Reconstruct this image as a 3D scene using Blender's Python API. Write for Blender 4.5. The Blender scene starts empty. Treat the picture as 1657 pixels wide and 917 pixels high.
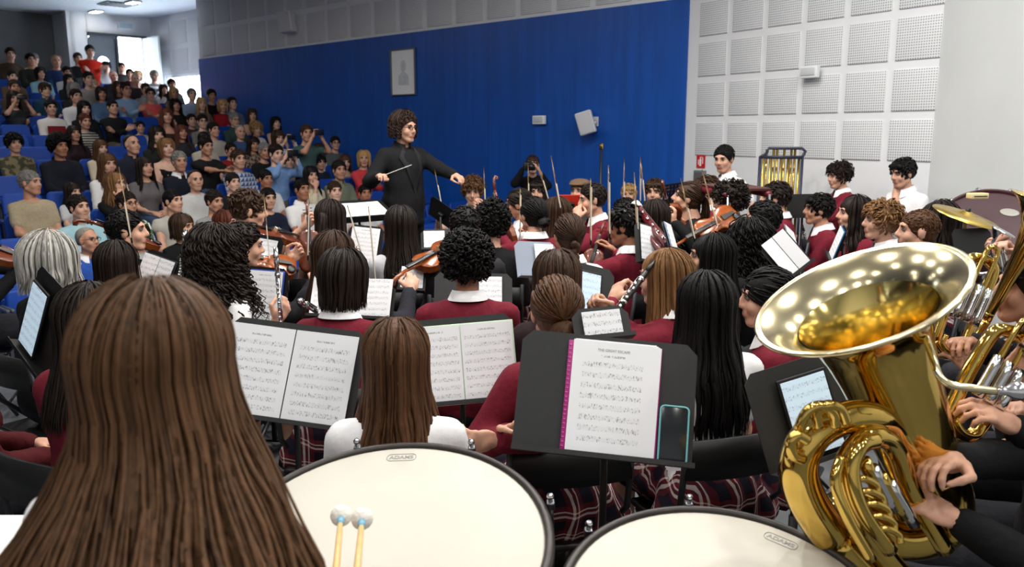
import bpy, bmesh, math, random
import numpy as np
from mathutils import Vector, Matrix

rnd = random.Random(7)
SC = bpy.context.scene
COL = SC.collection
PI = math.pi

# ---------------------------------------------------------------- camera
FPX, CAMH = 1331.0, 1.83
PITCH = math.atan(241 / 1331.0)
cd = bpy.data.cameras.new('camera')
cd.sensor_width = 36.0
cd.lens = FPX * 36 / 1657
cd.clip_start, cd.clip_end = 0.05, 200
cd.dof.use_dof = True
cd.dof.focus_distance = 3.4
cd.dof.aperture_fstop = 4.5
cam = bpy.data.objects.new('camera', cd)
COL.objects.link(cam)
cam.location = (0, 0, CAMH)
cam.rotation_euler = (PI / 2 - PITCH, 0, 0)
SC.camera = cam

# ---------------------------------------------------------------- world, exposure, lights
SC.view_settings.view_transform = 'Standard'
SC.view_settings.look = 'None'
SC.view_settings.exposure = 0.1
SC.view_settings.gamma = 1.0
SC.view_settings.use_curve_mapping = False
SC.cycles.max_bounces = 7
SC.cycles.diffuse_bounces = 4
SC.cycles.glossy_bounces = 4
SC.cycles.transparent_max_bounces = 6
SC.cycles.sample_clamp_indirect = 6.0
wd = bpy.data.worlds.new('daylight')
SC.world = wd
wd.use_nodes = True
bg = wd.node_tree.nodes['Background']
bg.inputs[0].default_value = (0.78, 0.89, 1.0, 1)
bg.inputs[1].default_value = 17.0

CEIL = 4.6
LAMP_W = 40.0          # stage downlights
AUD_W = 23.0           # house lights over the seats


# ---------------------------------------------------------------- helpers
def ray(px, py):
    X, Y = (px - 828.5) / FPX, -(py - 458.5) / FPX
    c, s = math.cos(PITCH), math.sin(PITCH)
    return Vector((X, c + Y * s, -s + Y * c))


def at(px, py, y):
    """world point seen at a pixel, y metres in front of the camera"""
    d = ray(px, py)
    return Vector((0, 0, CAMH)) + d * (y / d.y)


def at_z(px, py, z):
    d = ray(px, py)
    return Vector((0, 0, CAMH)) + d * ((z - CAMH) / d.z)


def lin(c):
    return tuple(((v / 255) / 12.92 if v / 255 <= 0.04045 else ((v / 255 + 0.055) / 1.055) ** 2.4) for v in c)


MATS = {}


def mat(name, col, rough=0.6, metal=0.0, var=0.0, scale=18.0, bump=0.0, bscale=150.0, spec=0.5, emit=0.0, stretch=None, sheen=0.0, coat=0.0):
    if name in MATS:
        return MATS[name]
    m = bpy.data.materials.new(name)
    m.use_nodes = True
    nt = m.node_tree
    b = nt.nodes['Principled BSDF']
    c = lin(col)
    b.inputs['Base Color'].default_value = (*c, 1)
    b.inputs['Roughness'].default_value = rough
    b.inputs['Metallic'].default_value = metal
    b.inputs['Specular IOR Level'].default_value = spec
    if sheen:
        b.inputs['Sheen Weight'].default_value = sheen
    if coat:
        b.inputs['Coat Weight'].default_value = coat
    if emit:
        b.inputs['Emission Color'].default_value = (*c, 1)
        b.inputs['Emission Strength'].default_value = emit
    if var or bump:
        tc = nt.nodes.new('ShaderNodeTexCoord')
        mp = nt.nodes.new('ShaderNodeMapping')
        nt.links.new(tc.outputs['Object'], mp.inputs['Vector'])
        if stretch:
            mp.inputs['Scale'].default_value = stretch
    if var:
        n = nt.nodes.new('ShaderNodeTexNoise')
        n.inputs['Scale'].default_value = scale
        n.inputs['Detail'].default_value = 4
        nt.links.new(mp.outputs[0], n.inputs['Vector'])
        r = nt.nodes.new('ShaderNodeValToRGB')
        r.color_ramp.elements[0].position = 0.3
        r.color_ramp.elements[1].position = 0.7
        r.color_ramp.elements[0].color = (*[max(0, v * (1 - var)) for v in c], 1)
        r.color_ramp.elements[1].color = (*[min(1, v * (1 + var)) for v in c], 1)
        nt.links.new(n.outputs['Fac'], r.inputs['Fac'])
        nt.links.new(r.outputs['Color'], b.inputs['Base Color'])
    if bump:
        n2 = nt.nodes.new('ShaderNodeTexNoise')
        n2.inputs['Scale'].default_value = bscale
        n2.inputs['Detail'].default_value = 3
        nt.links.new(mp.outputs[0], n2.inputs['Vector'])
        bp = nt.nodes.new('ShaderNodeBump')
        bp.inputs['Strength'].default_value = bump
        bp.inputs['Distance'].default_value = 0.01
        nt.links.new(n2.outputs['Fac'], bp.inputs['Height'])
        nt.links.new(bp.outputs['Normal'], b.inputs['Normal'])
    MATS[name] = m
    return m


def hexname(c):
    return '%02x%02x%02x' % tuple(int(v) for v in c)


def fabric(col, kind='cloth'):
    return mat(kind + '_' + hexname(col), col, 0.85, var=0.03 if min(col) > 150 else 0.10, scale=45, bump=0.12 if min(col) > 150 else 0.25, bscale=60, spec=0.2)


def skin_mat(col):
    n = 'skin_' + hexname(col)
    if n in MATS:
        return MATS[n]
    m = mat(n, col, 0.5, var=0.07, scale=30, bump=0.05, bscale=200, spec=0.35)
    return m


def hair_mat(col, rough=0.5):
    n = 'hair_' + hexname(col)
    if n in MATS:
        return MATS[n]
    m = bpy.data.materials.new(n)
    m.use_nodes = True
    nt = m.node_tree
    b = nt.nodes['Principled BSDF']
    c = lin(col)
    b.inputs['Roughness'].default_value = rough
    b.inputs['Specular IOR Level'].default_value = 0.16
    g = nt.nodes.new('ShaderNodeNewGeometry')
    tc = nt.nodes.new('ShaderNodeTexCoord')
    mp = nt.nodes.new('ShaderNodeMapping')
    mp.inputs['Scale'].default_value = (90, 90, 7)
    nt.links.new(tc.outputs['Object'], mp.inputs['Vector'])
    nz = nt.nodes.new('ShaderNodeTexNoise')
    nz.inputs['Scale'].default_value = 1.0
    nz.inputs['Detail'].default_value = 3
    nt.links.new(mp.outputs[0], nz.inputs['Vector'])
    ad = nt.nodes.new('ShaderNodeMath')
    ad.operation = 'MULTIPLY_ADD'
    ad.inputs[1].default_value = 0.45
    nt.links.new(g.outputs['Random Per Island'], ad.inputs[0])
    nt.links.new(nz.outputs['Fac'], ad.inputs[2])
    r = nt.nodes.new('ShaderNodeValToRGB')
    r.color_ramp.elements[0].position = 0.35
    r.color_ramp.elements[1].position = 1.0
    r.color_ramp.elements[0].color = (*[v * 0.38 for v in c], 1)
    r.color_ramp.elements[1].color = (*[min(1, v * 1.35 + 0.001) for v in c], 1)
    nt.links.new(ad.outputs[0], r.inputs['Fac'])
    nt.links.new(r.outputs['Color'], b.inputs['Base Color'])
    bp = nt.nodes.new('ShaderNodeBump')
    bp.inputs['Strength'].default_value = 0.5
    bp.inputs['Distance'].default_value = 0.006
    nt.links.new(nz.outputs['Fac'], bp.inputs['Height'])
    nt.links.new(bp.outputs['Normal'], b.inputs['Normal'])
    MATS[n] = m
    return m


def link(o, parent=None, label=None, cat=None, group=None, kind=None):
    COL.objects.link(o)
    if parent is not None:
        o.parent = parent
    if label:
        o['label'] = label
    if cat:
        o['category'] = cat
    if group:
        o['group'] = group
    if kind:
        o['kind'] = kind
    return o


def thing(name, label, cat, M=None, group=None):
    o = bpy.data.objects.new(name, None)
    o.empty_display_size = 0.1
    link(o, None, label, cat, group)
    if M is not None:
        o.matrix_world = M
    return o


def npmesh(name, V, Q, mats, mi=None, smooth=True):
    """mesh from numpy verts (n,3) and a list of face arrays, each (m,3) or (m,4)"""
    me = bpy.data.meshes.new(name)
    V = np.asarray(V, np.float32)
    Q = [np.asarray(q, np.int32) for q in (Q if isinstance(Q, list) else [Q]) if len(q)]
    me.vertices.add(len(V))
    me.vertices.foreach_set('co', V.ravel())
    tot = sum(q.size for q in Q)
    nf = sum(len(q) for q in Q)
    me.loops.add(tot)
    me.polygons.add(nf)
    me.loops.foreach_set('vertex_index', np.concatenate([q.ravel() for q in Q]))
    ls = np.concatenate([np.full(len(q), q.shape[1], np.int32) for q in Q])
    st = np.zeros(nf, np.int32)
    st[1:] = np.cumsum(ls)[:-1]
    me.polygons.foreach_set('loop_start', st)
    if mi is not None:
        me.polygons.foreach_set('material_index', np.asarray(mi, np.int32))
    if smooth:
        me.polygons.foreach_set('use_smooth', np.ones(nf, bool))
    for m in mats:
        me.materials.append(m)
    me.update(calc_edges=True)
    return me


class MB:
    """collects shapes; build() links them as ONE mesh object"""

    def __init__(s):
        s.v, s.f, s.m, s.sm = [], [], [], []

    def add(s, V, F, mi=0, M=None, smooth=True):
        o = len(s.v)
        if M is not None:
            V = [M @ Vector(v) for v in V]
        s.v += [tuple(v) for v in V]
        s.f += [tuple(i + o for i in f) for f in F]
        s.m += [mi] * len(F)
        s.sm += [smooth] * len(F)
        return s

    def box(s, c, d, M=None, mi=0, bev=0.0):
        x, y, z = [v / 2 for v in d]
        if bev <= 0:
            V = [(c[0] + i * x, c[1] + j * y, c[2] + k * z) for i in (-1, 1) for j in (-1, 1) for k in (-1, 1)]
            F = [(0, 1, 3, 2), (4, 6, 7, 5), (0, 4, 5, 1), (2, 3, 7, 6), (0, 2, 6, 4), (1, 5, 7, 3)]
            return s.add(V, F, mi, M, False)
        b = min(bev, x * 0.99, y * 0.99, z * 0.99)
        bm = bmesh.new()
        bmesh.ops.create_cube(bm, size=1.0)
        for v in bm.verts:
            v.co = Vector((v.co.x * 2 * x, v.co.y * 2 * y, v.co.z * 2 * z))
        bmesh.ops.bevel(bm, geom=bm.edges[:], offset=b, segments=2, affect='EDGES', profile=0.6)
        V = [v.co + Vector(c) for v in bm.verts]
        bm.verts.index_update()
        F = [[v.index for v in f.verts] for f in bm.faces]
        bm.free()
        return s.add(V, F, mi, M, True)

    def tube(s, pts, r, n=8, mi=0, M=None, cap=True, flat=1.0, closed=False):
        P = [Vector(p) for p in pts]
        k = len(P)
        R = r if isinstance(r, (list, tuple)) else [r] * k
        V, F = [], []
        up = None
        for i in range(k):
            if closed:
                t = P[(i + 1) % k] - P[i - 1]
            else:
                t = P[min(i + 1, k - 1)] - P[max(i - 1, 0)]
            t = t.normalized() if t.length > 1e-9 else Vector((0, 0, 1))
            if up is None:
                up = Vector((0, 0, 1)) if abs(t.z) < 0.9 else Vector((1, 0, 0))
            a = up - t * up.dot(t)
            if a.length < 1e-6:
                a = t.orthogonal()
            a.normalize()
            up = a
            b = t.cross(a)
            for j in range(n):
                q = 2 * PI * j / n
                V.append(P[i] + (a * math.cos(q) * flat + b * math.sin(q)) * R[i])
        for i in range(k if closed else k - 1):
            for j in range(n):
                i2 = (i + 1) % k
                F.append((i * n + j, i * n + (j + 1) % n, i2 * n + (j + 1) % n, i2 * n + j))
        if cap and not closed:
            F.append(tuple(range(n))[::-1])
            F.append(tuple((k - 1) * n + j for j in range(n)))
        return s.add(V, F, mi, M)

    def lathe(s, prof, n=24, mi=0, M=None, capa=False, capb=False):
        V, F = [], []
        for (r, z) in prof:
            for j in range(n):
                q = 2 * PI * j / n
                V.append((r * math.cos(q), r * math.sin(q), z))
        for i in range(len(prof) - 1):
            for j in range(n):
                F.append((i * n + j, i * n + (j + 1) % n, (i + 1) * n + (j + 1) % n, (i + 1) * n + j))
        if capa:
            F.append(tuple(range(n))[::-1])
        if capb:
            F.append(tuple((len(prof) - 1) * n + j for j in range(n)))
        return s.add(V, F, mi, M)

    def ball(s, c, r, n=12, mi=0, M=None, sc=(1, 1, 1)):
        prof = [(max(1e-4, math.sin(PI * i / (n // 2))) * r, -math.cos(PI * i / (n // 2)) * r) for i in range(n // 2 + 1)]
        m2 = Matrix.Translation(c) @ Matrix.Diagonal((*sc, 1))
        return s.lathe(prof, n, mi, (M @ m2) if M is not None else m2)

    def prism(s, poly, z0, z1, mi=0, M=None, smooth=False):
        """extrude a 2-D outline from z0 to z1"""
        n = len(poly)
        V = [(x, y, z0) for x, y in poly] + [(x, y, z1) for x, y in poly]
        F = [tuple(range(n))[::-1], tuple(range(n, 2 * n))]
        F += [(i, (i + 1) % n, n + (i + 1) % n, n + i) for i in range(n)]
        return s.add(V, F, mi, M, smooth)

    def mesh(s, name, mats):
        me = bpy.data.meshes.new(name)
        me.from_pydata(s.v, [], s.f)
        for m in (mats if isinstance(mats, (list, tuple)) else [mats]):
            me.materials.append(m)
        me.polygons.foreach_set('material_index', s.m)
        me.polygons.foreach_set('use_smooth', s.sm)
        me.update()
        return me

    def build(s, name, mats, parent=None, M=None, **kw):
        o = bpy.data.objects.new(name, s.mesh(name, mats))
        link(o, parent, **kw)
        if M is not None:
            if parent is None:
                o.matrix_world = M
            else:
                o.matrix_local = M
        return o


def copy_tree(src, M, label=None, group=None, mats=None):
    c = src.copy()
    COL.objects.link(c)
    c.matrix_world = M
    if label:
        c['label'] = label
    if group:
        c['group'] = group

    def rec(a, pa):
        for ch in list(a.children):
            d = ch.copy()
            COL.objects.link(d)
            d.parent = pa
            d.matrix_local = ch.matrix_local
            rec(ch, d)
    rec(src, c)
    return c


def TR(loc, rz=0.0, rx=0.0, ry=0.0, s=1.0):
    return Matrix.Translation(loc) @ Matrix.Rotation(rz, 4, 'Z') @ Matrix.Rotation(ry, 4, 'Y') @ Matrix.Rotation(rx, 4, 'X') @ Matrix.Scale(s, 4)


def frame(o, y, z):
    """matrix with local Y along y, Z near z"""
    y = Vector(y).normalized()
    z = Vector(z)
    x = y.cross(z)
    if x.length < 1e-6:
        x = y.orthogonal()
    x.normalize()
    z = x.cross(y)
    M = Matrix((x, y, z)).transposed().to_4x4()
    M.translation = Vector(o)
    return M


def arc(fn, n):
    return [fn(i / (n - 1)) for i in range(n)]


def catmull(P, n):
    P = [Vector(p) for p in P]
    Q = [P[0] * 2 - P[1]] + P + [P[-1] * 2 - P[-2]]
    out = []
    for i in range(1, len(Q) - 2):
        a, b, c, d = Q[i - 1:i + 3]
        for k in range(n):
            t = k / n
            out.append(0.5 * (2 * b + (c - a) * t + (2 * a - 5 * b + 4 * c - d) * t * t + (3 * b - a - 3 * c + d) * t ** 3))
    out.append(P[-1])
    return out


# ---------------------------------------------------------------- common materials
M_BLUE = mat('blue_paint', (12, 76, 164), 0.36, var=0.16, scale=3.0, bump=0.3, bscale=4, stretch=(3, 3, 0.22))
M_WHITE = mat('wall_white', (226, 228, 231), 0.75, var=0.02, scale=3)
M_GREY = mat('wall_grey', (205, 208, 208), 0.75, var=0.03, scale=2)
M_DARKGREY = mat('wall_dark_grey', (120, 122, 124), 0.8, var=0.05, scale=2)
M_CEIL = mat('ceiling_paint', (218, 223, 230), 0.85, var=0.03, scale=1)
M_FLOOR = mat('stage_floor', (92, 95, 98), 0.55, var=0.10, scale=3, bump=0.05, bscale=30)
M_TIER = mat('tier_carpet', (46, 50, 60), 0.95, var=0.15, scale=40)
M_BLACK = mat('black_metal', (13, 13, 14), 0.45, var=0.1, scale=40, spec=0.4)
M_STAND = mat('stand_grey_black', (52, 53, 54), 0.6, var=0.06, scale=60, spec=0.3)
M_CHROME = mat('chrome', (215, 218, 222), 0.15, metal=1.0)
M_STEEL = mat('steel_tube', (120, 122, 126), 0.3, metal=1.0)
M_PLWHITE = mat('white_plastic', (228, 230, 232), 0.45)
M_SEAT = mat('seat_blue', (14, 66, 160), 0.55, var=0.08, scale=30, spec=0.35)
M_SEATGREY = mat('seat_grey', (70, 74, 82), 0.5)
M_BRASS = mat('lacquered_brass', (222, 186, 98), 0.09, metal=1.0, var=0.06, scale=8)
M_BRASSD = mat('brass_inner', (250, 222, 140), 0.13, metal=1.0, var=0.08, scale=10)
M_BRASSREFL = mat('brass_reflection', (242, 228, 184), 0.16, metal=1.0)  # brass with the white ceiling's reflection put into its colour
M_SILVER = mat('silver_plate', (226, 226, 226), 0.12, metal=1.0)
M_SKINHEAD = mat('drum_head_cream', (196, 192, 180), 0.5, var=0.012, scale=6)
M_PAPER = mat('paper', (244, 246, 250), 0.8)
M_SCREEN = mat('tablet_screen', (205, 226, 240), 0.3, emit=0.55)
# ---------------------------------------------------------------- the room
BD = Vector((-0.737, 0.676, 0)).normalized()      # up the rake, along the blue wall
VD = Vector((BD.y, -BD.x, 0))                     # along a row of seats, towards the blue wall
K = Vector((2.07, 9.99, 0))                       # where blue and white wall meet
CN = Vector((3.72, 7.39, 0))                      # corner of white and grey wall
EB = K + BD * 11.76                               # far end of the blue wall
BLUE_TOP = 3.39


def wall(name, A, B, z0, z1, m, out, th=0.15, parent=None, kind='structure', d0=0.0):
    """slab from A to B; `out` points away from the room; inner face on the line, shifted d0 towards the room"""
    A, B, out = Vector(A), Vector(B), Vector(out).normalized()
    A, B = A - out * d0, B - out * d0
    V = [A, B, B + out * th, A + out * th]
    P = [(v.x, v.y) for v in V]
    if (V[1] - V[0]).cross(V[2] - V[1]).z < 0:
        P = P[::-1]
    return MB().prism(P, z0, z1).build(name, m, parent, kind=None if parent else kind)


OUT_BLUE = VD.copy()
wdir = (CN - K).normalized()
OUT_WHITE = Vector((-wdir.y, wdir.x, 0))
GD = Vector((0.25, -0.97, 0)).normalized()
G2 = CN + GD * 12
OUT_GREY = Vector((-GD.y, GD.x, 0))

# floors
stage = [(-9.5, -4.0), (8.5, -4.0), (8.5, 10.6), (2.6, 10.6)]
a = K + VD * 0.3 - BD * 0.0
e0 = K + VD * 0.2 + BD * 0.0
uS = 6.85
p0 = BD * uS + VD * 9.2
p1 = BD * uS - VD * 9.0
MB().prism([(8.5, -4), (8.5, 11.2), (p0.x, p0.y), (p1.x, p1.y), (-12.0, -4)], -0.3, 0.0).build('floor', M_FLOOR, kind='structure')
ROW0, PITCHR, RISE, Z0 = 7.6, 0.82, 0.16, -0.2
NROW = 16
for k in range(NROW):
    ua, ub = ROW0 - 0.36 + PITCHR * k, ROW0 - 0.36 + PITCHR * (k + 1)
    if k == 0:
        ua = uS
    if k == NROW - 1:
        ub += 4
    z = Z0 + RISE * k
    va, vb = -12.0, 8.78
    c = [BD * ua + VD * va, BD * ub + VD * va, BD * ub + VD * (vb + (0.64 if ub > 19.4 else 0)), BD * ua + VD * (vb + (0.64 if ub > 19.4 else 0))]
    MB().prism([(q.x, q.y) for q in c], -0.5, z).build('floor_tier', M_TIER, kind='structure')

# ceiling
MB().prism([(9, -4.2), (9, 24), (-22, 24), (-22, -4.2)], CEIL, CEIL + 0.15).build('ceiling', M_CEIL, kind='structure')

# white wall with perforated tiles
ww = wall('wall_right', K, CN, 0, CEIL, M_WHITE, OUT_WHITE)
LW = (CN - K).length


def wall_s(px, A, d):
    """distance along the wall line A + s d hit by the ray through column px at the horizon"""
    r = ray(px, 217)
    den = d.x * r.y - d.y * r.x
    return (r.x * A.y - r.y * A.x) / den


M_PERF = bpy.data.materials.new('perforated_board')
M_PERF.use_nodes = True
nt = M_PERF.node_tree
b = nt.nodes['Principled BSDF']
b.inputs['Roughness'].default_value = 0.75
tc = nt.nodes.new('ShaderNodeTexCoord')
sp = nt.nodes.new('ShaderNodeSeparateXYZ')
nt.links.new(tc.outputs['Object'], sp.inputs[0])


def mnode(nt, op, a, b=None, c=None):
    n = nt.nodes.new('ShaderNodeMath')
    n.operation = op
    for i, v in enumerate((a, b, c)):
        if v is None:
            continue
        if isinstance(v, (int, float)):
            n.inputs[i].default_value = v
        else:
            nt.links.new(v, n.inputs[i])
    return n.outputs[0]


HOLE = 1 / 0.0235
fx = mnode(nt, 'SUBTRACT', mnode(nt, 'FRACT', mnode(nt, 'MULTIPLY', sp.outputs[0], HOLE)), 0.5)
fz = mnode(nt, 'SUBTRACT', mnode(nt, 'FRACT', mnode(nt, 'MULTIPLY', sp.outputs[2], HOLE)), 0.5)
rr = mnode(nt, 'ADD', mnode(nt, 'MULTIPLY', fx, fx), mnode(nt, 'MULTIPLY', fz, fz))
hole = mnode(nt, 'LESS_THAN', rr, 0.075)
mx = nt.nodes.new('ShaderNodeMix')
mx.data_type = 'RGBA'
nt.links.new(hole, mx.inputs[0])
mx.inputs[6].default_value = (*lin((222, 224, 227)), 1)
mx.inputs[7].default_value = (*lin((140, 143, 148)), 1)
nt.links.new(mx.outputs[2], b.inputs['Base Color'])

cols = [(1127, 1169), (1176, 1224), (1234, 1284), (1294, 1350), (1359, 1424), (1434, 1508)]
cs = [tuple(wall_s(p, K, wdir) for p in c) for c in cols]
per = (cs[-1][1] - cs[0][1]) / 5
tw = sum(c[1] - c[0] for c in cs) / 6
start = cs[0][0]
r127 = K + wdir * cs[0][0]
zr = [at(1127, y, r127.y).z for y in (250.6, 199.7, 190, 136, 126, 71.5, 61)]
zper = (zr[1] - zr[5]) / -2
th_ = zr[1] - zr[0]
zlow = zr[0]
tile_me = MB().box((0, 0, 0), (tw, 0.012, th_), bev=0.003).mesh('tile', M_PERF)
WROT = math.atan2(wdir.y, wdir.x)
for i in range(6):
    for j in range(6):
        zc = zlow + th_ / 2 + j * zper
        if zc + th_ / 2 > CEIL - 0.05:
            continue
        pnt = K + wdir * (start + tw / 2 + i * per) - OUT_WHITE * 0.006
        o = bpy.data.objects.new('tile', tile_me)
        link(o, ww)
        o.matrix_world = TR((pnt.x, pnt.y, zc), WROT)

# grey wall on the right and the rest of the shell behind the camera
wall('wall_side', CN, G2, 0, CEIL, M_GREY, OUT_GREY)
wall('wall_back', (9, -4.0, 0), (-22, -4.0, 0), -0.5, CEIL, M_WHITE, (0, -1, 0))
L1 = BD * 22.0 - VD * 11.5
wall('wall_left', (-12.5, -4.0, 0), (-12.5 - 9, 16.0, 0), -0.5, CEIL, M_WHITE, (-1, -0.45, 0))

# blue wall: painted lower field, perforated white boards above
bw = wall('wall_front', K, EB, -0.5, CEIL, M_WHITE, OUT_BLUE)
wall('trim_1', K - BD * 0.0, EB, -0.2, BLUE_TOP, M_BLUE, OUT_BLUE, th=0.03, d0=0.03)
BROT = math.atan2(BD.y, BD.x)
i = 0
for i in range(18):
    for j in range(2):
        w2 = 0.54
        pnt = K + BD * (0.45 + i * 0.64) - OUT_BLUE * 0.004
        z2 = BLUE_TOP + 0.30 + j * 0.60
        if i == 0 and j == 0:
            up_me = MB().box((0, 0, 0), (w2, 0.012, 0.50), bev=0.003).mesh('board', M_PERF)
        o = bpy.data.objects.new('board', up_me)
        link(o, bw)
        o.matrix_world = TR((pnt.x, pnt.y, z2), BROT)

# far recess beside the blue wall: window strip, then the door wall
S0 = EB + VD * 0.64
S1 = S0 + BD * 3.62
zw0, zw1 = 2.15, 3.22
wall('trim_2', EB + VD * 0.15, S0 + VD * 0.1, -0.5, CEIL, M_WHITE, -BD * -1, th=0.1)
sw = wall('wall_recess', S0, S1, zw1, CEIL, M_WHITE, OUT_BLUE)
wall('lower_field', S0, S1, -0.5, zw0, M_BLUE, OUT_BLUE, parent=sw)
wall('pier', S0 + BD * 3.0, S1, zw0, zw1, M_WHITE, OUT_BLUE, parent=sw)
for j in range(4):
    for q in range(2):
        pnt = S0 + BD * (0.45 + j * 0.85) - OUT_BLUE * 0.004
        o = MB().box((0, 0, 0), (0.72, 0.012, 0.5), bev=0.003).build('board', M_PERF, sw)
        o.matrix_world = TR((pnt.x, pnt.y, zw1 + 0.33 + q * 0.62), BROT)
win = MB().box((0, 0, 0), (3.0, 0.05, 0.06)).box((0, 0, 1.01), (3.0, 0.05, 0.06)).box((-1.47, 0, 0.5), (0.06, 0.05, 1.07)).box((1.47, 0, 0.5), (0.06, 0.05, 1.07)).box((0, 0, 0.5), (0.05, 0.05, 1.07)).build('window_1', M_PLWHITE, kind='structure')
wp = S0 + BD * 1.5 + VD * 0.05
win.matrix_world = TR((wp.x, wp.y, zw0 + 0.03), BROT)
M_GLASS = bpy.data.materials.new('window_glass')
M_GLASS.use_nodes = True
nt = M_GLASS.node_tree
for n in list(nt.nodes):
    nt.nodes.remove(n)
ou = nt.nodes.new('ShaderNodeOutputMaterial')
tr = nt.nodes.new('ShaderNodeBsdfTransparent')
gl = nt.nodes.new('ShaderNodeBsdfGlossy')
gl.inputs['Roughness'].default_value = 0.05
ms = nt.nodes.new('ShaderNodeMixShader')
ms.inputs[0].default_value = 0.06
nt.links.new(tr.outputs[0], ms.inputs[1])
nt.links.new(gl.outputs[0], ms.inputs[2])
nt.links.new(ms.outputs[0], ou.inputs[0])
for q in (-0.735, 0.735):
    MB().box((q, 0, 0.5), (1.42, 0.01, 0.98)).build('pane', M_GLASS, win)

# door wall
D0 = S1
DD = -VD
TOPZ = Z0 + RISE * (NROW - 1)
dl = 1.886
dz1 = 4.12
s_open = (0.16, 0.62)
def dpx(px):
    return wall_s(px, D0, DD)
sA, sB, sC = dpx(247), dpx(199.5), dpx(154.5)
dw = wall('wall_door', D0, D0 + DD * sA, -0.5, CEIL, M_WHITE, BD)
wall('panel', D0 + DD * (sC - 0.03), D0 + DD * dpx(124), -0.5, CEIL, M_WHITE, BD, parent=dw)
wall('lintel', D0 + DD * sA, D0 + DD * sC, dz1, CEIL, M_WHITE, BD, parent=dw)
M_DOOR = mat('door_grey', (86, 92, 100), 0.55)
door = thing('door_1', None, None)
door['kind'] = 'structure'
lw = sC - sB - 0.01
door.matrix_world = TR((D0 + DD * sB).to_tuple()[:2] + (TOPZ,), math.atan2(DD.y, DD.x))
dh = dz1 - TOPZ
# leaf with a round hole for its porthole
m = MB()
n = 32
cx, cz, rad = lw * 0.5, dh - 0.62, 0.14
ring = [(cx + rad * math.cos(2 * PI * i / n), cz + rad * math.sin(2 * PI * i / n)) for i in range(n)]
outl = []
for i in range(n):
    q = 2 * PI * i / n
    dx, dz_ = math.cos(q), math.sin(q)
    t = min((((lw - cx) if dx > 0 else cx) / abs(dx)) if abs(dx) > 1e-6 else 9, (((dh - cz) if dz_ > 0 else cz) / abs(dz_)) if abs(dz_) > 1e-6 else 9)
    outl.append((cx + dx * t, cz + dz_ * t))
V = [(x, -0.02, z) for x, z in ring] + [(x, -0.02, z) for x, z in outl] + [(x, 0.02, z) for x, z in ring] + [(x, 0.02, z) for x, z in outl]
F = []
for i in range(n):
    j = (i + 1) % n
    F += [(i, j, n + j, n + i), (2 * n + i, 3 * n + i, 3 * n + j, 2 * n + j), (i, 2 * n + i, 2 * n + j, j), (n + i, n + j, 3 * n + j, 3 * n + i)]
for xx, zz in ((0, 0), (lw, 0), (0, dh), (lw, dh)):
    m.box((xx + (0.02 if xx == 0 else -0.02), 0, zz + (0.02 if zz == 0 else -0.02)), (0.04, 0.04, 0.04))
m.add(V, F, 0, None, False)
m.build('leaf', M_DOOR, door)
MB().tube([(cx + 0.15 * math.cos(2 * PI * i / 24), -0.015, cz + 0.15 * math.sin(2 * PI * i / 24)) for i in range(24)], 0.015, 6, closed=True).build('porthole_ring', M_STEEL, door)
MB().lathe([(0.001, 0), (0.14, 0)], 24, M=TR((cx, 0, cz), 0, PI / 2)).build('pane', M_GLASS, door)
MB().tube([(0.05, -0.06, 1.0), (lw - 0.05, -0.06, 1.0)], 0.018, 8).build('push_bar', M_STEEL, door)
ow = sB - sA
MB().box((0, -0.02, dh / 2), (0.05, 0.2, dh)).box((-ow + 0.03, -0.02, dh / 2), (0.06, 0.2, dh)).box((-ow / 2 + lw / 2, -0.02, dh + 0.02), (lw + ow, 0.2, 0.05)).build('door_frame', mat('frame_dark', (46, 50, 58), 0.5), door)
MB().box((-ow + 0.05, 0.42, dh / 2), (0.045, 0.8, dh)).build('leaf', mat('door_white', (225, 228, 230), 0.5), door)

# dark grey wall to the left of the door, set back
Q0 = D0 + DD * (dpx(124) - 0.4) + BD * 1.0
wall('wall_far', Q0, Q0 + DD * 14, -0.5, CEIL, M_DARKGREY, BD)
wall('trim_3', D0 + DD * (dpx(124) - 0.06), D0 + DD * (dpx(124) - 0.06) + BD * 1.1, -0.5, CEIL, M_WHITE, VD, th=0.1)

# ceiling lamps: downlights over the stage, small panels over the seats
M_LAMP = mat('lamp_glow', (255, 250, 240), 0.4, emit=14.0)
M_LAMPF = mat('lamp_rim', (200, 202, 205), 0.4)
lamp_ring = MB().lathe([(0.105, -0.012), (0.125, -0.012), (0.13, 0.0), (0.105, 0.0), (0.105, -0.012)], 24).mesh('rim', M_LAMPF)
lamp_disc = MB().lathe([(0.001, -0.004), (0.105, -0.004)], 24).mesh('diffuser', M_LAMP)
lamp_n = 0


def lamp(x, y, w, label, group, size=0.2, z=CEIL):
    global lamp_n
    t = thing('ceiling_lamp', label, 'ceiling lamp', TR((x, y, z - 0.004)), group)
    for nm, me in (('rim', lamp_ring), ('diffuser', lamp_disc)):
        link(bpy.data.objects.new(nm, me), t)
    ld = bpy.data.lights.new('lamp_light', 'AREA')
    ld.shape = 'DISK'
    ld.size = size
    ld.energy = w
    ld.color = (1.0, 0.965, 0.91)
    lo = bpy.data.objects.new('lamp_light', ld)
    link(lo, t)
    lo.location = (0, 0, -0.03)


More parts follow.
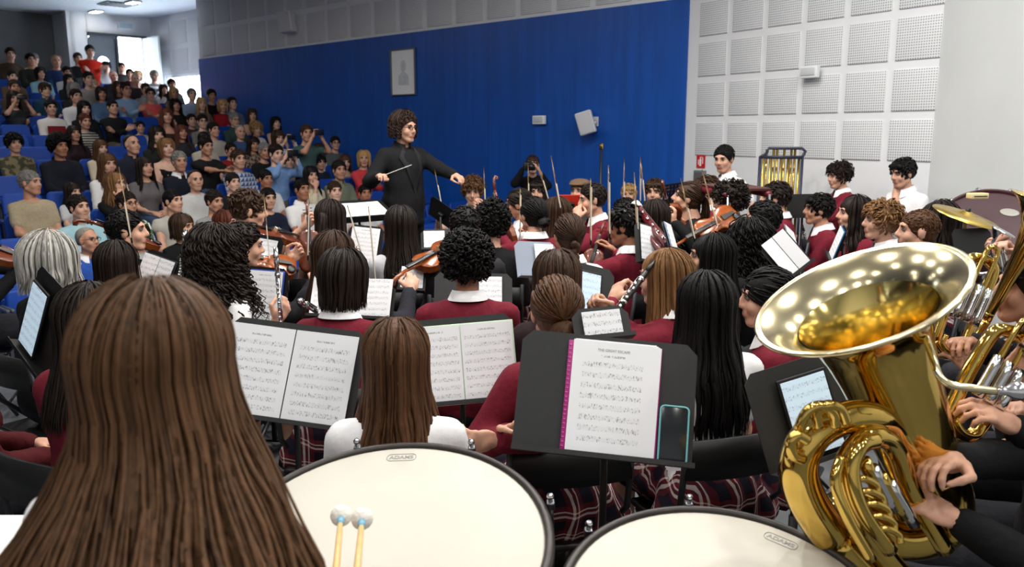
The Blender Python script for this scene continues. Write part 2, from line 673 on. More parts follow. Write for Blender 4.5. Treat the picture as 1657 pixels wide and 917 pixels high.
for iy, y in enumerate((-1.2, 0.7, 2.6, 4.5, 6.4)):
    for ix, x in enumerate((-3.4, -1.7, 0.0, 1.7, 3.4)):
        if x == 3.4 and y > 5:
            continue
        lamp(x + (0.25 if iy % 2 else -0.25), y, LAMP_W * (0.30 if x < -3 else 0.7 if x < -1.3 else 1.0) * (0.5 if y < 3 else 1.35), 'round recessed downlight over the stage, %s row from the timpani side, %s from the left' % (('first', 'second', 'third', 'fourth', 'fifth')[iy], ('first', 'second', 'third', 'fourth', 'fifth')[ix]), 'downlights above the orchestra')
for i, (u, v) in enumerate(((9.5, -1.0), (9.5, 4.5), (12.8, -2.0), (12.8, 4.0), (16, -3), (16, 3.5))):
    q = BD * u + VD * v
    lamp(q.x, q.y, AUD_W, 'round house light over the %s tiers, %s the blue wall' % (('front', 'middle', 'back')[i // 2], ('away from', 'nearer')[i % 2]), 'house lights above the seats')
for (px, py, lab) in ((155, 17, 'lit rectangular ceiling light nearest the dark far wall'), (215, 2, 'lit rectangular ceiling light beside the ceiling vent')):
    q = at_z(px, py, CEIL)
    t = thing('ceiling_light', lab, 'ceiling light', TR((q.x, q.y, CEIL - 0.01), BROT))
    MB().box((0, 0, -0.01), (0.42, 0.20, 0.03)).build('housing', M_LAMPF, t)
    MB().box((0, 0, -0.028), (0.38, 0.16, 0.006)).build('diffuser', M_LAMP, t)
q = at_z(190, 6, CEIL)
t = thing('ceiling_vent', 'dark square air vent in the ceiling above the back rows', 'vent', TR((q.x, q.y, CEIL - 0.012), BROT))
MB().box((0, 0, 0), (0.62, 0.62, 0.02)).build('frame', mat('vent_grey', (96, 104, 114), 0.6), t)
for i in range(6):
    MB().box((0, -0.24 + i * 0.096, -0.015), (0.54, 0.05, 0.012), M=None).build('slat', mat('vent_dark', (60, 66, 74), 0.6), t)


# things on the walls
def on_wall(px, py, A, d, out, lift=0.0):
    s = wall_s(px, A, d)
    q = A + d * s
    q = at(px, py, q.y)
    q = q - out * lift
    return TR(q, math.atan2(d.y, d.x) + PI)


# local frame on blue wall: +x to the right of the picture, -y towards the room
t = thing('picture_frame', 'portrait drawing in a thin dark frame on the blue wall', 'picture', on_wall(657, 117, K, BD, OUT_BLUE, 0.05))
W_, H_ = 0.58, 0.70
for x, z, w, h in ((-W_ / 2, 0, 0.018, H_), (W_ / 2, 0, 0.018, H_), (0, H_ / 2, W_ + 0.018, 0.018), (0, -H_ / 2, W_ + 0.018, 0.018)):
    MB().box((x, -0.015, z), (w, 0.03, h), bev=0.004).build('frame_bar', mat('frame_metal', (96, 100, 106), 0.4), t)
MB().box((0, 0.0, 0), (W_, 0.01, H_)).build('mount', mat('mount_white', (242, 243, 245), 0.6), t)
mk_ = MB()
gz = mat('pencil_grey', (206, 210, 216), 0.8, var=0.12, scale=14)
mk_.lathe([(0.001, 0), (0.075, 0)], 20, M=Matrix.Translation((0, -0.007, 0.09)) @ Matrix.Diagonal((0.85, 1, 1.25, 1)) @ Matrix.Rotation(PI / 2, 4, 'X'))
mk_.prism([(-0.13, -0.2), (0.13, -0.2), (0.12, -0.06), (0.04, 0.0), (-0.04, 0.0), (-0.12, -0.06)], -0.0005, 0.0005, M=Matrix.Translation((0, -0.0068, 0)) @ Matrix.Rotation(PI / 2, 4, 'X'))
mk_.build('drawing', gz, t)


def safety_light(M, label):
    t = thing('emergency_light', label, 'emergency light', M)
    MB().box((0, -0.02, 0), (0.21, 0.05, 0.115), bev=0.006).build('housing', M_PLWHITE, t)
    MB().box((0, -0.047, 0.005), (0.165, 0.012, 0.075), bev=0.004).build('diffuser', mat('diffuser_grey', (196, 200, 204), 0.4), t)


safety_light(on_wall(878, 194, K, BD, OUT_BLUE, 0.05), 'white emergency light box on the blue wall')
safety_light(on_wall(1315, 117, K, wdir, OUT_WHITE, 0.03) @ Matrix.Rotation(PI, 4, 'Z'), 'white emergency light box among the perforated tiles')
t = thing('exit_fixture', 'small pale exit light fixture above the open door', 'exit light', TR(at(202, 42, (D0 + DD * dpx(202)).y) - BD * 0.04, math.atan2(DD.y, DD.x)))
MB().box((0, 0, 0), (0.36, 0.06, 0.16), bev=0.01).build('housing', mat('fixture_grey', (188, 196, 204), 0.5), t)
MB().box((0, 0.032, 0), (0.3, 0.008, 0.11)).build('diffuser', mat('fixture_face', (150, 165, 172), 0.4), t)
t = thing('wall_socket', 'small grey square plate on the upper wall left of the loudspeaker', 'wall plate', on_wall(407, 55, K, BD, OUT_BLUE, 0.03))
MB().box((0, 0, 0), (0.10, 0.03, 0.10), bev=0.005).build('plate', mat('plate_grey', (150, 156, 164), 0.5), t)
MB().box((0, -0.018, 0), (0.06, 0.01, 0.06)).build('cover', mat('plate_face', (170, 176, 184), 0.5), t)


def wall_speaker(M, label, w, h, d, yaw, roll):
    t = thing('wall_loudspeaker', label, 'loudspeaker', M)
    R = Matrix.Rotation(yaw, 4, 'Z') @ Matrix.Rotation(roll, 4, 'Y')
    MB().box((0, 0.0, 0), (w, d, h), bev=0.018, M=Matrix.Translation((0, -d * 0.8, 0)) @ R).build('cabinet', M_PLWHITE, t)
    MB().box((0, -d / 2 - 0.004, 0), (w * 0.9, 0.012, h * 0.93), bev=0.004, M=Matrix.Translation((0, -d * 0.8, 0)) @ R).build('grille', mat('grille_grey', (196, 198, 202), 0.6, bump=0.5, bscale=300), t)
    MB().tube([(0.04, 0.02, 0.02), (0.08, -0.06, 0.0), (0.02, -d * 0.6, 0)], 0.022, 8).box((0.04, 0.02, 0.02), (0.09, 0.03, 0.12)).build('bracket', mat('bracket_white', (205, 206, 206), 0.5), t)


wall_speaker(on_wall(962, 199, K, BD, OUT_BLUE, 0.04), 'white loudspeaker tilted on its bracket on the blue wall', 0.21, 0.29, 0.18, 0.55, -0.30)
wall_speaker(on_wall(481, 38, K, BD, OUT_BLUE, 0.04), 'white loudspeaker on the pale upper wall above the blue field', 0.26, 0.36, 0.22, 0.5, -0.12)
# fire extinguisher sign and the grey box under it
t = thing('fire_sign', 'red fire extinguisher sign with a white pictogram on the white wall', 'sign', on_wall(1136, 261, K, wdir, OUT_WHITE, 0.02) @ Matrix.Rotation(PI, 4, 'Z'))
MB().box((0, 0, 0), (0.135, 0.006, 0.15)).build('plate', mat('sign_red', (196, 28, 32), 0.5), t)
ps = MB()
ps.box((-0.002, -0.0045, -0.012), (0.028, 0.003, 0.085)).box((-0.002, -0.0045, 0.043), (0.016, 0.003, 0.018)).box((0.012, -0.0045, 0.05), (0.03, 0.003, 0.006)).box((0.034, -0.0045, 0.01), (0.010, 0.003, 0.075)).box((-0.034, -0.0045, -0.01), (0.010, 0.003, 0.06))
ps.build('pictogram', mat('sign_white', (240, 240, 240), 0.5), t)
t = thing('hose_cabinet', 'grey metal wall box under the red extinguisher sign', 'wall box', on_wall(1137, 292, K, wdir, OUT_WHITE, 0.04) @ Matrix.Rotation(PI, 4, 'Z'))
MB().box((0, 0.0, 0), (0.15, 0.08, 0.24), bev=0.006).build('housing', mat('box_grey', (110, 112, 114), 0.5), t)
MB().box((0, -0.044, 0), (0.125, 0.008, 0.20)).build('lid', mat('box_lid', (92, 94, 96), 0.5), t)
# ---------------------------------------------------------------- implicit surfaces (bodies, heads, clothes)
def rc(a, b, ra, rb):
    return ('rc', np.array(a, np.float32), np.array(b, np.float32), ra, rb)


def el(c, r, R=None):
    return ('el', np.array(c, np.float32), np.array(r, np.float32), R)


def sdf_eval(prims, P, k):
    D = None
    for q in prims:
        sub = False
        if q[0] == '-':
            sub = True
            q = q[1]
        if q[0] == 'rc':
            _, a, b, ra, rb = q
            ab = b - a
            L = float(ab @ ab) + 1e-9
            pa = P - a
            t = np.clip((pa @ ab) / L, 0, 1)
            d = np.sqrt(((pa - t[..., None] * ab) ** 2).sum(-1)) - (ra + t * (rb - ra))
        else:
            _, c, r, R = q
            p = P - c
            if R is not None:
                p = p @ R
            k0 = np.sqrt(((p / r) ** 2).sum(-1))
            k1 = np.sqrt(((p / (r * r)) ** 2).sum(-1)) + 1e-6
            d = k0 * (k0 - 1) / k1
        if D is None:
            D = d
        elif sub:
            h = np.clip(0.5 - 0.5 * (D + d) / k, 0, 1)
            D = D * (1 - h) - d * h + k * h * (1 - h)
        else:
            h = np.clip(0.5 + 0.5 * (d - D) / k, 0, 1)
            D = d * (1 - h) + D * h - k * h * (1 - h)
    return D


def wob(P, f, seed=0.0):
    x, y, z = P[..., 0] * f, P[..., 1] * f, P[..., 2] * f
    return (np.sin(x * 1.1 + 1.7 * np.sin(y * 0.9 + seed) + seed) * np.sin(y * 1.3 + 1.3 * np.sin(z * 0.8 + seed)) + np.sin(z * 1.2 + 1.5 * np.sin(x * 0.7 - seed))) * 0.5


EDG = [((0, 0, 0), (1, 0, 0)), ((0, 1, 0), (1, 1, 0)), ((0, 0, 1), (1, 0, 1)), ((0, 1, 1), (1, 1, 1)),
       ((0, 0, 0), (0, 1, 0)), ((1, 0, 0), (1, 1, 0)), ((0, 0, 1), (0, 1, 1)), ((1, 0, 1), (1, 1, 1)),
       ((0, 0, 0), (0, 0, 1)), ((1, 0, 0), (1, 0, 1)), ((0, 1, 0), (0, 1, 1)), ((1, 1, 0), (1, 1, 1))]


def snets(D, o, h):
    S = D < 0
    n = np.array(D.shape) - 1
    cnt = np.zeros(n, np.int8)
    for i in (0, 1):
        for j in (0, 1):
            for k in (0, 1):
                cnt += S[i:n[0] + i, j:n[1] + j, k:n[2] + k]
    mix = (cnt > 0) & (cnt < 8)
    idx = np.argwhere(mix)
    P = np.zeros((len(idx), 3), np.float32)
    W = np.zeros(len(idx), np.float32)
    for a, b in EDG:
        ia, ib = idx + a, idx + b
        da = D[ia[:, 0], ia[:, 1], ia[:, 2]]
        db = D[ib[:, 0], ib[:, 1], ib[:, 2]]
        m = (da < 0) != (db < 0)
        t = np.where(m, da / np.where(m, da - db, 1), 0)
        P[m] += np.array(a) + t[m, None] * (np.array(b) - np.array(a))
        W += m
    V = o + h * (idx + P / W[:, None])
    vid = -np.ones(n, np.int32)
    vid[mix] = np.arange(len(idx))
    Q = []
    for ax in range(3):
        S0 = np.take(S, range(0, S.shape[ax] - 1), ax)
        S1 = np.take(S, range(1, S.shape[ax]), ax)
        e = np.argwhere(S0 != S1)
        o1, o2 = [(1, 2), (2, 0), (0, 1)][ax]
        ok = (e[:, o1] > 0) & (e[:, o2] > 0) & (e[:, o1] < n[o1]) & (e[:, o2] < n[o2])
        e = e[ok]
        if not len(e):
            continue
        def g(a, b):
            c = e.copy()
            c[:, o1] += a
            c[:, o2] += b
            return vid[c[:, 0], c[:, 1], c[:, 2]]
        q = np.stack([g(-1, -1), g(0, -1), g(0, 0), g(-1, 0)], 1)
        flip = ~S0[e[:, 0], e[:, 1], e[:, 2]]
        q[flip] = q[flip][:, ::-1]
        Q.append(q)
    Q = np.concatenate(Q)
    return V.astype(np.float32), Q[(Q >= 0).all(1)]


def polygonize(prims, h, k=0.03, post=None, pad=0.04):
    lo, hi = np.full(3, 9e9), np.full(3, -9e9)
    for q in prims:
        if q[0] == '-':
            continue
        if q[0] == 'rc':
            r = max(q[3], q[4])
            lo = np.minimum(lo, np.minimum(q[1], q[2]) - r)
            hi = np.maximum(hi, np.maximum(q[1], q[2]) + r)
        else:
            r = max(q[2]) if q[3] is not None else q[2]
            lo = np.minimum(lo, q[1] - r)
            hi = np.maximum(hi, q[1] + r)
    lo, hi = lo - pad, hi + pad
    ax = [np.arange(lo[i], hi[i] + h, h, dtype=np.float32) for i in range(3)]
    P = np.stack(np.meshgrid(*ax, indexing='ij'), -1)
    D = sdf_eval(prims, P, k)
    if post is not None:
        D = post(P, D)
    return snets(D, np.array([a[0] for a in ax], np.float32), h)


# ---------------------------------------------------------------- heads
def head_arrays(h, fem=False):
    w = 0.93 if fem else 1.0
    pr = [el((0, -0.015, 0.03), (0.075, 0.094, 0.085)), el((0, 0.028, -0.028), (0.061 * w, 0.062, 0.082)),
          rc((-0.014 * w, 0.062, -0.092), (0.014 * w, 0.062, -0.092), 0.024 * w, 0.024 * w),
          rc((-0.052 * w, 0.0, -0.055), (-0.022, 0.05, -0.088), 0.022, 0.022), rc((0.052 * w, 0.0, -0.055), (0.022, 0.05, -0.088), 0.022, 0.022),
          el((-0.037, 0.058, -0.028), (0.026, 0.026, 0.028)), el((0.037, 0.058, -0.028), (0.026, 0.026, 0.028)),
          rc((-0.034, 0.076, 0.032), (0.034, 0.076, 0.032), 0.0135, 0.0135),
          ('-', el((-0.031, 0.105, 0.013), (0.017, 0.020, 0.0115))), ('-', el((0.031, 0.105, 0.013), (0.017, 0.020, 0.0115))),
          rc((0, 0.086, 0.02), (0, 0.108, -0.02), 0.008, 0.0115), rc((-0.011, 0.096, -0.026), (0.011, 0.096, -0.026), 0.0085, 0.0085),
          rc((-0.019, 0.084, -0.054), (0.019, 0.084, -0.054), 0.0085, 0.0085), rc((-0.014, 0.086, -0.064), (0.014, 0.086, -0.064), 0.0085, 0.0085),
          el((-0.078, -0.004, -0.006), (0.011, 0.021, 0.032)), el((0.078, -0.004, -0.006), (0.011, 0.021, 0.032)),
          rc((0, -0.018, -0.05), (0, -0.03, -0.165), 0.05 * w, 0.05 * w)]
    V, Q = polygonize(pr, h, 0.012, pad=0.02)
    fc = V[Q].mean(1)
    mi = np.zeros(len(Q), np.int32)
    lip = (np.abs(fc[:, 0]) < 0.024) & (fc[:, 1] > 0.084) & (np.abs(fc[:, 2] + 0.059) < 0.011)
    mi[lip] = 3
    # eyes and brows
    mb = MB()
    for s in (-1, 1):
        mb.ball((s * 0.031, 0.0775, 0.013), 0.0118, 10, 1)
        mb.ball((s * 0.031, 0.0828, 0.013), 0.0076, 8, 2)
        mb.tube([(s * 0.015, 0.0905, 0.030), (s * 0.03, 0.0905, 0.035), (s * 0.047, 0.080, 0.030)], [0.004, 0.0045, 0.0025], 5, 4)
        mb.tube([(s * 0.019, 0.0875, 0.0205), (s * 0.031, 0.0895, 0.0235), (s * 0.044, 0.083, 0.019)], [0.0022, 0.0028, 0.0022], 4, 2)
    return V, Q, mi, mb


HEADS = {}


def get_head(h, fem):
    k = (h, fem)
    if k not in HEADS:
        HEADS[k] = head_arrays(h, fem)
    return HEADS[k]


# ---------------------------------------------------------------- hands (right hand: wrist at 0, fingers +Y, palm -Z, thumb -X)
def hand_arrays(h, curl, spread=0.0, thumb=0.5):
    pr = [el((0, 0.042, 0), (0.040, 0.052, 0.017)), rc((0, -0.01, 0), (0, 0.03, 0), 0.024, 0.026), rc((-0.028, 0.078, 0), (0.028, 0.074, 0), 0.0125, 0.0115)]
    for i in range(4):
        bx = (-0.030, -0.010, 0.010, 0.0285)[i]
        p = np.array((bx, 0.084 - 0.004 * abs(i - 1), 0.0))
        L = (0.070, 0.078, 0.073, 0.057)[i]
        ang = curl * (0.55 + 0.08 * i)
        side = (i - 1.5) * spread
        r = 0.0092 if i < 3 else 0.008
        for sgm, f in enumerate((0.42, 0.32, 0.26)):
            d = np.array((math.sin(side), math.cos(ang) * math.cos(side), -math.sin(ang)))
            q = p + d * L * f
            pr.append(rc(p, q, r - 0.0008 * sgm, r - 0.0008 * (sgm + 1)))
            p = q
            ang += curl
    t0 = np.array((-0.028, 0.018, -0.006))
    t1 = t0 + np.array((-0.030, 0.030, -0.010 - 0.012 * thumb))
    t2 = t1 + np.array((-0.006 + 0.016 * thumb, 0.030, -0.010 * thumb))
    t3 = t2 + np.array((0.004 + 0.012 * thumb, 0.024, -0.008 * thumb))
    pr += [rc(t0, t1, 0.015, 0.0115), rc(t1, t2, 0.011, 0.0095), rc(t2, t3, 0.0095, 0.0075)]
    return polygonize(pr, h, 0.005, pad=0.012)


HANDS = {}
HCURL = {'relaxed': (0.28, 0.04, 0.3), 'flat': (0.08, 0.03, 0.2), 'grip': (1.0, 0.0, 1.0), 'hold': (0.65, 0.02, 0.8)}


def get_hand(h, kind):
    k = (h, kind)
    if k not in HANDS:
        HANDS[k] = hand_arrays(h, *HCURL[kind])
    return HANDS[k]


# ---------------------------------------------------------------- skeleton
def ik(S, T, l1, l2, pole):
    S, T = np.array(S, float), np.array(T, float)
    d = T - S
    L = np.linalg.norm(d)
    u = d / L
    L = min(L, l1 + l2 - 0.004)
    L = max(L, abs(l1 - l2) + 0.02)
    a = math.acos(max(-1, min(1, (l1 * l1 + L * L - l2 * l2) / (2 * l1 * L))))
    pl = np.array(pole, float)
    pl = pl - u * (pl @ u)
    pl /= (np.linalg.norm(pl) + 1e-9)
    return S + u * l1 * math.cos(a) + pl * l1 * math.sin(a), S + u * L


# arm poses: right hand target, left hand target (relative to the hip centre), hand shape, palm direction of each, poles
POSES = {
    'lap': ((0.07, 0.30, 0.10), (-0.07, 0.29, 0.11), 'relaxed', 'relaxed', (-0.5, 0, -1), (0.5, 0, -1)),
    'crossed': ((-0.10, 0.20, 0.28), (0.11, 0.19, 0.25), 'relaxed', 'relaxed', (0, -1, -0.4), (0, -1, -0.4)),
    'chin': ((0.035, 0.115, 0.50), (0.02, 0.20, 0.20), 'grip', 'relaxed', (-0.3, -1, 0.1), (0, -0.4, -1)),
    'phone': ((0.06, 0.27, 0.60), (-0.07, 0.27, 0.60), 'hold', 'hold', (-1, 0, 0), (1, 0, 0)),
    'clap': ((0.022, 0.29, 0.36), (-0.022, 0.29, 0.37), 'flat', 'flat', (-1, 0, 0), (1, 0, 0)),
    'forward': ((-0.02, 0.44, 0.33), (-0.10, 0.42, 0.36), 'hold', 'hold', (-0.4, 0, -1), (0.4, 0, -1)),
    'sides': ((0.25, 0.06, -0.03), (-0.25, 0.06, -0.03), 'relaxed', 'relaxed', (-1, 0, 0), (1, 0, 0)),
    'knees': ((0.14, 0.40, 0.10), (-0.14, 0.40, 0.10), 'relaxed', 'relaxed', (0, 0, -1), (0, 0, -1)),
    'violin': ((0.24, 0.36, 0.42), (-0.20, 0.42, 0.49), 'hold', 'grip', (-0.6, 0, -1), (0.7, -0.4, 0.5)),
    'bowup': ((0.17, 0.36, 0.18), (-0.16, 0.34, 0.30), 'grip', 'hold', (-1, 0, 0), (1, 0, 0)),
    'flute': ((0.36, 0.16, 0.50), (0.13, 0.20, 0.52), 'hold', 'hold', (0, 0.8, 0.2), (0, -1, 0)),
    'fluteup': ((0.22, 0.34, 0.22), (-0.08, 0.30, 0.12), 'grip', 'relaxed', (-1, 0, 0), (0.5, 0, -1)),
    'clarinet': ((0.03, 0.30, 0.24), (-0.03, 0.26, 0.36), 'grip', 'grip', (-1, -0.2, 0), (1, -0.2, 0)),
    'cello': ((0.22, 0.38, 0.22), (-0.08, 0.22, 0.50), 'hold', 'grip', (-0.4, 0, -1), (0.6, -0.6, 0)),
}


def build_skel(hz, lean, pose, sw=1.0, stand=False, legs=None):
    J = {}
    c, s = math.cos(lean), math.sin(lean)

    def up(x, y, z):
        return np.array((x, y * c + z * s, hz - y * s + z * c))
    J['up'] = up
    J['pel'] = np.array((0, -0.01, hz))
    J['bel'] = up(0, 0.0, 0.16)
    J['che'] = up(0, -0.005, 0.33)
    J['shR'], J['shL'] = up(0.160 * sw, -0.015, 0.405), up(-0.160 * sw, -0.015, 0.405)
    J['nb'], J['nt'] = up(0, -0.02, 0.45), up(0, 0.005, 0.55)
    J['head'] = up(0, 0.035, 0.634)
    ps = POSES[pose] if isinstance(pose, str) else pose
    pol = ps[6] if len(ps) > 6 else ((0.6, -0.35, -1), (-0.6, -0.35, -1))
    for sd, T, pl in (('R', ps[0], pol[0]), ('L', ps[1], pol[1])):
        T = np.array((T[0], T[1], hz + T[2]))
        J['el' + sd], J['wr' + sd] = ik(J['sh' + sd], T, 0.275, 0.25, pl)
    J['hands'] = ps[2:6]
    for sd, x in (('R', 1), ('L', -1)):
        if stand:
            J['hip' + sd] = np.array((x * 0.085, 0, hz))
            J['kn' + sd] = np.array((x * 0.10, 0.02, hz * 0.52))
            J['an' + sd] = np.array((x * 0.115, -0.02, 0.085))
            J['to' + sd] = np.array((x * 0.135, 0.115, 0.035))
        else:
            J['hip' + sd] = np.array((x * 0.085, 0.02, hz - 0.01))
            J['kn' + sd] = np.array((x * 0.11, 0.42, hz - 0.01))
            J['an' + sd] = np.array((x * 0.115, 0.38, 0.085))
            J['to' + sd] = np.array((x * 0.13, 0.51, 0.035))
    return J


def torso_prims(J, g, pad=0.0, fem=False):
    u = J['up']
    out = [el(J['pel'] + (0, 0, 0.01), ((0.155 if not fem else 0.165) * g + pad, 0.115 * g + pad, 0.105 + pad)),
           el(J['bel'] + (0, 0.015 * (g - 1) * 10 * 0.5, 0), ((0.132 if not fem else 0.118) * g + pad, 0.098 * g + pad, 0.15)),
           el(J['che'], ((0.150 if not fem else 0.136) * min(g, 1.08) + pad, 0.102 * min(g, 1.08) + pad, 0.15 + pad)),
           rc(u(0, -0.015, 0.455), J['shR'] * 0.9 + J['shL'] * 0.1, 0.042 + pad * 0.6, 0.042 + pad * 0.6), rc(u(0, -0.015, 0.455), J['shL'] * 0.9 + J['shR'] * 0.1, 0.042 + pad * 0.6, 0.042 + pad * 0.6)]
    if fem:
        for s in (-1, 1):
            out.append(el(u(s * 0.062, 0.075, 0.29), (0.058 + pad, 0.05 + pad, 0.058 + pad)))
    return out


def arm_prims(J, pad=0.0, t_end=2.0, flare=0.0):
    """upper arm and forearm up to t_end (0..1 upper arm, 1..2 forearm)"""
    out = []
    for sd in 'RL':
        S, E, W = J['sh' + sd], J['el' + sd], J['wr' + sd]
        t = min(1, t_end)
        out.append(rc(S, S + (E - S) * t, 0.048 + pad, 0.048 + (0.039 - 0.048) * t + pad + flare))
        if t_end > 1:
            t = t_end - 1
            out.append(rc(E, E + (W - E) * t, 0.040 + pad, 0.040 + (0.026 - 0.040) * t + pad))
    return out


def leg_prims(J, g, pad=0.0, t_end=2.0):
    out = []
    for sd in 'RL':
        S, E, W = J['hip' + sd], J['kn' + sd], J['an' + sd]
        t = min(1, t_end)
        out.append(rc(S, S + (E - S) * t, 0.082 * g + pad, 0.056 * g + pad))
        if t_end > 1:
            t = t_end - 1
            out.append(rc(E, E + (W - E) * t, 0.054 * g + pad, 0.054 + (0.036 - 0.054) * t + pad))
    return out


BODY = {}


def body_arrays(key, J, g, h, fem):
    if key in BODY:
        return BODY[key]
    pr = torso_prims(J, g, 0, fem) + arm_prims(J) + leg_prims(J, g)
    pr += [rc(J['nb'], J['nt'], 0.052, 0.047)]
    for sd in 'RL':
        pr.append(rc(J['an' + sd], J['to' + sd], 0.034, 0.028))
    BODY[key] = polygonize(pr, h, 0.03)
    return BODY[key]


def cut_post(J, hem, neck, amp, seed, f=26):
    u = J['up']
    n0 = u(0, 0, neck)
    nv = u(0, 0.38, neck + 0.92) - n0
    nv = nv / np.linalg.norm(nv)

    def post(P, D):
        if amp:
            D = D + wob(P, f, seed) * amp
        if neck is not None:
            ax = np.abs(P[..., 0])
            D = np.maximum(D, np.where(ax < 0.105, (P - n0) @ nv.astype(np.float32), D))
        if hem is not None:
            D = np.maximum(D, hem - P[..., 2])
        return D
    return post


GAR = {}


def garment(key, kind, J, g, h, fem, hz, stand, seed=0.0):
    """cached mesh data for a piece of clothing (no material)"""
    key = key + (kind,)
    if key in GAR:
        return GAR[key]
    fine = h < 0.02
    amp = 0.004
    if kind in ('tee', 'polo', 'shirt', 'sweater', 'jacket', 'vest', 'tank', 'blouse', 'hoodie'):
        pad = {'tee': 0.014, 'polo': 0.015, 'shirt': 0.015, 'sweater': 0.018, 'jacket': 0.024, 'vest': 0.022, 'tank': 0.006, 'blouse': 0.016, 'hoodie': 0.024}[kind]
        tend = {'tee': 0.62, 'polo': 0.62, 'shirt': 1.92, 'sweater': 1.9, 'jacket': 1.95, 'vest': 0.15, 'tank': None, 'blouse': 1.2, 'hoodie': 1.9}[kind]
        pr = torso_prims(J, g, pad, fem)
        if tend is not None:
            pr += arm_prims(J, pad - 0.003, tend, 0.006 if tend < 1 else 0.0)
        hem = hz - (0.07 if not stand else 0.16 if kind == 'jacket' else 0.07)
        if kind == 'jacket' and stand:
            pr.append(rc((0, 0, hz - 0.02), (0, 0.01, hz - 0.22), 0.165, 0.175))
            pr.append(rc(J['che'] + (0, 0.01, -0.03), (0, 0.01, hz), 0.142 * g, 0.158 * g))
            hem = hz - 0.2
        neck = {'tank': 0.40, 'tee': 0.475}.get(kind, 0.49)
        V, Q = polygonize(pr, h, 0.03, cut_post(J, hem, neck, amp, seed + 0.7))
    elif kind in ('trousers', 'jeans', 'shorts'):
        te = 1.95 if kind != 'shorts' else 0.95
        pr = [el(J['pel'], (0.172 * g if fem else 0.166 * g, 0.128 * g, 0.115))] + leg_prims(J, g, 0.014, te)
        V, Q = polygonize(pr, h, 0.03, cut_post(J, None, None, 0.003, 1.3) if False else (lambda P, D: np.maximum(D + wob(P, 20, 1.0) * 0.003, P[..., 2] - (hz + 0.09))))
    elif kind == 'skirt':
        if stand:
            pr = [el((0, 0, hz), (0.17 * g, 0.13 * g, 0.12)), rc((0, 0, hz - 0.05), (0, 0.01, hz - 0.36), 0.17, 0.22)]
            V, Q = polygonize(pr, h, 0.04, lambda P, D: np.maximum(np.maximum(D, (hz - 0.42) - P[..., 2]), P[..., 2] - (hz + 0.1)))
        else:
            pr = [el((0, -0.02, hz), (0.19, 0.15, 0.12)), el((0, 0.18, hz - 0.02), (0.21, 0.28, 0.11)), rc((-0.12, 0.30, hz - 0.03), (0.12, 0.30, hz - 0.03), 0.09, 0.09), rc((-0.17, -0.06, hz - 0.09), (0.17, -0.06, hz - 0.09), 0.08, 0.08)]

            def pleats(P, D):
                a = np.arctan2(P[..., 0], P[..., 1] - 0.1)
                D = D + 0.006 * np.sin(a * 22)
                return np.maximum(np.maximum(D, (hz - 0.17) - P[..., 2]), P[..., 2] - (hz + 0.1))
            V, Q = polygonize(pr, h, 0.05, pleats)
    GAR[key] = (V, Q)
    return GAR[key]


GMESH = {}


def garment_mesh(key, kind, *a):
    k = key + (kind,)
    if k not in GMESH:
        V, Q = garment(key, kind, *a)
        GMESH[k] = npmesh(kind, V, [Q], [fabric((128, 128, 128))])
    return GMESH[k]


def slot(o, i, m):
    o.material_slots[i].link = 'OBJECT'
    o.material_slots[i].material = m
# ---------------------------------------------------------------- hair (built in head space: face +Y, head centre at 0)
def hair_cap(h, off=0.012, front=0.028, bottom=-0.07, amp=0.003, f=60, seed=0.0, extra=(), ear=0.0, k=0.015):
    pr = [el((0, -0.018, 0.032), (0.078 + off, 0.098 + off, 0.086 + off)), el((0, -0.035, -0.02), (0.066 + off * 0.8, 0.066 + off, 0.07))] + list(extra)
    nv = np.array((0, 0.75, -0.66), np.float32)

    def post(P, D):
        D = D + wob(P, f, seed) * amp + wob(P, f * 2.3, seed + 2) * amp * 0.5
        cutf = P @ nv - (front + 0.10 * np.abs(P[..., 0]) * 1.2 - 0.006) + wob(P, 90, seed + 4) * 0.004
        D = np.maximum(D, cutf)
        return np.maximum(D, bottom - P[..., 2] + wob(P, 110, seed) * 0.004)
    return polygonize(pr, h, k, post, pad=0.03)


class Locks:
    def __init__(s, sides=4):
        s.V, s.Q, s.n, s.sides = [], [], 0, sides

    def add(s, P, w, flat=0.5):
        """P (k,3) path, w (k,) half widths; flattened tube with its broad side tangent to the head"""
        P = np.asarray(P, float)
        k = len(P)
        T = np.gradient(P, axis=0)
        T /= np.linalg.norm(T, axis=1)[:, None] + 1e-9
        ctr = P.copy()
        ctr[:, 2] = np.minimum(ctr[:, 2] * 0.0, 0) + np.clip(P[:, 2], 0, 9)
        N = ctr + np.array((0, 0.015, 0))
        N /= np.linalg.norm(N, axis=1)[:, None] + 1e-9
        B = np.cross(T, N)
        B /= np.linalg.norm(B, axis=1)[:, None] + 1e-9
        N = np.cross(B, T)
        m = s.sides
        a = np.arange(m) * 2 * PI / m
        ring = (B[:, None, :] * np.cos(a)[None, :, None] + N[:, None, :] * np.sin(a)[None, :, None] * flat) * np.asarray(w)[:, None, None]
        s.V.append((P[:, None, :] + ring).reshape(-1, 3))
        i = np.arange(k - 1)[:, None] * m
        j = np.arange(m)[None, :]
        j2 = (j + 1) % m
        q = np.stack([i + j, i + j2, i + m + j2, i + m + j], -1).reshape(-1, 4) + s.n
        s.Q.append(q)
        s.n += k * m

    def arrays(s):
        return np.concatenate(s.V), np.concatenate(s.Q)


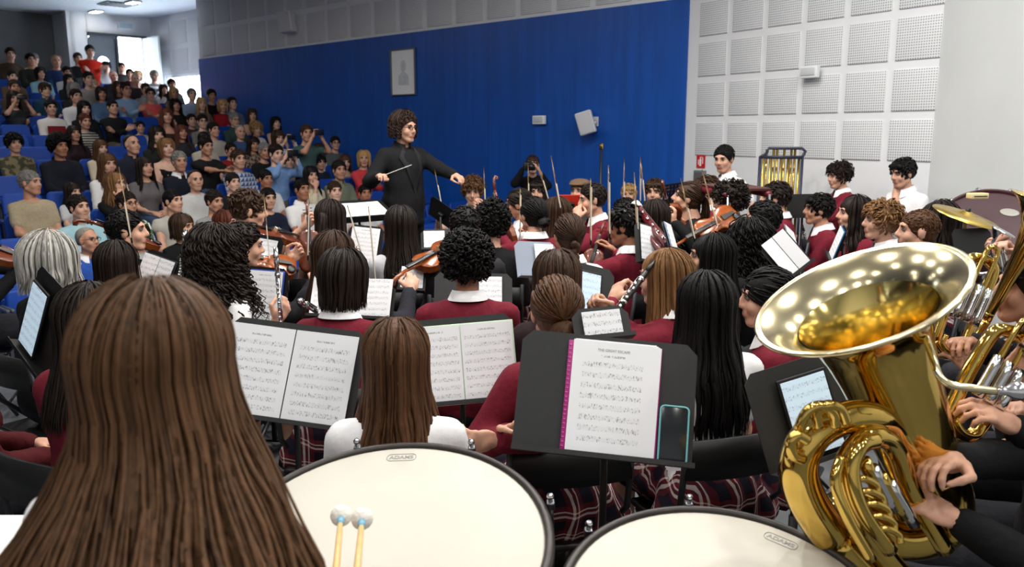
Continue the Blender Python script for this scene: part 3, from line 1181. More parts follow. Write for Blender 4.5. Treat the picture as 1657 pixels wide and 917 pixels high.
def fall_path(rg, phi, L, k, out=0.0, wave=0.0, part=0.0, lift=0.0, drape=0.05, back=0.05, side=0.0, sweep=0.0):
    """path of one lock: parting -> over the skull -> down; phi = 0 is the face side, pi the nape"""
    R = np.array((0.086 + out, 0.108 + out, 0.099 + out + lift))
    n1 = max(5, k // 3)
    th = np.linspace(0.06 + rg.random() * 0.9, PI / 2 + 0.12, n1)
    dx, dy = math.sin(phi), math.cos(phi)
    P1 = np.stack([R[0] * np.sin(th) * dx + part * np.cos(th) * 0.008, R[1] * np.sin(th) * dy - 0.018, R[2] * np.cos(th) + 0.022], 1)
    z0 = P1[-1, 2]
    t = np.linspace(0, 1, k - n1 + 1)[1:]
    zz = z0 - (L + z0) * t
    base = P1[-1, :2]
    ex = np.clip((-zz - 0.02) / 0.32, 0, 1)
    ex = drape * ex * ex * (3 - 2 * ex)
    ph = 5 * phi + rg.random() * 1.6
    wv = wave * np.sin(zz * 38 + ph) * np.clip(t * 2, 0, 1)
    x = base[0] * (1 - 0.10 * t) + sweep * t + dx * ex + wv * (0.5 + rg.random())
    bk = np.clip((-zz - 0.04) / 0.30, 0, 1)
    bk = back * bk * bk * (3 - 2 * bk)
    y = base[1] + dy * ex * 0.5 - bk * (side + (1 - side) * max(0.0, -dy) ** 0.5) + 0.01 * t + wv * rg.uniform(-0.5, 0.5)
    P2 = np.stack([x, y, zz], 1)
    return np.concatenate([P1, P2])


def long_hair(nl, L, w, k, wave=0.0, seed=1, front=0.85, drape=0.05, sides=4, jit=0.014, capoff=0.010, h=0.009, part=1.0, tipj=0.12, back=0.05, side=0.0, sweep=0.0):
    rg = random.Random(seed)
    Lk = Locks(sides)
    for i in range(nl):
        phi = rg.uniform(front, 2 * PI - front)
        out = rg.random() ** 1.5 * jit
        l = L * (1 - tipj * rg.random())
        P = fall_path(rg, phi, l, k, out, wave, part * (1 if phi < PI else -1), 0, drape * rg.uniform(0.6, 1.2), back, side, sweep)
        t = np.linspace(0, 1, len(P))
        Lk.add(P, w * rg.uniform(0.6, 1.3) * (0.35 + 0.65 * np.minimum(1, t * 6)) * np.clip((1.02 - t) * 3.2, 0.15, 1), 0.38)
    V, Q = Lk.arrays()
    Vc, Qc = hair_cap(h, capoff, 0.040, -0.10, 0.0015)
    return np.concatenate([Vc, V]), np.concatenate([Qc, Q + len(Vc)])


def curl_hair(n, L, r, rad, seed, cap=True, k=26, w=0.006, front=0.9, turns=4, up=0.0, sides=4, spread=0.05, h=0.010, capf=0.040):
    rg = random.Random(seed)
    Lk = Locks(sides)
    for i in range(n):
        phi = rg.uniform(front, 2 * PI - front)
        P = fall_path(rg, phi, L * rg.uniform(0.55, 1.0), k, rg.random() * 0.035 + up, 0.0, 1.0 if phi < PI else -1.0, up, spread * rg.uniform(0.3, 1.6))
        t = np.linspace(0, 1, len(P))
        ph = rg.random() * 6.28
        tw = turns * rg.uniform(0.8, 1.3)
        q = np.stack([np.cos(t * tw * 2 * PI + ph), np.sin(t * tw * 2 * PI + ph), 0.4 * np.sin(t * tw * 2 * PI)], 1) * (r * np.clip(t * 4, 0.2, 1))[:, None]
        Lk.add(P + q, w * rg.uniform(0.7, 1.2) * np.clip((1.03 - t) * 4, 0.3, 1), 0.7)
    V, Q = Lk.arrays()
    if cap:
        Vc, Qc = hair_cap(h, 0.016, capf, -0.10, 0.004)
        return np.concatenate([Vc, V]), np.concatenate([Qc, Q + len(Vc)])
    return V, Q


def tuft_hair(n, L, w, seed, front=0.6, curl=0.0, up=0.5, bottom=-0.055, off=0.010, h=0.009, capf=0.030, sides=4, k=6, fringe=0, fw=None):
    """short hair: cap plus n short tufts lying back over it; fringe adds forward-falling tufts"""
    rg = random.Random(seed)
    Lk = Locks(sides)
    C = np.array((0, -0.018, 0.032))
    R = np.array((0.080, 0.100, 0.088)) + off * 0.8
    for i in range(n):
        for _ in range(30):
            d = np.array((rg.gauss(0, 1), rg.gauss(0, 1), rg.gauss(0.25, 1)))
            d /= np.linalg.norm(d)
            p = C + d * R
            if p @ np.array((0, 0.75, -0.66)) < capf - 0.004 and p[2] > bottom + 0.005:
                break
        flow = np.array((rg.gauss(0, 0.5) + d[0] * 0.3, -0.25 + rg.gauss(0, 0.45) + (0.9 if (fringe and d[1] > 0.1) else 0), -0.55 + rg.gauss(0, 0.3)))
        if not fringe and d[1] > 0.15:
            flow = np.array((rg.gauss(0, 0.35) + d[0] * 0.6, -0.9, 0.25 + rg.gauss(0, 0.2)))
        flow -= d * (flow @ d)
        flow /= np.linalg.norm(flow) + 1e-9
        t = np.linspace(0, 1, k)
        l = L * rg.uniform(0.6, 1.2)
        P = p + np.outer(t, flow) * l + np.outer(np.sin(t * PI * 0.6) * up, d) * l - np.outer(t * t, d) * l * 0.35
        if curl:
            ph = rg.random() * 6.28
            b2 = np.cross(flow, d)
            P = P + (np.outer(np.cos(t * 9 + ph), d) + np.outer(np.sin(t * 9 + ph), b2)) * curl
        Lk.add(P, w * rg.uniform(0.7, 1.2) * np.clip((1.05 - t) * 2.2, 0.2, 1), 0.55)
    V, Q = Lk.arrays()
    Vc, Qc = hair_cap(h, off, capf, bottom, 0.003, extra=[rc((-0.05, 0.07, 0.078), (0.05, 0.07, 0.078), 0.02, 0.02)] if fringe else ())
    return np.concatenate([Vc, V]), np.concatenate([Qc, Q + len(Vc)])


def join(*ab):
    Vs, Qs, n = [], [], 0
    for V, Q in ab:
        Vs.append(V)
        Qs.append(Q + n)
        n += len(V)
    return np.concatenate(Vs), np.concatenate(Qs)


def blob(pr, h=0.009, k=0.012, amp=0.002, f=70):
    return polygonize(pr, h, k, lambda P, D: D + wob(P, f, 1.0) * amp, pad=0.02)


def swept(seed=3, h=0.009, to=(0, -0.115, 0.0), n=150):
    """hair combed back tight towards one point at the back"""
    rg = random.Random(seed)
    Lk = Locks(4)
    C = np.array((0, -0.018, 0.032))
    R = np.array((0.089, 0.109, 0.097))
    tgt = (np.array(to) - C) / R
    tgt /= np.linalg.norm(tgt)
    for i in range(n):
        for _ in range(40):
            d = np.array((rg.gauss(0, 1), rg.gauss(0.5, 1), rg.gauss(0.1, 1)))
            d /= np.linalg.norm(d)
            q = C + d * R
            if q @ np.array((0, 0.75, -0.66)) < 0.036 + 0.1 * abs(q[0]) and q[2] > -0.06:
                break
        t = np.linspace(0, 1, 9)
        D = (1 - t)[:, None] * d + t[:, None] * tgt
        D /= np.linalg.norm(D, axis=1)[:, None] + 1e-9
        Lk.add(C + D * (R + rg.uniform(-0.002, 0.002)), 0.0062 * rg.uniform(0.6, 1.3) * np.clip(0.3 + t * 4, 0, 1), 0.4)
    return join(hair_cap(h, 0.008, 0.036, -0.085, 0.001, 80), Lk.arrays())


def tail(seed, L, base=(0, -0.115, 0.03), n=50, w=0.011, k=14, wave=0.004):
    rg = random.Random(seed)
    Lk = Locks(4)
    b = np.array(base)
    for i in range(n):
        a, r = rg.random() * 6.28, rg.random() ** 0.5 * 0.028
        t = np.linspace(0, 1, k)
        y = b[1] - 0.045 * np.sin(t * 1.6) + r * math.sin(a) * (0.4 + t)
        x = b[0] + r * math.cos(a) * (0.5 + t) + wave * np.sin(t * 9 + a)
        z = b[2] + 0.03 * np.sin(t * 2.6) - L * t ** 1.25 * rg.uniform(0.85, 1.05)
        Lk.add(np.stack([x, y, z], 1), w * np.clip((1.05 - t) * 2.5, 0.2, 1) * np.clip(t * 6 + 0.4, 0, 1), 0.5)
    return Lk.arrays()


def braid(base=(0, -0.105, -0.04), L=0.2):
    pr = []
    for i in range(7):
        z = base[2] - L * i / 6
        s = 1 if i % 2 else -1
        r = 0.022 - 0.0012 * i
        pr.append(el((base[0] + s * 0.009, base[1] - 0.012 + 0.01 * i / 6, z), (r, r * 0.9, r * 1.05)))
        pr.append(el((base[0] - s * 0.009, base[1] - 0.012 + 0.01 * i / 6, z - 0.012), (r * 0.9, r * 0.9, r)))
    return polygonize(pr, 0.006, 0.004, None, pad=0.02)


HAIRF = {
    'short': lambda: tuft_hair(260, 0.028, 0.0062, 3, up=0.3, capf=0.024, off=0.007),
    'crop': lambda: tuft_hair(420, 0.016, 0.0045, 13, up=0.2, off=0.004, k=4, bottom=-0.05),
    'fringe': lambda: tuft_hair(220, 0.046, 0.009, 5, up=0.35, fringe=1),
    'mop': lambda: tuft_hair(260, 0.050, 0.009, 6, up=0.6, curl=0.004, fringe=1, off=0.016, bottom=-0.06),
    'curly': lambda: tuft_hair(330, 0.044, 0.0075, 8, up=0.7, curl=0.009, off=0.018, k=9, bottom=-0.06, fringe=1),
    'afro': lambda: tuft_hair(650, 0.032, 0.0065, 9, up=0.8, curl=0.009, off=0.026, k=9, bottom=-0.05, h=0.008),
    'balding': lambda: hair_cap(0.009, 0.005, -0.030, -0.05, 0.001, 100),
    'recede': lambda: hair_cap(0.009, 0.006, 0.008, -0.05, 0.0012, 120),
    'bob': lambda: long_hair(220, 0.13, 0.009, 12, 0.003, 4, 0.95, 0.0, jit=0.02),
    'greybob': lambda: long_hair(420, 0.135, 0.0068, 14, 0.013, 14, 0.9, 0.025, jit=0.045, capoff=0.026),
    'long': lambda: long_hair(260, 0.33, 0.0085, 16, 0.003, 5, 0.95, 0.05),
    'verylong': lambda: long_hair(290, 0.46, 0.0088, 17, 0.005, 6, 1.0, 0.05),
    'wavy': lambda: long_hair(230, 0.30, 0.0088, 20, 0.010, 7, 0.95, 0.06, jit=0.024),
    'bangs': lambda: join(long_hair(110, 0.28, 0.013, 16, 0.003, 8, 0.95, 0.04), tuft_hair(60, 0.05, 0.010, 12, up=0.3, fringe=1)),
    'curlylong': lambda: curl_hair(190, 0.30, 0.010, 0, 21, turns=7, w=0.0055, k=34, spread=0.06),
    'bigcurly': lambda: curl_hair(300, 0.34, 0.012, 0, 22, turns=8, w=0.0058, k=40, spread=0.09, up=0.012, h=0.009),
    'maestro': lambda: join(curl_hair(230, 0.10, 0.012, 0, 23, turns=4, w=0.006, k=20, spread=0.02, up=0.004, front=1.2, capf=0.020), tuft_hair(260, 0.06, 0.006, 24, up=0.35, curl=0.010, off=0.014, k=10, bottom=-0.05, capf=0.018)),
    'bun': lambda: join(swept(), blob([el((0, -0.125, 0.02), (0.042, 0.038, 0.04)), rc((-0.025, -0.13, 0.01), (0.03, -0.135, 0.035), 0.02, 0.018)], amp=0.004, f=130)),
    'lowbun': lambda: join(swept(), blob([el((0, -0.122, -0.045), (0.045, 0.036, 0.038)), rc((-0.03, -0.125, -0.05), (0.03, -0.13, -0.03), 0.02, 0.02)], amp=0.005, f=130)),
    'ponytail': lambda: join(swept(), tail(31, 0.24)),
    'halfpony': lambda: join(long_hair(240, 0.42, 0.0085, 16, 0.003, 9, 1.15, 0.03), tail(32, 0.34, (0, -0.125, 0.05))),
    'braid': lambda: join(swept(), braid()),
    'hero': lambda: long_hair(1900, 0.88, 0.0050, 26, 0.011, 77, 1.0, 0.115, sides=3, jit=0.020, capoff=0.012, h=0.006, tipj=0.08, back=0.14, side=0.5, sweep=0.10),
    'cap': None, 'bald': None,
}
HAIRM = {}


def hair_mesh(style):
    if style not in HAIRM:
        V, Q = HAIRF[style]()
        HAIRM[style] = npmesh('hair', V, [Q], [M_BLACK])
    return HAIRM[style]


# ---------------------------------------------------------------- people
SKIN = {'f': (206, 158, 134), 'm': (192, 142, 116), 't': (168, 116, 90), 'd': (118, 78, 58), 'p': (222, 178, 156)}
HAIRC = {'black': (18, 16, 16), 'dark': (34, 26, 22), 'brown': (60, 42, 30), 'chestnut': (84, 56, 36), 'light': (122, 88, 56), 'blond': (176, 140, 92), 'grey': (132, 130, 124), 'silver': (176, 174, 168), 'auburn': (92, 48, 34)}
M_EYE = mat('eye_white', (128, 120, 114), 0.3)
M_IRIS = mat('eye_dark', (38, 26, 20), 0.25)
PEOPLE = []
PLAID = None


def plaid_mat():
    global PLAID
    if PLAID:
        return PLAID
    m = bpy.data.materials.new('plaid_wool')
    m.use_nodes = True
    nt = m.node_tree
    b = nt.nodes['Principled BSDF']
    b.inputs['Roughness'].default_value = 0.9
    b.inputs['Specular IOR Level'].default_value = 0.15
    tc = nt.nodes.new('ShaderNodeTexCoord')
    sp = nt.nodes.new('ShaderNodeSeparateXYZ')
    nt.links.new(tc.outputs['Object'], sp.inputs[0])
    u = mnode(nt, 'FRACT', mnode(nt, 'MULTIPLY', mnode(nt, 'ADD', sp.outputs[0], mnode(nt, 'MULTIPLY', sp.outputs[1], 0.62)), 9.5))
    v = mnode(nt, 'FRACT', mnode(nt, 'MULTIPLY', mnode(nt, 'SUBTRACT', sp.outputs[2], mnode(nt, 'MULTIPLY', sp.outputs[1], 0.5)), 10.5))

    def band(x, a, c):
        return mnode(nt, 'MULTIPLY', mnode(nt, 'GREATER_THAN', x, a), mnode(nt, 'LESS_THAN', x, c))

    def mixc(f, c1, c2):
        n = nt.nodes.new('ShaderNodeMix')
        n.data_type = 'RGBA'
        nt.links.new(f, n.inputs[0])
        for i, c in ((6, c1), (7, c2)):
            if isinstance(c, tuple):
                n.inputs[i].default_value = (*lin(c), 1)
            else:
                nt.links.new(c, n.inputs[i])
        return n.outputs[2]
    dark = mnode(nt, 'MULTIPLY', mnode(nt, 'ADD', band(u, 0.5, 0.95), band(v, 0.5, 0.95)), 0.5)
    base = mixc(dark, (96, 28, 36), (22, 22, 34))
    wl = mnode(nt, 'MULTIPLY', mnode(nt, 'ADD', mnode(nt, 'ADD', band(u, 0.08, 0.17), band(u, 0.28, 0.33)), mnode(nt, 'ADD', band(v, 0.08, 0.17), band(v, 0.28, 0.33))), 0.42)
    col = mixc(wl, base, (232, 230, 226))
    nt.links.new(col, b.inputs['Base Color'])
    PLAID = m
    return m


def pattern_mat(name, c1, c2, scale, kind='blotch'):
    if name in MATS:
        return MATS[name]
    m = bpy.data.materials.new(name)
    m.use_nodes = True
    nt = m.node_tree
    b = nt.nodes['Principled BSDF']
    b.inputs['Roughness'].default_value = 0.85
    tc = nt.nodes.new('ShaderNodeTexCoord')
    r = nt.nodes.new('ShaderNodeValToRGB')
    r.color_ramp.interpolation = 'CONSTANT'
    r.color_ramp.elements[0].color = (*lin(c1), 1)
    r.color_ramp.elements[1].color = (*lin(c2), 1)
    r.color_ramp.elements[1].position = 0.5
    if kind == 'blotch':
        n = nt.nodes.new('ShaderNodeTexNoise')
        n.inputs['Scale'].default_value = scale
        n.inputs['Detail'].default_value = 2
        nt.links.new(tc.outputs['Object'], n.inputs['Vector'])
        nt.links.new(n.outputs['Fac'], r.inputs['Fac'])
    else:
        sp = nt.nodes.new('ShaderNodeSeparateXYZ')
        nt.links.new(tc.outputs['Object'], sp.inputs[0])
        f = mnode(nt, 'FRACT', mnode(nt, 'MULTIPLY', sp.outputs[2], scale))
        if kind == 'check':
            g = mnode(nt, 'FRACT', mnode(nt, 'MULTIPLY', sp.outputs[0], scale))
            f = mnode(nt, 'MULTIPLY', mnode(nt, 'ADD', f, g), 0.5)
        nt.links.new(f, r.inputs['Fac'])
    nt.links.new(r.outputs['Color'], b.inputs['Base Color'])
    MATS[name] = m
    return m


COLLAR = {}


def person(label, px=None, py=None, depth=None, floor=0.0, s=1.0, psi=0.0, stand=False, pose='lap', hair=('short', 'dark'), skin='f',
           top=('tee', (200, 200, 200)), bottom=('trousers', (30, 32, 40)), look=(0, 0), lean=0.06, fem=False, g=1.0, fine=True, group=None,
           glasses=None, collar=None, loc=None, shoes=(25, 24, 24), hscale=1.0, hz=None, tilt=0.0, sw=None, hp=None, kinds=None):
    """px,py = pixel of the crown of the head. Returns (root, J, world matrix)."""
    near = fine and (depth is None or depth < 3.0)
    h = 0.019 if near else 0.028 if fine else 0.036
    hh = 0.0075 if near else 0.0095 if fine else 0.0125
    hnh = 0.0058 if near else 0.0085 if fine else 0.0108
    hz = hz if hz is not None else (0.93 if stand else 0.53)
    sw = sw if sw is not None else (0.92 if fem else 1.0)
    J = build_skel(hz, lean, pose, sw, stand)
    if depth is not None and s is not None and not stand and loc is None:
        need = (at(px, py, depth).z - floor) / s
        hz = min(0.74, max(0.44, hz + need - (J['head'][2] + 0.125 * hscale)))
        J = build_skel(hz, lean, pose, sw, stand)
    if hp is not None:
        q = at(px, py, depth) if depth is not None else at_z(px, py, floor + (J['head'][2] + 0.125 * hscale) * s)
        if s is None:
            s = (q.z - floor) / (J['head'][2] + 0.125 * hscale)
        c, sn = math.cos(-psi), math.sin(-psi)
        hx, hy = J['head'][0] * s, J['head'][1] * s
        Mi = TR((q.x - (hx * c - hy * sn), q.y - (hx * sn + hy * c), floor), -psi, 0, 0, s).inverted()
        base = POSES[pose] if isinstance(pose, str) else pose
        T = []
        for i in (0, 1):
            if hp[i] is None:
                T.append(base[i])
            else:
                w = Mi @ (hp[i] if isinstance(hp[i], Vector) else at(*hp[i]))
                T.append((round(w.x, 3), round(w.y, 3), round(w.z - hz, 3)))
        kd = kinds or base[2:4]
        pose = (T[0], T[1], kd[0], kd[1], base[4], base[5]) + tuple(base[6:])
        J = build_skel(hz, lean, pose, sw, stand)
    pkey = pose if isinstance(pose, str) else str(pose)
    key = (pkey, round(hz, 3), round(lean, 3), round(g, 2), fem, stand, h, sw)
    crown = 0.125
    headz = J['head'][2] + crown * hscale
    if s is None:   # fit the scale to depth and pixel
        s = (at(px, py, depth).z - floor) / headz
    if loc is None:
        if depth is None:
            q = at_z(px, py, floor + headz * s)
        else:
            q = at(px, py, depth)
        c, sn = math.cos(-psi), math.sin(-psi)
        hx, hy = J['head'][0] * s, J['head'][1] * s
        loc = (q.x - (hx * c - hy * sn), q.y - (hx * sn + hy * c), floor)
    M = TR(loc, -psi, 0, 0, s)
    root = thing('person', label, 'person', M, group)
    # body: one mesh
    Vb, Qb = body_arrays(key, J, g, h, fem)
    Vh, Qh, mih, mbh = get_head(hh, fem)
    yaw, pit = look
    Hm = Matrix.Translation(J['head']) @ Matrix.Rotation(-yaw, 4, 'Z') @ Matrix.Rotation(-pit, 4, 'X') @ Matrix.Rotation(tilt, 4, 'Y') @ Matrix.Scale(hscale, 4)
    Hn = np.array(Hm, np.float32)
    parts = [(Vb, Qb, np.zeros(len(Qb), np.int32)), (Vh @ Hn[:3, :3].T + Hn[:3, 3], Qh, mih)]
    hnd = {}
    for sd, kind, pn in (('R', J['hands'][0], J['hands'][2]), ('L', J['hands'][1], J['hands'][3])):
        d = J['wr' + sd] - J['el' + sd]
        d = d / np.linalg.norm(d)
        HM = frame(J['wr' + sd], d, -Vector(pn))
        A = np.array(HM, np.float32)
        Vw, Qw = get_hand(hnh, kind)
        if sd == 'L':
            Vw = Vw * np.array((-1, 1, 1), np.float32)
            Qw = Qw[:, ::-1]
        parts.append((Vw @ A[:3, :3].T + A[:3, 3], Qw, np.zeros(len(Qw), np.int32)))
        hnd[sd] = HM
    Vs, Qs, ms, n = [], [], [], 0
    for V, Q, mi in parts:
        Vs.append(V)
        Qs.append(Q + n)
        ms.append(mi)
        n += len(V)
    ev = np.array(mbh.v, np.float32) @ Hn[:3, :3].T + Hn[:3, 3]
    Vs.append(ev)
    q4 = [f for f in mbh.f if len(f) == 4]
    m4 = [m for f, m in zip(mbh.f, mbh.m) if len(f) == 4]
    Qs.append(np.array(q4) + n)
    ms.append(np.array(m4))
    sc = SKIN[skin] if isinstance(skin, str) else skin
    hc = HAIRC.get(hair[1], hair[1])
    me = npmesh('body', np.concatenate(Vs), [np.concatenate(Qs)], [skin_mat(sc), M_EYE, M_IRIS, mat('lip_' + hexname(sc), (int(sc[0] * 0.86), int(sc[1] * 0.74), int(sc[2] * 0.74)), 0.5), hair_mat(hc)], np.concatenate(ms))
    bo = bpy.data.objects.new('body', me)
    link(bo, root)
    # hair
    if hair[0] not in ('bald', 'cap'):
        ho = bpy.data.objects.new('hair', hair_mesh(hair[0]))
        link(ho, root)
        ho.matrix_local = Hm
        slot(ho, 0, hair_mat(hc))
    # clothes
    for nm, (kind, col) in (('top', top), ('bottom', bottom)):
        o = bpy.data.objects.new({'tee': 'shirt', 'polo': 'shirt', 'shirt': 'shirt', 'tank': 'shirt', 'jeans': 'trousers'}.get(kind, kind), garment_mesh(key, kind, J, g, h, fem, hz, stand))
        link(o, root)
        m = col if isinstance(col, bpy.types.Material) else plaid_mat() if col == 'plaid' else fabric(col)
        slot(o, 0, m)
    if collar is not None:
        ck = (key, 'collar')
        if ck not in COLLAR:
            u = J['up']
            mb = MB()
            ns = 20
            V, F = [], []
            for j in range(ns + 1):
                a = -PI / 2 + 0.30 + (2 * PI - 0.60) * j / ns + PI
                ca, sa = math.cos(a), math.sin(a)
                fr = max(0, sa)
                for r, z in ((0.058, 0.515 - 0.03 * fr), (0.069, 0.525 - 0.03 * fr), (0.092 + 0.006 * fr, 0.480 - 0.055 * fr)):
                    V.append(u(ca * r, sa * r * 0.95 - 0.012 + 0.02 * fr, z))
            for j in range(ns):
                for q in range(2):
                    F.append((j * 3 + q, j * 3 + q + 1, j * 3 + 4 + q, j * 3 + 3 + q))
            mb.add(V, F)
            COLLAR[ck] = mb.mesh('collar', fabric((235, 236, 238)))
        o = bpy.data.objects.new('collar', COLLAR[ck])
        link(o, root)
        slot(o, 0, fabric(collar))
    sk = (key, 'shoe')
    for sd in 'RL':
        if (sk, sd) not in COLLAR:
            mb = MB()
            a, b2 = Vector(J['an' + sd]), Vector(J['to' + sd])
            d = (b2 - a)
            d.z = 0
            d.normalize()
            mb.tube([a - d * 0.05 + Vector((0, 0, -0.035)), a - d * 0.03 + Vector((0, 0, -0.02)), a + d * 0.03 + Vector((0, 0, -0.03)), b2 - d * 0.01 + Vector((0, 0, 0.004)), b2 + d * 0.045], [0.03, 0.047, 0.046, 0.037, 0.012], 10, flat=1.0)
            COLLAR[(sk, sd)] = mb.mesh('shoe', M_BLACK)
        o = bpy.data.objects.new('shoe', COLLAR[(sk, sd)])
        link(o, root)
        slot(o, 0, mat('shoe_' + hexname(shoes), shoes, 0.5))
    if glasses:
        if 'gl' not in COLLAR:
            mb = MB()
            for x in (-0.031, 0.031):
                mb.tube([(x + 0.021 * math.cos(t), 0.1, 0.010 + 0.016 * math.sin(t)) for t in np.linspace(0, 2 * PI, 17)[:-1]], 0.0022, 5, closed=True)
                sg = 1 if x > 0 else -1
                mb.tube([(x + sg * 0.021, 0.1, 0.014), (sg * 0.072, 0.085, 0.014), (sg * 0.083, 0.0, 0.010)], 0.002, 5)
            mb.tube([(-0.010, 0.1, 0.014), (0, 0.104, 0.017), (0.010, 0.1, 0.014)], 0.002, 5)
            COLLAR['gl'] = mb.mesh('glasses', M_BLACK)
        o = bpy.data.objects.new('glasses', COLLAR['gl'])
        link(o, root)
        o.matrix_local = Hm
    PEOPLE.append((root, J, M, Hm, hnd))
    return root, J, M, Hm, hnd
# ---------------------------------------------------------------- sheets, stands, chairs
M_SCORE = bpy.data.materials.new('printed_score')
M_SCORE.use_nodes = True
nt = M_SCORE.node_tree
b = nt.nodes['Principled BSDF']
b.inputs['Roughness'].default_value = 0.8
tc = nt.nodes.new('ShaderNodeTexCoord')
sp = nt.nodes.new('ShaderNodeSeparateXYZ')
nt.links.new(tc.outputs['Object'], sp.inputs[0])
X_, Z_ = sp.outputs[0], sp.outputs[2]
row = mnode(nt, 'MULTIPLY', mnode(nt, 'ADD', Z_, 0.13), 1 / 0.030)
v = mnode(nt, 'FRACT', row)


def band_(x, a, c):
    return mnode(nt, 'MULTIPLY', mnode(nt, 'GREATER_THAN', x, a), mnode(nt, 'LESS_THAN', x, c))


inb = band_(v, 0.30, 0.66)
ln = mnode(nt, 'LESS_THAN', mnode(nt, 'FRACT', mnode(nt, 'MULTIPLY', mnode(nt, 'SUBTRACT', v, 0.30), 1 / 0.088)), 0.20)
cmb = nt.nodes.new('ShaderNodeCombineXYZ')
nt.links.new(mnode(nt, 'MULTIPLY', X_, 330.0), cmb.inputs[0])
nt.links.new(mnode(nt, 'MULTIPLY', row, 4.0), cmb.inputs[1])
oi = nt.nodes.new('ShaderNodeObjectInfo')
nt.links.new(mnode(nt, 'MULTIPLY', oi.outputs['Random'], 50.0), cmb.inputs[2])
nz = nt.nodes.new('ShaderNodeTexNoise')
nz.inputs['Scale'].default_value = 1.0
nz.inputs['Detail'].default_value = 1.5
nt.links.new(cmb.outputs[0], nz.inputs['Vector'])
notes = mnode(nt, 'MULTIPLY', mnode(nt, 'GREATER_THAN', nz.outputs['Fac'], 0.60), band_(v, 0.22, 0.74))
ink = mnode(nt, 'MAXIMUM', mnode(nt, 'MULTIPLY', mnode(nt, 'MULTIPLY', ln, inb), 0.45), mnode(nt, 'MULTIPLY', notes, 0.85))
ink = mnode(nt, 'MULTIPLY', ink, mnode(nt, 'MULTIPLY', band_(X_, -0.086, 0.086), band_(Z_, -0.128, 0.104)))
ttl = mnode(nt, 'MULTIPLY', mnode(nt, 'MULTIPLY', band_(X_, -0.034, 0.034), band_(Z_, 0.117, 0.123)), mnode(nt, 'GREATER_THAN', nz.outputs['Fac'], 0.46))
ink = mnode(nt, 'MAXIMUM', ink, mnode(nt, 'MULTIPLY', ttl, 0.7))
mx = nt.nodes.new('ShaderNodeMix')
mx.data_type = 'RGBA'
nt.links.new(ink, mx.inputs[0])
mx.inputs[6].default_value = (*lin((244, 246, 250)), 1)
mx.inputs[7].default_value = (*lin((138, 140, 148)), 1)
nt.links.new(mx.outputs[2], b.inputs['Base Color'])
M_EPAGE = bpy.data.materials.new('lit_score_screen')
M_EPAGE.use_nodes = True
M_EPAGE.node_tree.nodes.clear()
M_EPAGE = M_SCORE.copy()
M_EPAGE.name = 'lit_score_screen'
be = M_EPAGE.node_tree.nodes['Principled BSDF']
mxe = [n for n in M_EPAGE.node_tree.nodes if n.type == 'MIX'][0]
mxe.inputs[6].default_value = (*lin((196, 220, 238)), 1)
M_EPAGE.node_tree.links.new(mxe.outputs[2], be.inputs['Emission Color'])
be.inputs['Emission Strength'].default_value = 0.45
be.inputs['Roughness'].default_value = 0.25

PAGES = {}


def page_mesh(w, h, m):
    k = (w, h, m.name)
    if k not in PAGES:
        PAGES[k] = MB().box((0, 0, 0), (w, 0.003, h)).mesh('page', m)
    return PAGES[k]


def score(M, label, pages=2, w=0.21, h=0.285, cover=None, group=None, fan=0.06, kind='score', blank=False):
    """open score; M has x right, z up the desk, -y towards the reader"""
    t = thing('music_score', label, 'sheet music', M, group)
    for i in range(pages):
        x = (i - (pages - 1) / 2) * (w + 0.004)
        o = bpy.data.objects.new('page', page_mesh(w, h, M_PAPER if blank else M_SCORE))
        link(o, t)
        o.matrix_local = TR((x, -0.008 - (0.006 if pages == 2 else 0), h / 2), (fan if i == 0 else -fan) if pages == 2 else 0)
    if cover:
        MB().box((0, -0.002, h / 2), (w * pages + 0.016, 0.006, h + 0.012), bev=0.002).build('folder', mat('folder_' + hexname(cover), cover, 0.5), t)
    return t


def tablet(M, label, w=0.17, h=0.245):
    t = thing('tablet', label, 'tablet', M)
    MB().box((0, -0.006, h / 2), (w + 0.02, 0.010, h + 0.02), bev=0.004).build('case', M_BLACK, t)
    o = bpy.data.objects.new('screen', page_mesh(w, h, M_EPAGE))
    link(o, t)
    o.matrix_local = TR((0, -0.0115, h / 2))
    return t


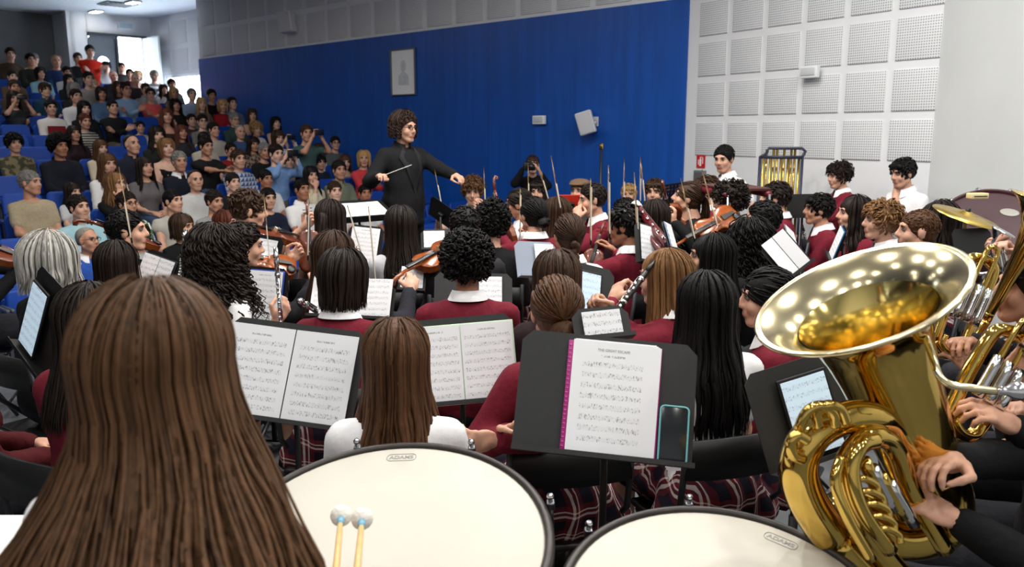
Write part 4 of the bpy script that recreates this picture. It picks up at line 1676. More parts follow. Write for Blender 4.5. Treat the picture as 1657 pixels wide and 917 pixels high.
def stand(px, py, depth, label, psi=0.0, w=0.50, h=0.34, tilt=0.35, roll=0.0, m=None, holes=False, base=True, group='music stands'):
    """music stand; (px,py) is the desk centre. Returns the matrix of the desk's lower edge (x right, z up, -y to reader)"""
    q = at(px, py, depth)
    t = thing('music_stand', label, 'music stand', TR((q.x, q.y, 0), -psi), group)
    zc = q.z
    Dm = Matrix.Translation((0, 0, zc)) @ Matrix.Rotation(roll, 4, 'Y') @ Matrix.Rotation(-tilt, 4, 'X')
    c = 0.03
    pl = [(-w / 2, -h / 2), (w / 2, -h / 2), (w / 2, h / 2 - c), (w / 2 - c, h / 2), (-w / 2 + c, h / 2), (-w / 2, h / 2 - c)]
    m = m or M_STAND
    d = MB()
    if holes:
        for i in range(9):
            d.box((-w / 2 + w * i / 8, 0, 0), (0.012, 0.004, h))
        for i in range(7):
            d.box((0, 0, -h / 2 + h * i / 6), (w, 0.004, 0.012))
        for i in range(16):
            d.box((-w / 2 + w * i / 15, 0, 0), (0.010, 0.003, h), M=Matrix.Rotation(0.0, 4, 'Y'))
    else:
        d.prism(pl, -0.002, 0.002, M=Matrix.Rotation(PI / 2, 4, 'X'))
    dk = d.build('desk', m, t, Dm)
    MB().box((0, -0.025, -h / 2), (w, 0.05, 0.004)).box((0, -0.049, -h / 2 + 0.006), (w, 0.004, 0.014)).build('ledge', m, t, Dm)
    MB().box((0, 0.02, -0.02), (0.05, 0.035, 0.06), bev=0.006).build('clamp', M_BLACK, t, Dm)
    if base:
        MB().tube([(0, 0.03, zc - 0.03), (0, 0.03, 0.30)], 0.011, 8).tube([(0, 0.03, 0.62), (0, 0.03, 0.12)], 0.015, 8).build('post', M_BLACK, t)
        for k in range(3):
            a = PI / 2 + k * 2 * PI / 3
            MB().tube([(0, 0.03, 0.30), (0.30 * math.cos(a), 0.03 + 0.30 * math.sin(a), 0.012)], 0.009, 6).tube([(0, 0.03, 0.12), (0.15 * math.cos(a), 0.03 + 0.15 * math.sin(a), 0.155)], 0.006, 6).build('leg', M_BLACK, t)
    return t.matrix_world @ Dm @ Matrix.Translation((0, -0.003, -h / 2 + 0.003))


CHM = {}


def chair(M, label, group='black folding chairs of the orchestra'):
    if not CHM:
        fm = mat('chair_tube', (58, 60, 64), 0.4, metal=0.6)
        CHM['seat'] = MB().box((0, 0.02, 0.415), (0.40, 0.40, 0.025), bev=0.012).mesh('seat', M_BLACK)
        mb = MB()
        n = 9
        V, F = [], []
        for j in range(n):
            a = -0.5 + j / (n - 1)
            x, y = a * 0.43, -0.235 + 0.10 * (a * a) * 1.6
            V += [(x, y, 0.665), (x, y + 0.012, 0.665), (x, y + 0.004, 0.80 + 0.01 * math.cos(a * PI)), (x, y + 0.016, 0.80 + 0.01 * math.cos(a * PI))]
        for j in range(n - 1):
            o, p = j * 4, j * 4 + 4
            F += [(o, o + 2, p + 2, p), (o + 1, p + 1, p + 3, o + 3), (o + 2, o + 3, p + 3, p + 2), (o, p, p + 1, o + 1)]
        CHM['back_panel'] = mb.add(V, F).mesh('back_panel', M_BLACK)
        for s, nm in ((-1, 'a'), (1, 'b')):
            CHM['frame_' + nm] = MB().tube([(s * 0.215, -0.20, 0.82), (s * 0.21, -0.16, 0.55), (s * 0.20, 0.0, 0.40), (s * 0.20, 0.24, 0.012)], 0.012, 8).mesh('side_frame', fm)
            CHM['leg_' + nm] = MB().tube([(s * 0.185, 0.18, 0.40), (s * 0.185, 0.05, 0.28), (s * 0.185, -0.22, 0.012)], 0.012, 8).mesh('rear_leg', fm)
        CHM['rail_a'] = MB().tube([(-0.2, 0.19, 0.09), (0.2, 0.19, 0.09)], 0.009, 6).mesh('cross_rail', fm)
        CHM['rail_b'] = MB().tube([(-0.185, -0.16, 0.08), (0.185, -0.16, 0.08)], 0.009, 6).mesh('cross_rail', fm)
    t = thing('folding_chair', label, 'chair', M, group)
    for nm, me in CHM.items():
        link(bpy.data.objects.new({'seat': 'seat', 'back_panel': 'back_panel'}.get(nm, {'fr': 'side_frame', 'le': 'rear_leg', 'ra': 'cross_rail'}.get(nm[:2], nm)), me), t)
    return t


SEATM = {}


def seat(M, label, group='blue auditorium seats', up=False):
    if not SEATM:
        def shell(z0, z1, y0, y1, w, th, r, puff):
            bm = bmesh.new()
            bmesh.ops.create_cube(bm, size=1)
            for v in bm.verts:
                v.co = Vector((v.co.x * w, v.co.y * th, v.co.z * (z1 - z0)))
            ed = [e for e in bm.edges if abs(e.verts[0].co.y - e.verts[1].co.y) > 1e-4 and e.verts[0].co.z > 0]
            bmesh.ops.bevel(bm, geom=ed, offset=r, segments=4, affect='EDGES', profile=0.5)
            bmesh.ops.bevel(bm, geom=[e for e in bm.edges], offset=min(0.012, th * 0.3), segments=1, affect='EDGES')
            for v in bm.verts:
                t = (v.co.z / (z1 - z0) + 0.5)
                v.co.y += y0 + (y1 - y0) * t - puff * (1 - (2 * v.co.x / w) ** 2) * 0.0 - 0.02 * (1 - (2 * v.co.x / w) ** 2)
                v.co.z += (z0 + z1) / 2
            me = bpy.data.meshes.new('shell')
            bm.to_mesh(me)
            bm.free()
            me.materials.append(M_SEAT)
            me.polygons.foreach_set('use_smooth', [False] * len(me.polygons))
            return me
        SEATM['upper_back'] = shell(0.66, 0.90, -0.245, -0.29, 0.47, 0.05, 0.07, 0.02)
        SEATM['lower_back'] = shell(0.40, 0.655, -0.20, -0.245, 0.46, 0.06, 0.02, 0.02)
        SEATM['seat_pad'] = MB().box((0, 0.03, 0.395), (0.45, 0.44, 0.07), bev=0.025).mesh('seat_pad', M_SEAT)
        SEATM['seat_up'] = MB().box((0, -0.12, 0.56), (0.45, 0.07, 0.36), bev=0.025).mesh('seat_pad', M_SEAT)
        for s in (-1, 1):
            SEATM['arm%d' % s] = MB().box((s * 0.243, -0.03, 0.60), (0.035, 0.30, 0.03), bev=0.01).box((s * 0.243, -0.08, 0.30), (0.03, 0.10, 0.60)).mesh('armrest', M_SEATGREY)
    t = thing('auditorium_seat', label, 'seat', M, group)
    for nm, me in SEATM.items():
        if (nm == 'seat_up' and not up) or (nm == 'seat_pad' and up):
            continue
        link(bpy.data.objects.new('armrest' if nm[:3] == 'arm' else 'seat_pad' if nm == 'seat_up' else nm, me), t)
    return t


# ---------------------------------------------------------------- strings and woodwinds
M_VARN = mat('violin_varnish', (146, 72, 22), 0.22, var=0.25, scale=25, coat=0.6)
M_VARND = mat('dark_varnish', (104, 46, 22), 0.25, var=0.25, scale=25, coat=0.5)
M_EBONY = mat('ebony', (22, 19, 18), 0.35)
M_MAPLE = mat('maple_ribs', (120, 58, 20), 0.3, var=0.2, scale=30)
M_BOWHAIR = mat('bow_hair', (226, 222, 208), 0.7)
M_BOWWOOD = mat('bow_wood', (206, 176, 136), 0.4, var=0.1, scale=60)
VIO = {}


def violin_meshes(dark=False):
    k = 'd' if dark else 'l'
    if k in VIO:
        return VIO[k]
    half = [(0.0, 0.0), (0.055, 0.004), (0.088, 0.028), (0.103, 0.070), (0.100, 0.105), (0.088, 0.130), (0.086, 0.138), (0.066, 0.160), (0.057, 0.190), (0.062, 0.222), (0.074, 0.238), (0.073, 0.246), (0.084, 0.272), (0.083, 0.305), (0.066, 0.338), (0.035, 0.354), (0.0, 0.357)]
    poly = half + [(-x, y) for x, y in half[-2:0:-1]]
    top = M_VARND if dark else M_VARN
    body = MB().prism(poly, -0.019, 0.017, 1)
    n = len(poly)
    V, F = [], []
    for s, z0 in ((1, 0.017), (-1, -0.019)):
        o = len(V)
        for f, dz in ((1.02, 0.0), (1.02, 0.003), (0.9, 0.007), (0.55, 0.014), (0.12, 0.017)):
            V += [(x * f, 0.17 + (y - 0.17) * f, z0 + s * dz) for x, y in poly]
        for r in range(4):
            for i in range(n):
                q = (o + r * n + i, o + r * n + (i + 1) % n, o + (r + 1) * n + (i + 1) % n, o + (r + 1) * n + i)
                F.append(q if s > 0 else q[::-1])
        F.append(tuple(o + 4 * n + i for i in range(n)) if s > 0 else tuple(o + 4 * n + i for i in range(n))[::-1])
    body.add(V, F, 0)
    fh = MB()
    for s in (-1, 1):
        fh.tube([(s * 0.030, 0.145, 0.0315), (s * 0.036, 0.165, 0.0295), (s * 0.033, 0.19, 0.0305), (s * 0.040, 0.212, 0.028)], 0.0026, 5)
    fb = MB().box((0, 0.335, 0.038), (0.028, 0.27, 0.008), M=Matrix.Rotation(0.02, 4, 'X'), bev=0.002)
    neck = MB().tube([(0, 0.345, 0.018), (0, 0.40, 0.024), (0, 0.49, 0.026)], [0.016, 0.011, 0.0105], 8)
    scr = MB().tube([(0, 0.485, 0.026), (0, 0.54, 0.018), (0, 0.58, 0.008), (0, 0.598, -0.006), (0, 0.590, -0.020), (0, 0.576, -0.018), (0, 0.575, -0.006), (0, 0.583, -0.004)], [0.011, 0.012, 0.011, 0.011, 0.010, 0.009, 0.008, 0.006], 8)
    pegs = MB()
    for i, y in enumerate((0.508, 0.522, 0.536, 0.550)):
        s = 1 if i % 2 else -1
        pegs.tube([(-0.014 * s, y, 0.016), (0.030 * s, y, 0.016)], 0.003, 6).ball((0.034 * s, y, 0.016), 0.007, 8, sc=(1, 0.6, 1))
    tp = MB().prism([(-0.012, 0.03), (0.012, 0.03), (0.021, 0.135), (-0.021, 0.135)], 0.036, 0.044)
    br = MB().box((0, 0.168, 0.046), (0.042, 0.004, 0.030))
    st = MB()
    for i in range(4):
        st.tube([((i - 1.5) * 0.009, 0.13, 0.045), ((i - 1.5) * 0.010, 0.168, 0.062), ((i - 1.5) * 0.005, 0.50, 0.032)], 0.0007, 4)
    chin = MB().ball((-0.045, 0.03, 0.034), 0.04, 10, sc=(1.0, 0.75, 0.28))
    VIO[k] = [('body', body.mesh('body', [top, M_MAPLE])), ('sound_hole', fh.mesh('sound_hole', M_EBONY)), ('fingerboard', fb.mesh('fingerboard', M_EBONY)), ('neck', neck.mesh('neck', top)), ('scroll', scr.mesh('scroll', top)), ('peg', pegs.mesh('peg', M_EBONY)), ('tailpiece', tp.mesh('tailpiece', M_EBONY)), ('bridge', br.mesh('bridge', M_BOWWOOD)), ('string', st.mesh('string', M_CHROME)), ('chin_rest', chin.mesh('chin_rest', M_EBONY))]
    return VIO[k]


def violin(M, label, s=1.0, name='violin', dark=False):
    t = thing(name, label, name, M @ Matrix.Scale(s, 4))
    for nm, me in violin_meshes(dark):
        if name == 'cello' and nm == 'chin_rest':
            continue
        link(bpy.data.objects.new(nm, me), t)
    if name == 'cello':
        MB().tube([(0, 0.0, 0), (0, -0.16, 0)], 0.005, 6).build('end_pin', M_STEEL, t)
    return t


def bow(M, label, L=0.72, group='violin bows'):
    """bow: frog at origin, stick along +Y"""
    t = thing('violin_bow', label, 'bow', M, group)
    MB().tube([(0, -0.03, 0), (0, 0.2, -0.004), (0, 0.45, -0.005), (0, L, 0.006), (0, L + 0.012, 0.002)], [0.0036, 0.0036, 0.0032, 0.003, 0.0026], 6).build('stick', M_BOWWOOD, t)
    MB().box((0, L / 2 + 0.01, 0.0165), (0.006, L - 0.04, 0.0015)).build('hair', M_BOWHAIR, t)
    MB().box((0, 0.02, 0.009), (0.010, 0.045, 0.016), bev=0.002).build('frog', M_EBONY, t)
    return t


def flute(A, B, label, r=0.0085, m=None):
    A, B = Vector(A), Vector(B)
    L = (B - A).length
    t = thing('flute', label, 'flute', frame(A, B - A, (0, -0.5, 1)))
    m = m or M_SILVER
    MB().tube([(0, 0, 0), (0, L * 0.32, 0)], r, 12).tube([(0, L * 0.3, 0), (0, L * 0.34, 0)], r * 1.2, 12).build('head_joint', m, t)
    MB().tube([(0, L * 0.34, 0), (0, L, 0)], r * 0.95, 12).build('body_joint', m, t)
    MB().ball((0, L * 0.10, r), r * 1.2, 10, sc=(1, 1.2, 0.4)).build('lip_plate', m, t)
    for i in range(10):
        MB().lathe([(0.0005, 0.004), (0.0065, 0.004), (0.0075, 0.0), (0.0065, -0.002)], 10, M=Matrix.Translation((0.001, L * (0.42 + 0.055 * i), r + 0.003))).build('key', m, t)
    MB().tube([(0.008, L * 0.40, r * 0.7), (0.008, L * 0.97, r * 0.7)], 0.0016, 6).build('key_rod', m, t)
    return t


def clarinet(A, B, label):
    A, B = Vector(A), Vector(B)
    L = (B - A).length
    t = thing('clarinet', label, 'clarinet', frame(A, B - A, (0, -0.5, 1)))
    MB().tube([(0, -0.07, 0), (0, -0.03, 0), (0, 0, 0)], [0.004, 0.010, 0.012], 10).build('mouthpiece', M_EBONY, t)
    MB().tube([(0, 0, 0), (0, L * 0.88, 0)], 0.0135, 12).build('body', M_EBONY, t)
    MB().tube([(0, L * 0.86, 0), (0, L * 0.93, 0), (0, L, 0)], [0.015, 0.019, 0.035], 14).build('bell', M_EBONY, t)
    for f in (0.1, 0.5, 0.87):
        MB().tube([(0, L * f, 0), (0, L * f + 0.012, 0)], 0.0158, 12).build('ring', M_SILVER, t)
    for i in range(9):
        MB().lathe([(0.0005, 0.003), (0.007, 0.003), (0.008, 0.0)], 10, M=Matrix.Translation(((0.004 if i % 2 else -0.004), L * (0.16 + 0.075 * i), 0.017))).build('key', M_SILVER, t)
    MB().tube([(0.012, L * 0.12, 0.012), (0.012, L * 0.84, 0.012)], 0.002, 6).build('key_rod', M_SILVER, t)
    return t


def font_obj(name, fc):
    """lettering as a plain mesh"""
    tmp = bpy.data.objects.new('lettering', fc)
    COL.objects.link(tmp)
    bpy.context.view_layer.update()
    me = bpy.data.meshes.new_from_object(tmp.evaluated_get(bpy.context.evaluated_depsgraph_get()))
    bpy.data.objects.remove(tmp)
    return bpy.data.objects.new(name, me)
# ---------------------------------------------------------------- drums in front
def timpano(c, R, tx, ty, label, logo_a, lug_a):
    nrm = Vector((-math.tan(ty), -math.tan(tx), 1)).normalized()
    Mh = frame((0, 0, 0), Vector((0, 1, math.tan(tx))), nrm)
    t = thing('timpano', label, 'timpani', TR((c[0], c[1], 0)), 'timpani')
    Mh = Matrix.Translation((0, 0, c[2])) @ Mh
    r = R - 0.028
    MB().lathe([(0.0005, 0.004), (r * 0.5, 0.004), (r, 0.004), (r + 0.010, 0.0), (r + 0.010, -0.01)], 72, M=Mh).build('drum_head', M_SKINHEAD, t)
    rimm = mat('timpani_rim', (58, 54, 52), 0.4, metal=0.5, var=0.15, scale=20)
    MB().lathe([(r + 0.006, -0.02), (r + 0.006, 0.007), (r + 0.013, 0.012), (R - 0.008, 0.012), (R, 0.004), (R, -0.020), (R - 0.008, -0.026)], 72, M=Mh).build('hoop', rimm, t)
    MB().lathe([(r + 0.004, -0.02), (r + 0.004, -0.08), (r, -0.16), (r * 0.88, -0.28), (r * 0.62, -0.40), (r * 0.30, -0.47), (0.03, -0.49)], 48, M=Mh).build('bowl', mat('copper_bowl', (176, 104, 68), 0.25, metal=1.0, var=0.08, scale=12), t)
    for i in range(8):
        a = lug_a + i * PI / 4
        M2 = Mh @ Matrix.Translation((math.cos(a) * (R + 0.014), math.sin(a) * (R + 0.014), 0))
        lg = MB().tube([(0, 0, -0.13), (0, 0, 0.012)], 0.006, 8, M=M2).box((0, 0, -0.005), (0.020, 0.020, 0.022), M=M2, bev=0.004).build('tension_rod', M_STEEL, t)
        MB().ball((0, 0, 0.020), 0.0095, 10, M=M2).build('rod_head', M_CHROME, lg)
    for i in range(4):
        a = PI / 4 + i * PI / 2
        MB().tube([(math.cos(a) * R * 1.02, math.sin(a) * R * 1.02, c[2] - 0.16), (math.cos(a) * R * 0.98, math.sin(a) * R * 0.98, 0.35), (math.cos(a) * R * 0.8, math.sin(a) * R * 0.8, 0.06), (math.cos(a) * R * 0.8, math.sin(a) * R * 0.8, 0.0)], 0.013, 8).build('strut', M_STEEL, t)
    MB().lathe([(R * 0.62, 0.05), (R * 0.84, 0.05), (R * 0.84, 0.09), (R * 0.62, 0.09), (R * 0.62, 0.05)], 32).build('base_ring', M_BLACK, t)
    # printed mark near the far edge
    fc = bpy.data.curves.new('printed_name', 'FONT')
    fc.body = 'ADAMS'
    fc.size = 0.0195
    fc.align_x = 'CENTER'
    fc.align_y = 'CENTER'
    fc.extrude = 0.0002
    fc.offset = 0.0005
    mk = mat('print_grey', (150, 150, 150), 0.6)
    fc.materials.append(mk)
    fo = font_obj('printed_name', fc)
    link(fo, t)
    rl = r - 0.038
    ML = Mh @ Matrix.Translation((math.sin(logo_a) * rl, math.cos(logo_a) * rl, 0.0046)) @ Matrix.Rotation(-logo_a, 4, 'Z')
    fo.matrix_local = ML
    w, hh, rr_ = 0.039, 0.0145, 0.012
    pts = []
    for sx, sy, a0 in ((1, 1, 0), (-1, 1, PI / 2), (-1, -1, PI), (1, -1, 3 * PI / 2)):
        for q in range(5):
            a = a0 + q * PI / 8
            pts.append((sx * (w - rr_) + rr_ * math.cos(a), sy * (hh - rr_) + rr_ * math.sin(a), 0))
    MB().tube(pts, 0.0008, 4, closed=True).build('print_outline', mk, t, ML)
    return t


timpano((-0.3014, 1.7535, 0.9), 0.40, 0.236, 0.06, 'large timpano with a cream head behind the girl with the mallets', 0.02, 0.30)
timpano((0.4515, 1.567, 0.85), 0.36, 0.177, -0.028, 'timpano with a cream head below the tuba and phone stand', 0.66, 0.02)


def mallet(hd, but, label):
    hd, but = Vector(hd), Vector(but)
    t = thing('timpani_mallet', label, 'mallet', frame(but, hd - but, (0, 0, 1)), 'felt timpani mallets')
    L = (hd - but).length
    MB().tube([(0, 0, 0), (0, L, 0)], [0.007, 0.0055], 10).build('shaft', mat('birch', (222, 184, 122), 0.45, var=0.1, scale=30), t)
    MB().ball((0, L, 0), 0.022, 18, sc=(1, 0.9, 1)).build('felt_head', mat('white_felt', (238, 234, 226), 0.95, bump=0.4, bscale=120), t)
    MB().tube([(0, L - 0.045, 0), (0, L - 0.018, 0)], [0.0066, 0.0075], 10).build('core', mat('blue_core', (110, 170, 196), 0.5), t)


# ---------------------------------------------------------------- tuba (hero brass)
def cpt(px, py, dist):
    return Vector((0, 0, CAMH)) + ray(px, py) * dist


def brass_tube(name, path, r, root, m=None, n=16, seg=8):
    P = catmull(path, seg)
    if isinstance(r, (list, tuple)):
        k = len(r) - 1
        R = []
        for i in range(len(P)):
            u = i / (len(P) - 1) * k
            a = min(int(u), k - 1)
            R.append(r[a] + (r[a + 1] - r[a]) * (u - a))
    else:
        R = r
    mb = MB().tube(P, R, n)
    o = mb.build(name, m or M_BRASS, root)
    o.matrix_parent_inverse = root.matrix_world.inverted()
    return o


tb = thing('tuba', 'large lacquered brass tuba with its wide bell tipped up', 'tuba', TR((1.2, 1.9, 0.42)))
cu, cv, cw = Vector((1, 0, 0)), Vector((0, math.sin(PITCH), math.cos(PITCH))), Vector((0, -math.cos(PITCH), math.sin(PITCH)))
AX = (cu * -0.511 + cv * 0.814 + cw * 0.274).normalized()
BC = cpt(1389, 479, 1.95)
RB = 167 * 1.95 / FPX * 1.01
Mb = frame(BC, cu * 0.888 + cv * 0.459, AX)
sc_ = RB / 0.2476
profo = [(0.2476, 0.0), (0.243, 0.004), (0.236, 0.001), (0.22, -0.008), (0.19, -0.028), (0.163, -0.055), (0.142, -0.09), (0.126, -0.14), (0.115, -0.21), (0.107, -0.30), (0.098, -0.40), (0.088, -0.52)]
bo_ = MB().lathe([(r * sc_ + (0.0 if i < 2 else 0.0015), z * sc_ - (0.006 if i == 0 else 0.003)) for i, (r, z) in enumerate(profo)][::-1], 72, M=Mb).build('bell', M_BRASS, tb)
bi_ = MB().lathe([(r * sc_, z * sc_) for r, z in profo], 72, M=Mb).build('bell_inner', [M_BRASSREFL], tb)
rm_ = MB().tube([Mb @ Vector((RB * math.cos(a), RB * math.sin(a), -0.001)) for a in np.linspace(0, 2 * PI, 73)[:-1]], 0.0055, 10, closed=True).build('bell_rim', M_BRASSREFL, tb)
for o in (bo_, bi_, rm_):
    o.matrix_parent_inverse = tb.matrix_world.inverted()
# inside throat in deeper gold
th_o = MB().lathe([(r * sc_ * 0.985, z * sc_ + 0.001) for r, z in profo[5:]] + [(0.003, -0.53 * sc_)], 48, M=Mb).build('bell_throat', M_BRASSD, tb)
th_o.matrix_parent_inverse = tb.matrix_world.inverted()
tail_ = Mb @ Vector((0, 0, -0.52 * sc_))
brass_tube('bottom_bow', [tail_, tail_ - AX * 0.10, tail_ - AX * 0.19 - cu * 0.05, tail_ - AX * 0.22 - cu * 0.16, tail_ - AX * 0.14 - cu * 0.26, cpt(1420, 945, 2.0), cpt(1345, 868, 1.94)], [0.088 * sc_, 0.082, 0.076, 0.068, 0.060, 0.052, 0.048], tb, n=24)
brass_tube('top_bow', [cpt(1345, 868, 1.94), cpt(1305, 806, 1.90), cpt(1292, 752, 1.87), cpt(1315, 702, 1.86), cpt(1365, 676, 1.88), cpt(1415, 676, 1.92), cpt(1450, 700, 1.98), cpt(1500, 790, 2.02), cpt(1545, 870, 2.04)], [0.048, 0.046, 0.044, 0.042, 0.039, 0.036, 0.033, 0.030, 0.028], tb, n=24)
brass_tube('inner_branch', [cpt(1530, 890, 2.0), cpt(1478, 800, 1.97), cpt(1450, 728, 1.92), cpt(1420, 706, 1.88), cpt(1385, 722, 1.85), cpt(1366, 768, 1.84), cpt(1385, 830, 1.86), cpt(1435, 900, 1.9), cpt(1490, 960, 1.95)], [0.022, 0.023, 0.024, 0.025, 0.026, 0.026, 0.025, 0.024, 0.024], tb)
brass_tube('inner_branch', [cpt(1440, 890, 1.84), cpt(1395, 826, 1.80), cpt(1378, 765, 1.79), cpt(1392, 722, 1.80), cpt(1418, 712, 1.83)], 0.018, tb)
brass_tube('valve_slide', [cpt(1352, 690, 1.80), cpt(1348, 668, 1.79), cpt(1330, 656, 1.78), cpt(1308, 664, 1.78), cpt(1294, 690, 1.79), cpt(1290, 722, 1.81)], 0.0115, tb)
brass_tube('valve_slide', [cpt(1370, 684, 1.80), cpt(1360, 662, 1.79), cpt(1340, 655, 1.78), cpt(1322, 668, 1.79), cpt(1324, 690, 1.80)], 0.0115, tb)
brass_tube('valve_slide', [cpt(1306, 712, 1.78), cpt(1290, 704, 1.77), cpt(1280, 714, 1.77), cpt(1282, 734, 1.78), cpt(1298, 742, 1.80)], 0.0125, tb)
brass_tube('valve_slide', [cpt(1410, 905, 1.80), cpt(1372, 838, 1.78), cpt(1352, 780, 1.78), cpt(1362, 738, 1.80)], 0.012, tb)
brass_tube('side_tube', [cpt(1352, 588, 2.05), cpt(1400, 660, 2.03), cpt(1470, 770, 2.02), cpt(1512, 850, 2.02)], 0.016, tb)
brass_tube('side_tube', [cpt(1370, 585, 2.02), cpt(1425, 668, 2.0), cpt(1498, 785, 2.0), cpt(1530, 850, 2.0)], 0.010, tb)
for i in range(4):
    a0, a1 = cpt(1398 + i * 13, 744 + i * 12, 1.84 + 0.01 * i), cpt(1428 + i * 17, 812 + i * 12, 1.88 + 0.01 * i)
    vv = brass_tube('valve', [a0, (a0 + a1) / 2, a1], 0.015, tb, M_SILVER if i % 2 else M_BRASS, seg=2)
    d = (a0 - a1).normalized()
    cp_ = MB().tube([a0, a0 + d * 0.012], 0.0165, 12).tube([a0 + d * 0.012, a0 + d * 0.03], 0.0035, 6).tube([a0 + d * 0.03, a0 + d * 0.036], 0.010, 12).build('valve_button', M_SILVER, vv)
    cp_.matrix_parent_inverse = tb.matrix_world.inverted()
for i in range(5):
    p = cpt(1392 + i * 9, 790 + i * 20, 1.82)
    brass_tube('valve_tube', [p + cu * -0.03 + cv * 0.015, p + cu * 0.0 + cv * 0.024 + cw * 0.01, p + cu * 0.035 + cv * 0.008, p + cu * 0.04 - cv * 0.012], 0.008, tb, n=10)
brass_tube('lead_pipe', [cpt(1498, 545, 1.86), cpt(1510, 580, 1.82), cpt(1520, 608, 1.80), cpt(1538, 622, 1.79), cpt(1575, 628, 1.78), cpt(1612, 633, 1.78)], 0.0085, tb, M_BRASSREFL)
d = (cpt(1640, 636, 1.78) - cpt(1605, 632, 1.78)).normalized()
mp_ = MB().lathe([(0.005, 0.0), (0.007, 0.0), (0.010, 0.03), (0.017, 0.042), (0.021, 0.055), (0.021, 0.062), (0.016, 0.062), (0.009, 0.045)], 24, M=frame(cpt(1606, 632, 1.78), cu.cross(d) if False else cv, d)).build('mouthpiece', M_SILVER, tb)
mp_.matrix_parent_inverse = tb.matrix_world.inverted()


def tenor_horn(label, pts, dist, bell_c, bell_ax, r=0.013, name='euphonium'):
    """upright brass: bundle of parallel tubes between two pixel ends with bows, valves and a bell"""
    (x0, y0), (x1, y1) = pts
    base = cpt(x0, y0, dist)
    t = thing(name, label, name, TR((base.x, base.y, 0.45)))
    a, b2 = cpt(x0, y0, dist), cpt(x1, y1, dist)
    ax = (b2 - a).normalized()
    sd = ax.cross(cw).normalized()
    L = (b2 - a).length

    def P(s, u, w=0.0):
        return a + ax * (s * L) + sd * u + cw * w
    brass_tube('main_branch', [P(0.0, -0.045), P(0.5, -0.055), P(0.92, -0.052), P(1.03, -0.02), P(1.03, 0.02), P(0.92, 0.05), P(0.4, 0.05), P(0.02, 0.045), P(-0.08, 0.0), P(0.0, -0.045)], [0.020, 0.019, 0.018, 0.017, 0.017, 0.016, 0.014, 0.013, 0.02, 0.02], t, n=14)
    brass_tube('slide', [P(0.45, -0.02, 0.03), P(0.85, -0.02, 0.03), P(1.12, -0.018, 0.03), P(1.18, 0.0, 0.03), P(1.12, 0.018, 0.03), P(0.85, 0.02, 0.03), P(0.45, 0.02, 0.03)], 0.008, t, n=12)
    brass_tube('slide', [P(0.10, -0.03, 0.035), P(0.0, -0.03, 0.035), P(-0.05, 0.0, 0.035), P(0.0, 0.03, 0.035), P(0.12, 0.03, 0.035)], 0.008, t, n=12)
    for i in range(3):
        vv = brass_tube('valve', [P(0.30, -0.036 + i * 0.033, 0.055), P(0.50, -0.036 + i * 0.033, 0.055), P(0.72, -0.036 + i * 0.033, 0.055)], 0.0135, t, M_SILVER, seg=2, n=14)
        q = P(0.72, -0.036 + i * 0.033, 0.055)
        o = MB().tube([q, q + ax * 0.03], 0.003, 6).tube([q + ax * 0.03, q + ax * 0.036], 0.010, 12).build('valve_button', M_SILVER, vv)
        o.matrix_parent_inverse = t.matrix_world.inverted()
    bc = cpt(*bell_c)
    ba = Vector(bell_ax).normalized()
    Mq = frame(bc, ba.orthogonal(), ba)
    o = MB().lathe([(0.016, -0.42), (0.022, -0.30), (0.034, -0.18), (0.050, -0.10), (0.078, -0.04), (0.115, -0.006), (0.13, 0.0), (0.131, 0.003), (0.12, 0.0), (0.078, -0.034), (0.048, -0.098), (0.03, -0.18)], 40, M=Mq).build('bell', M_BRASS, t)
    o.matrix_parent_inverse = t.matrix_world.inverted()
    tip = Mq @ Vector((0, 0, -0.42))
    brass_tube('bell_branch', [tip, tip - ba * 0.05, (tip + P(0.0, 0.045)) / 2 - ba * 0.06, P(0.02, 0.045, -0.02)], [0.016, 0.016, 0.015, 0.013], t, n=12)
    return t, P


tenor_horn('brass baritone horn held upright behind the tuba bell', ((1530, 560), (1590, 425)), 2.75, (1700, 330, 2.8), (0.3, -0.2, 1))
tenor_horn('brass baritone horn held low behind the tuba mouthpiece', ((1555, 690), (1640, 545)), 2.15, (1745, 430, 2.2), (0.35, -0.15, 1))
# silver trumpet far right
tt = thing('trumpet', 'silver trumpet raised at the edge beside the cymbal', 'trumpet', TR(cpt(1600, 420, 3.4)))
brass_tube('bell', [cpt(1578, 432, 3.45), cpt(1595, 410, 3.42), cpt(1612, 390, 3.4), cpt(1624, 374, 3.38)], [0.008, 0.010, 0.016, 0.05], tt, M_SILVER)
brass_tube('tuning_slide', [cpt(1640, 400, 3.4), cpt(1612, 412, 3.42), cpt(1590, 424, 3.42), cpt(1582, 440, 3.42), cpt(1596, 442, 3.4), cpt(1640, 425, 3.4)], 0.007, tt, M_SILVER)
for i in range(3):
    brass_tube('valve', [cpt(1604 + i * 9, 395 + i * 3, 3.36), cpt(1608 + i * 9, 412 + i * 3, 3.36), cpt(1612 + i * 9, 436 + i * 3, 3.36)], 0.010, tt, M_SILVER, seg=2)

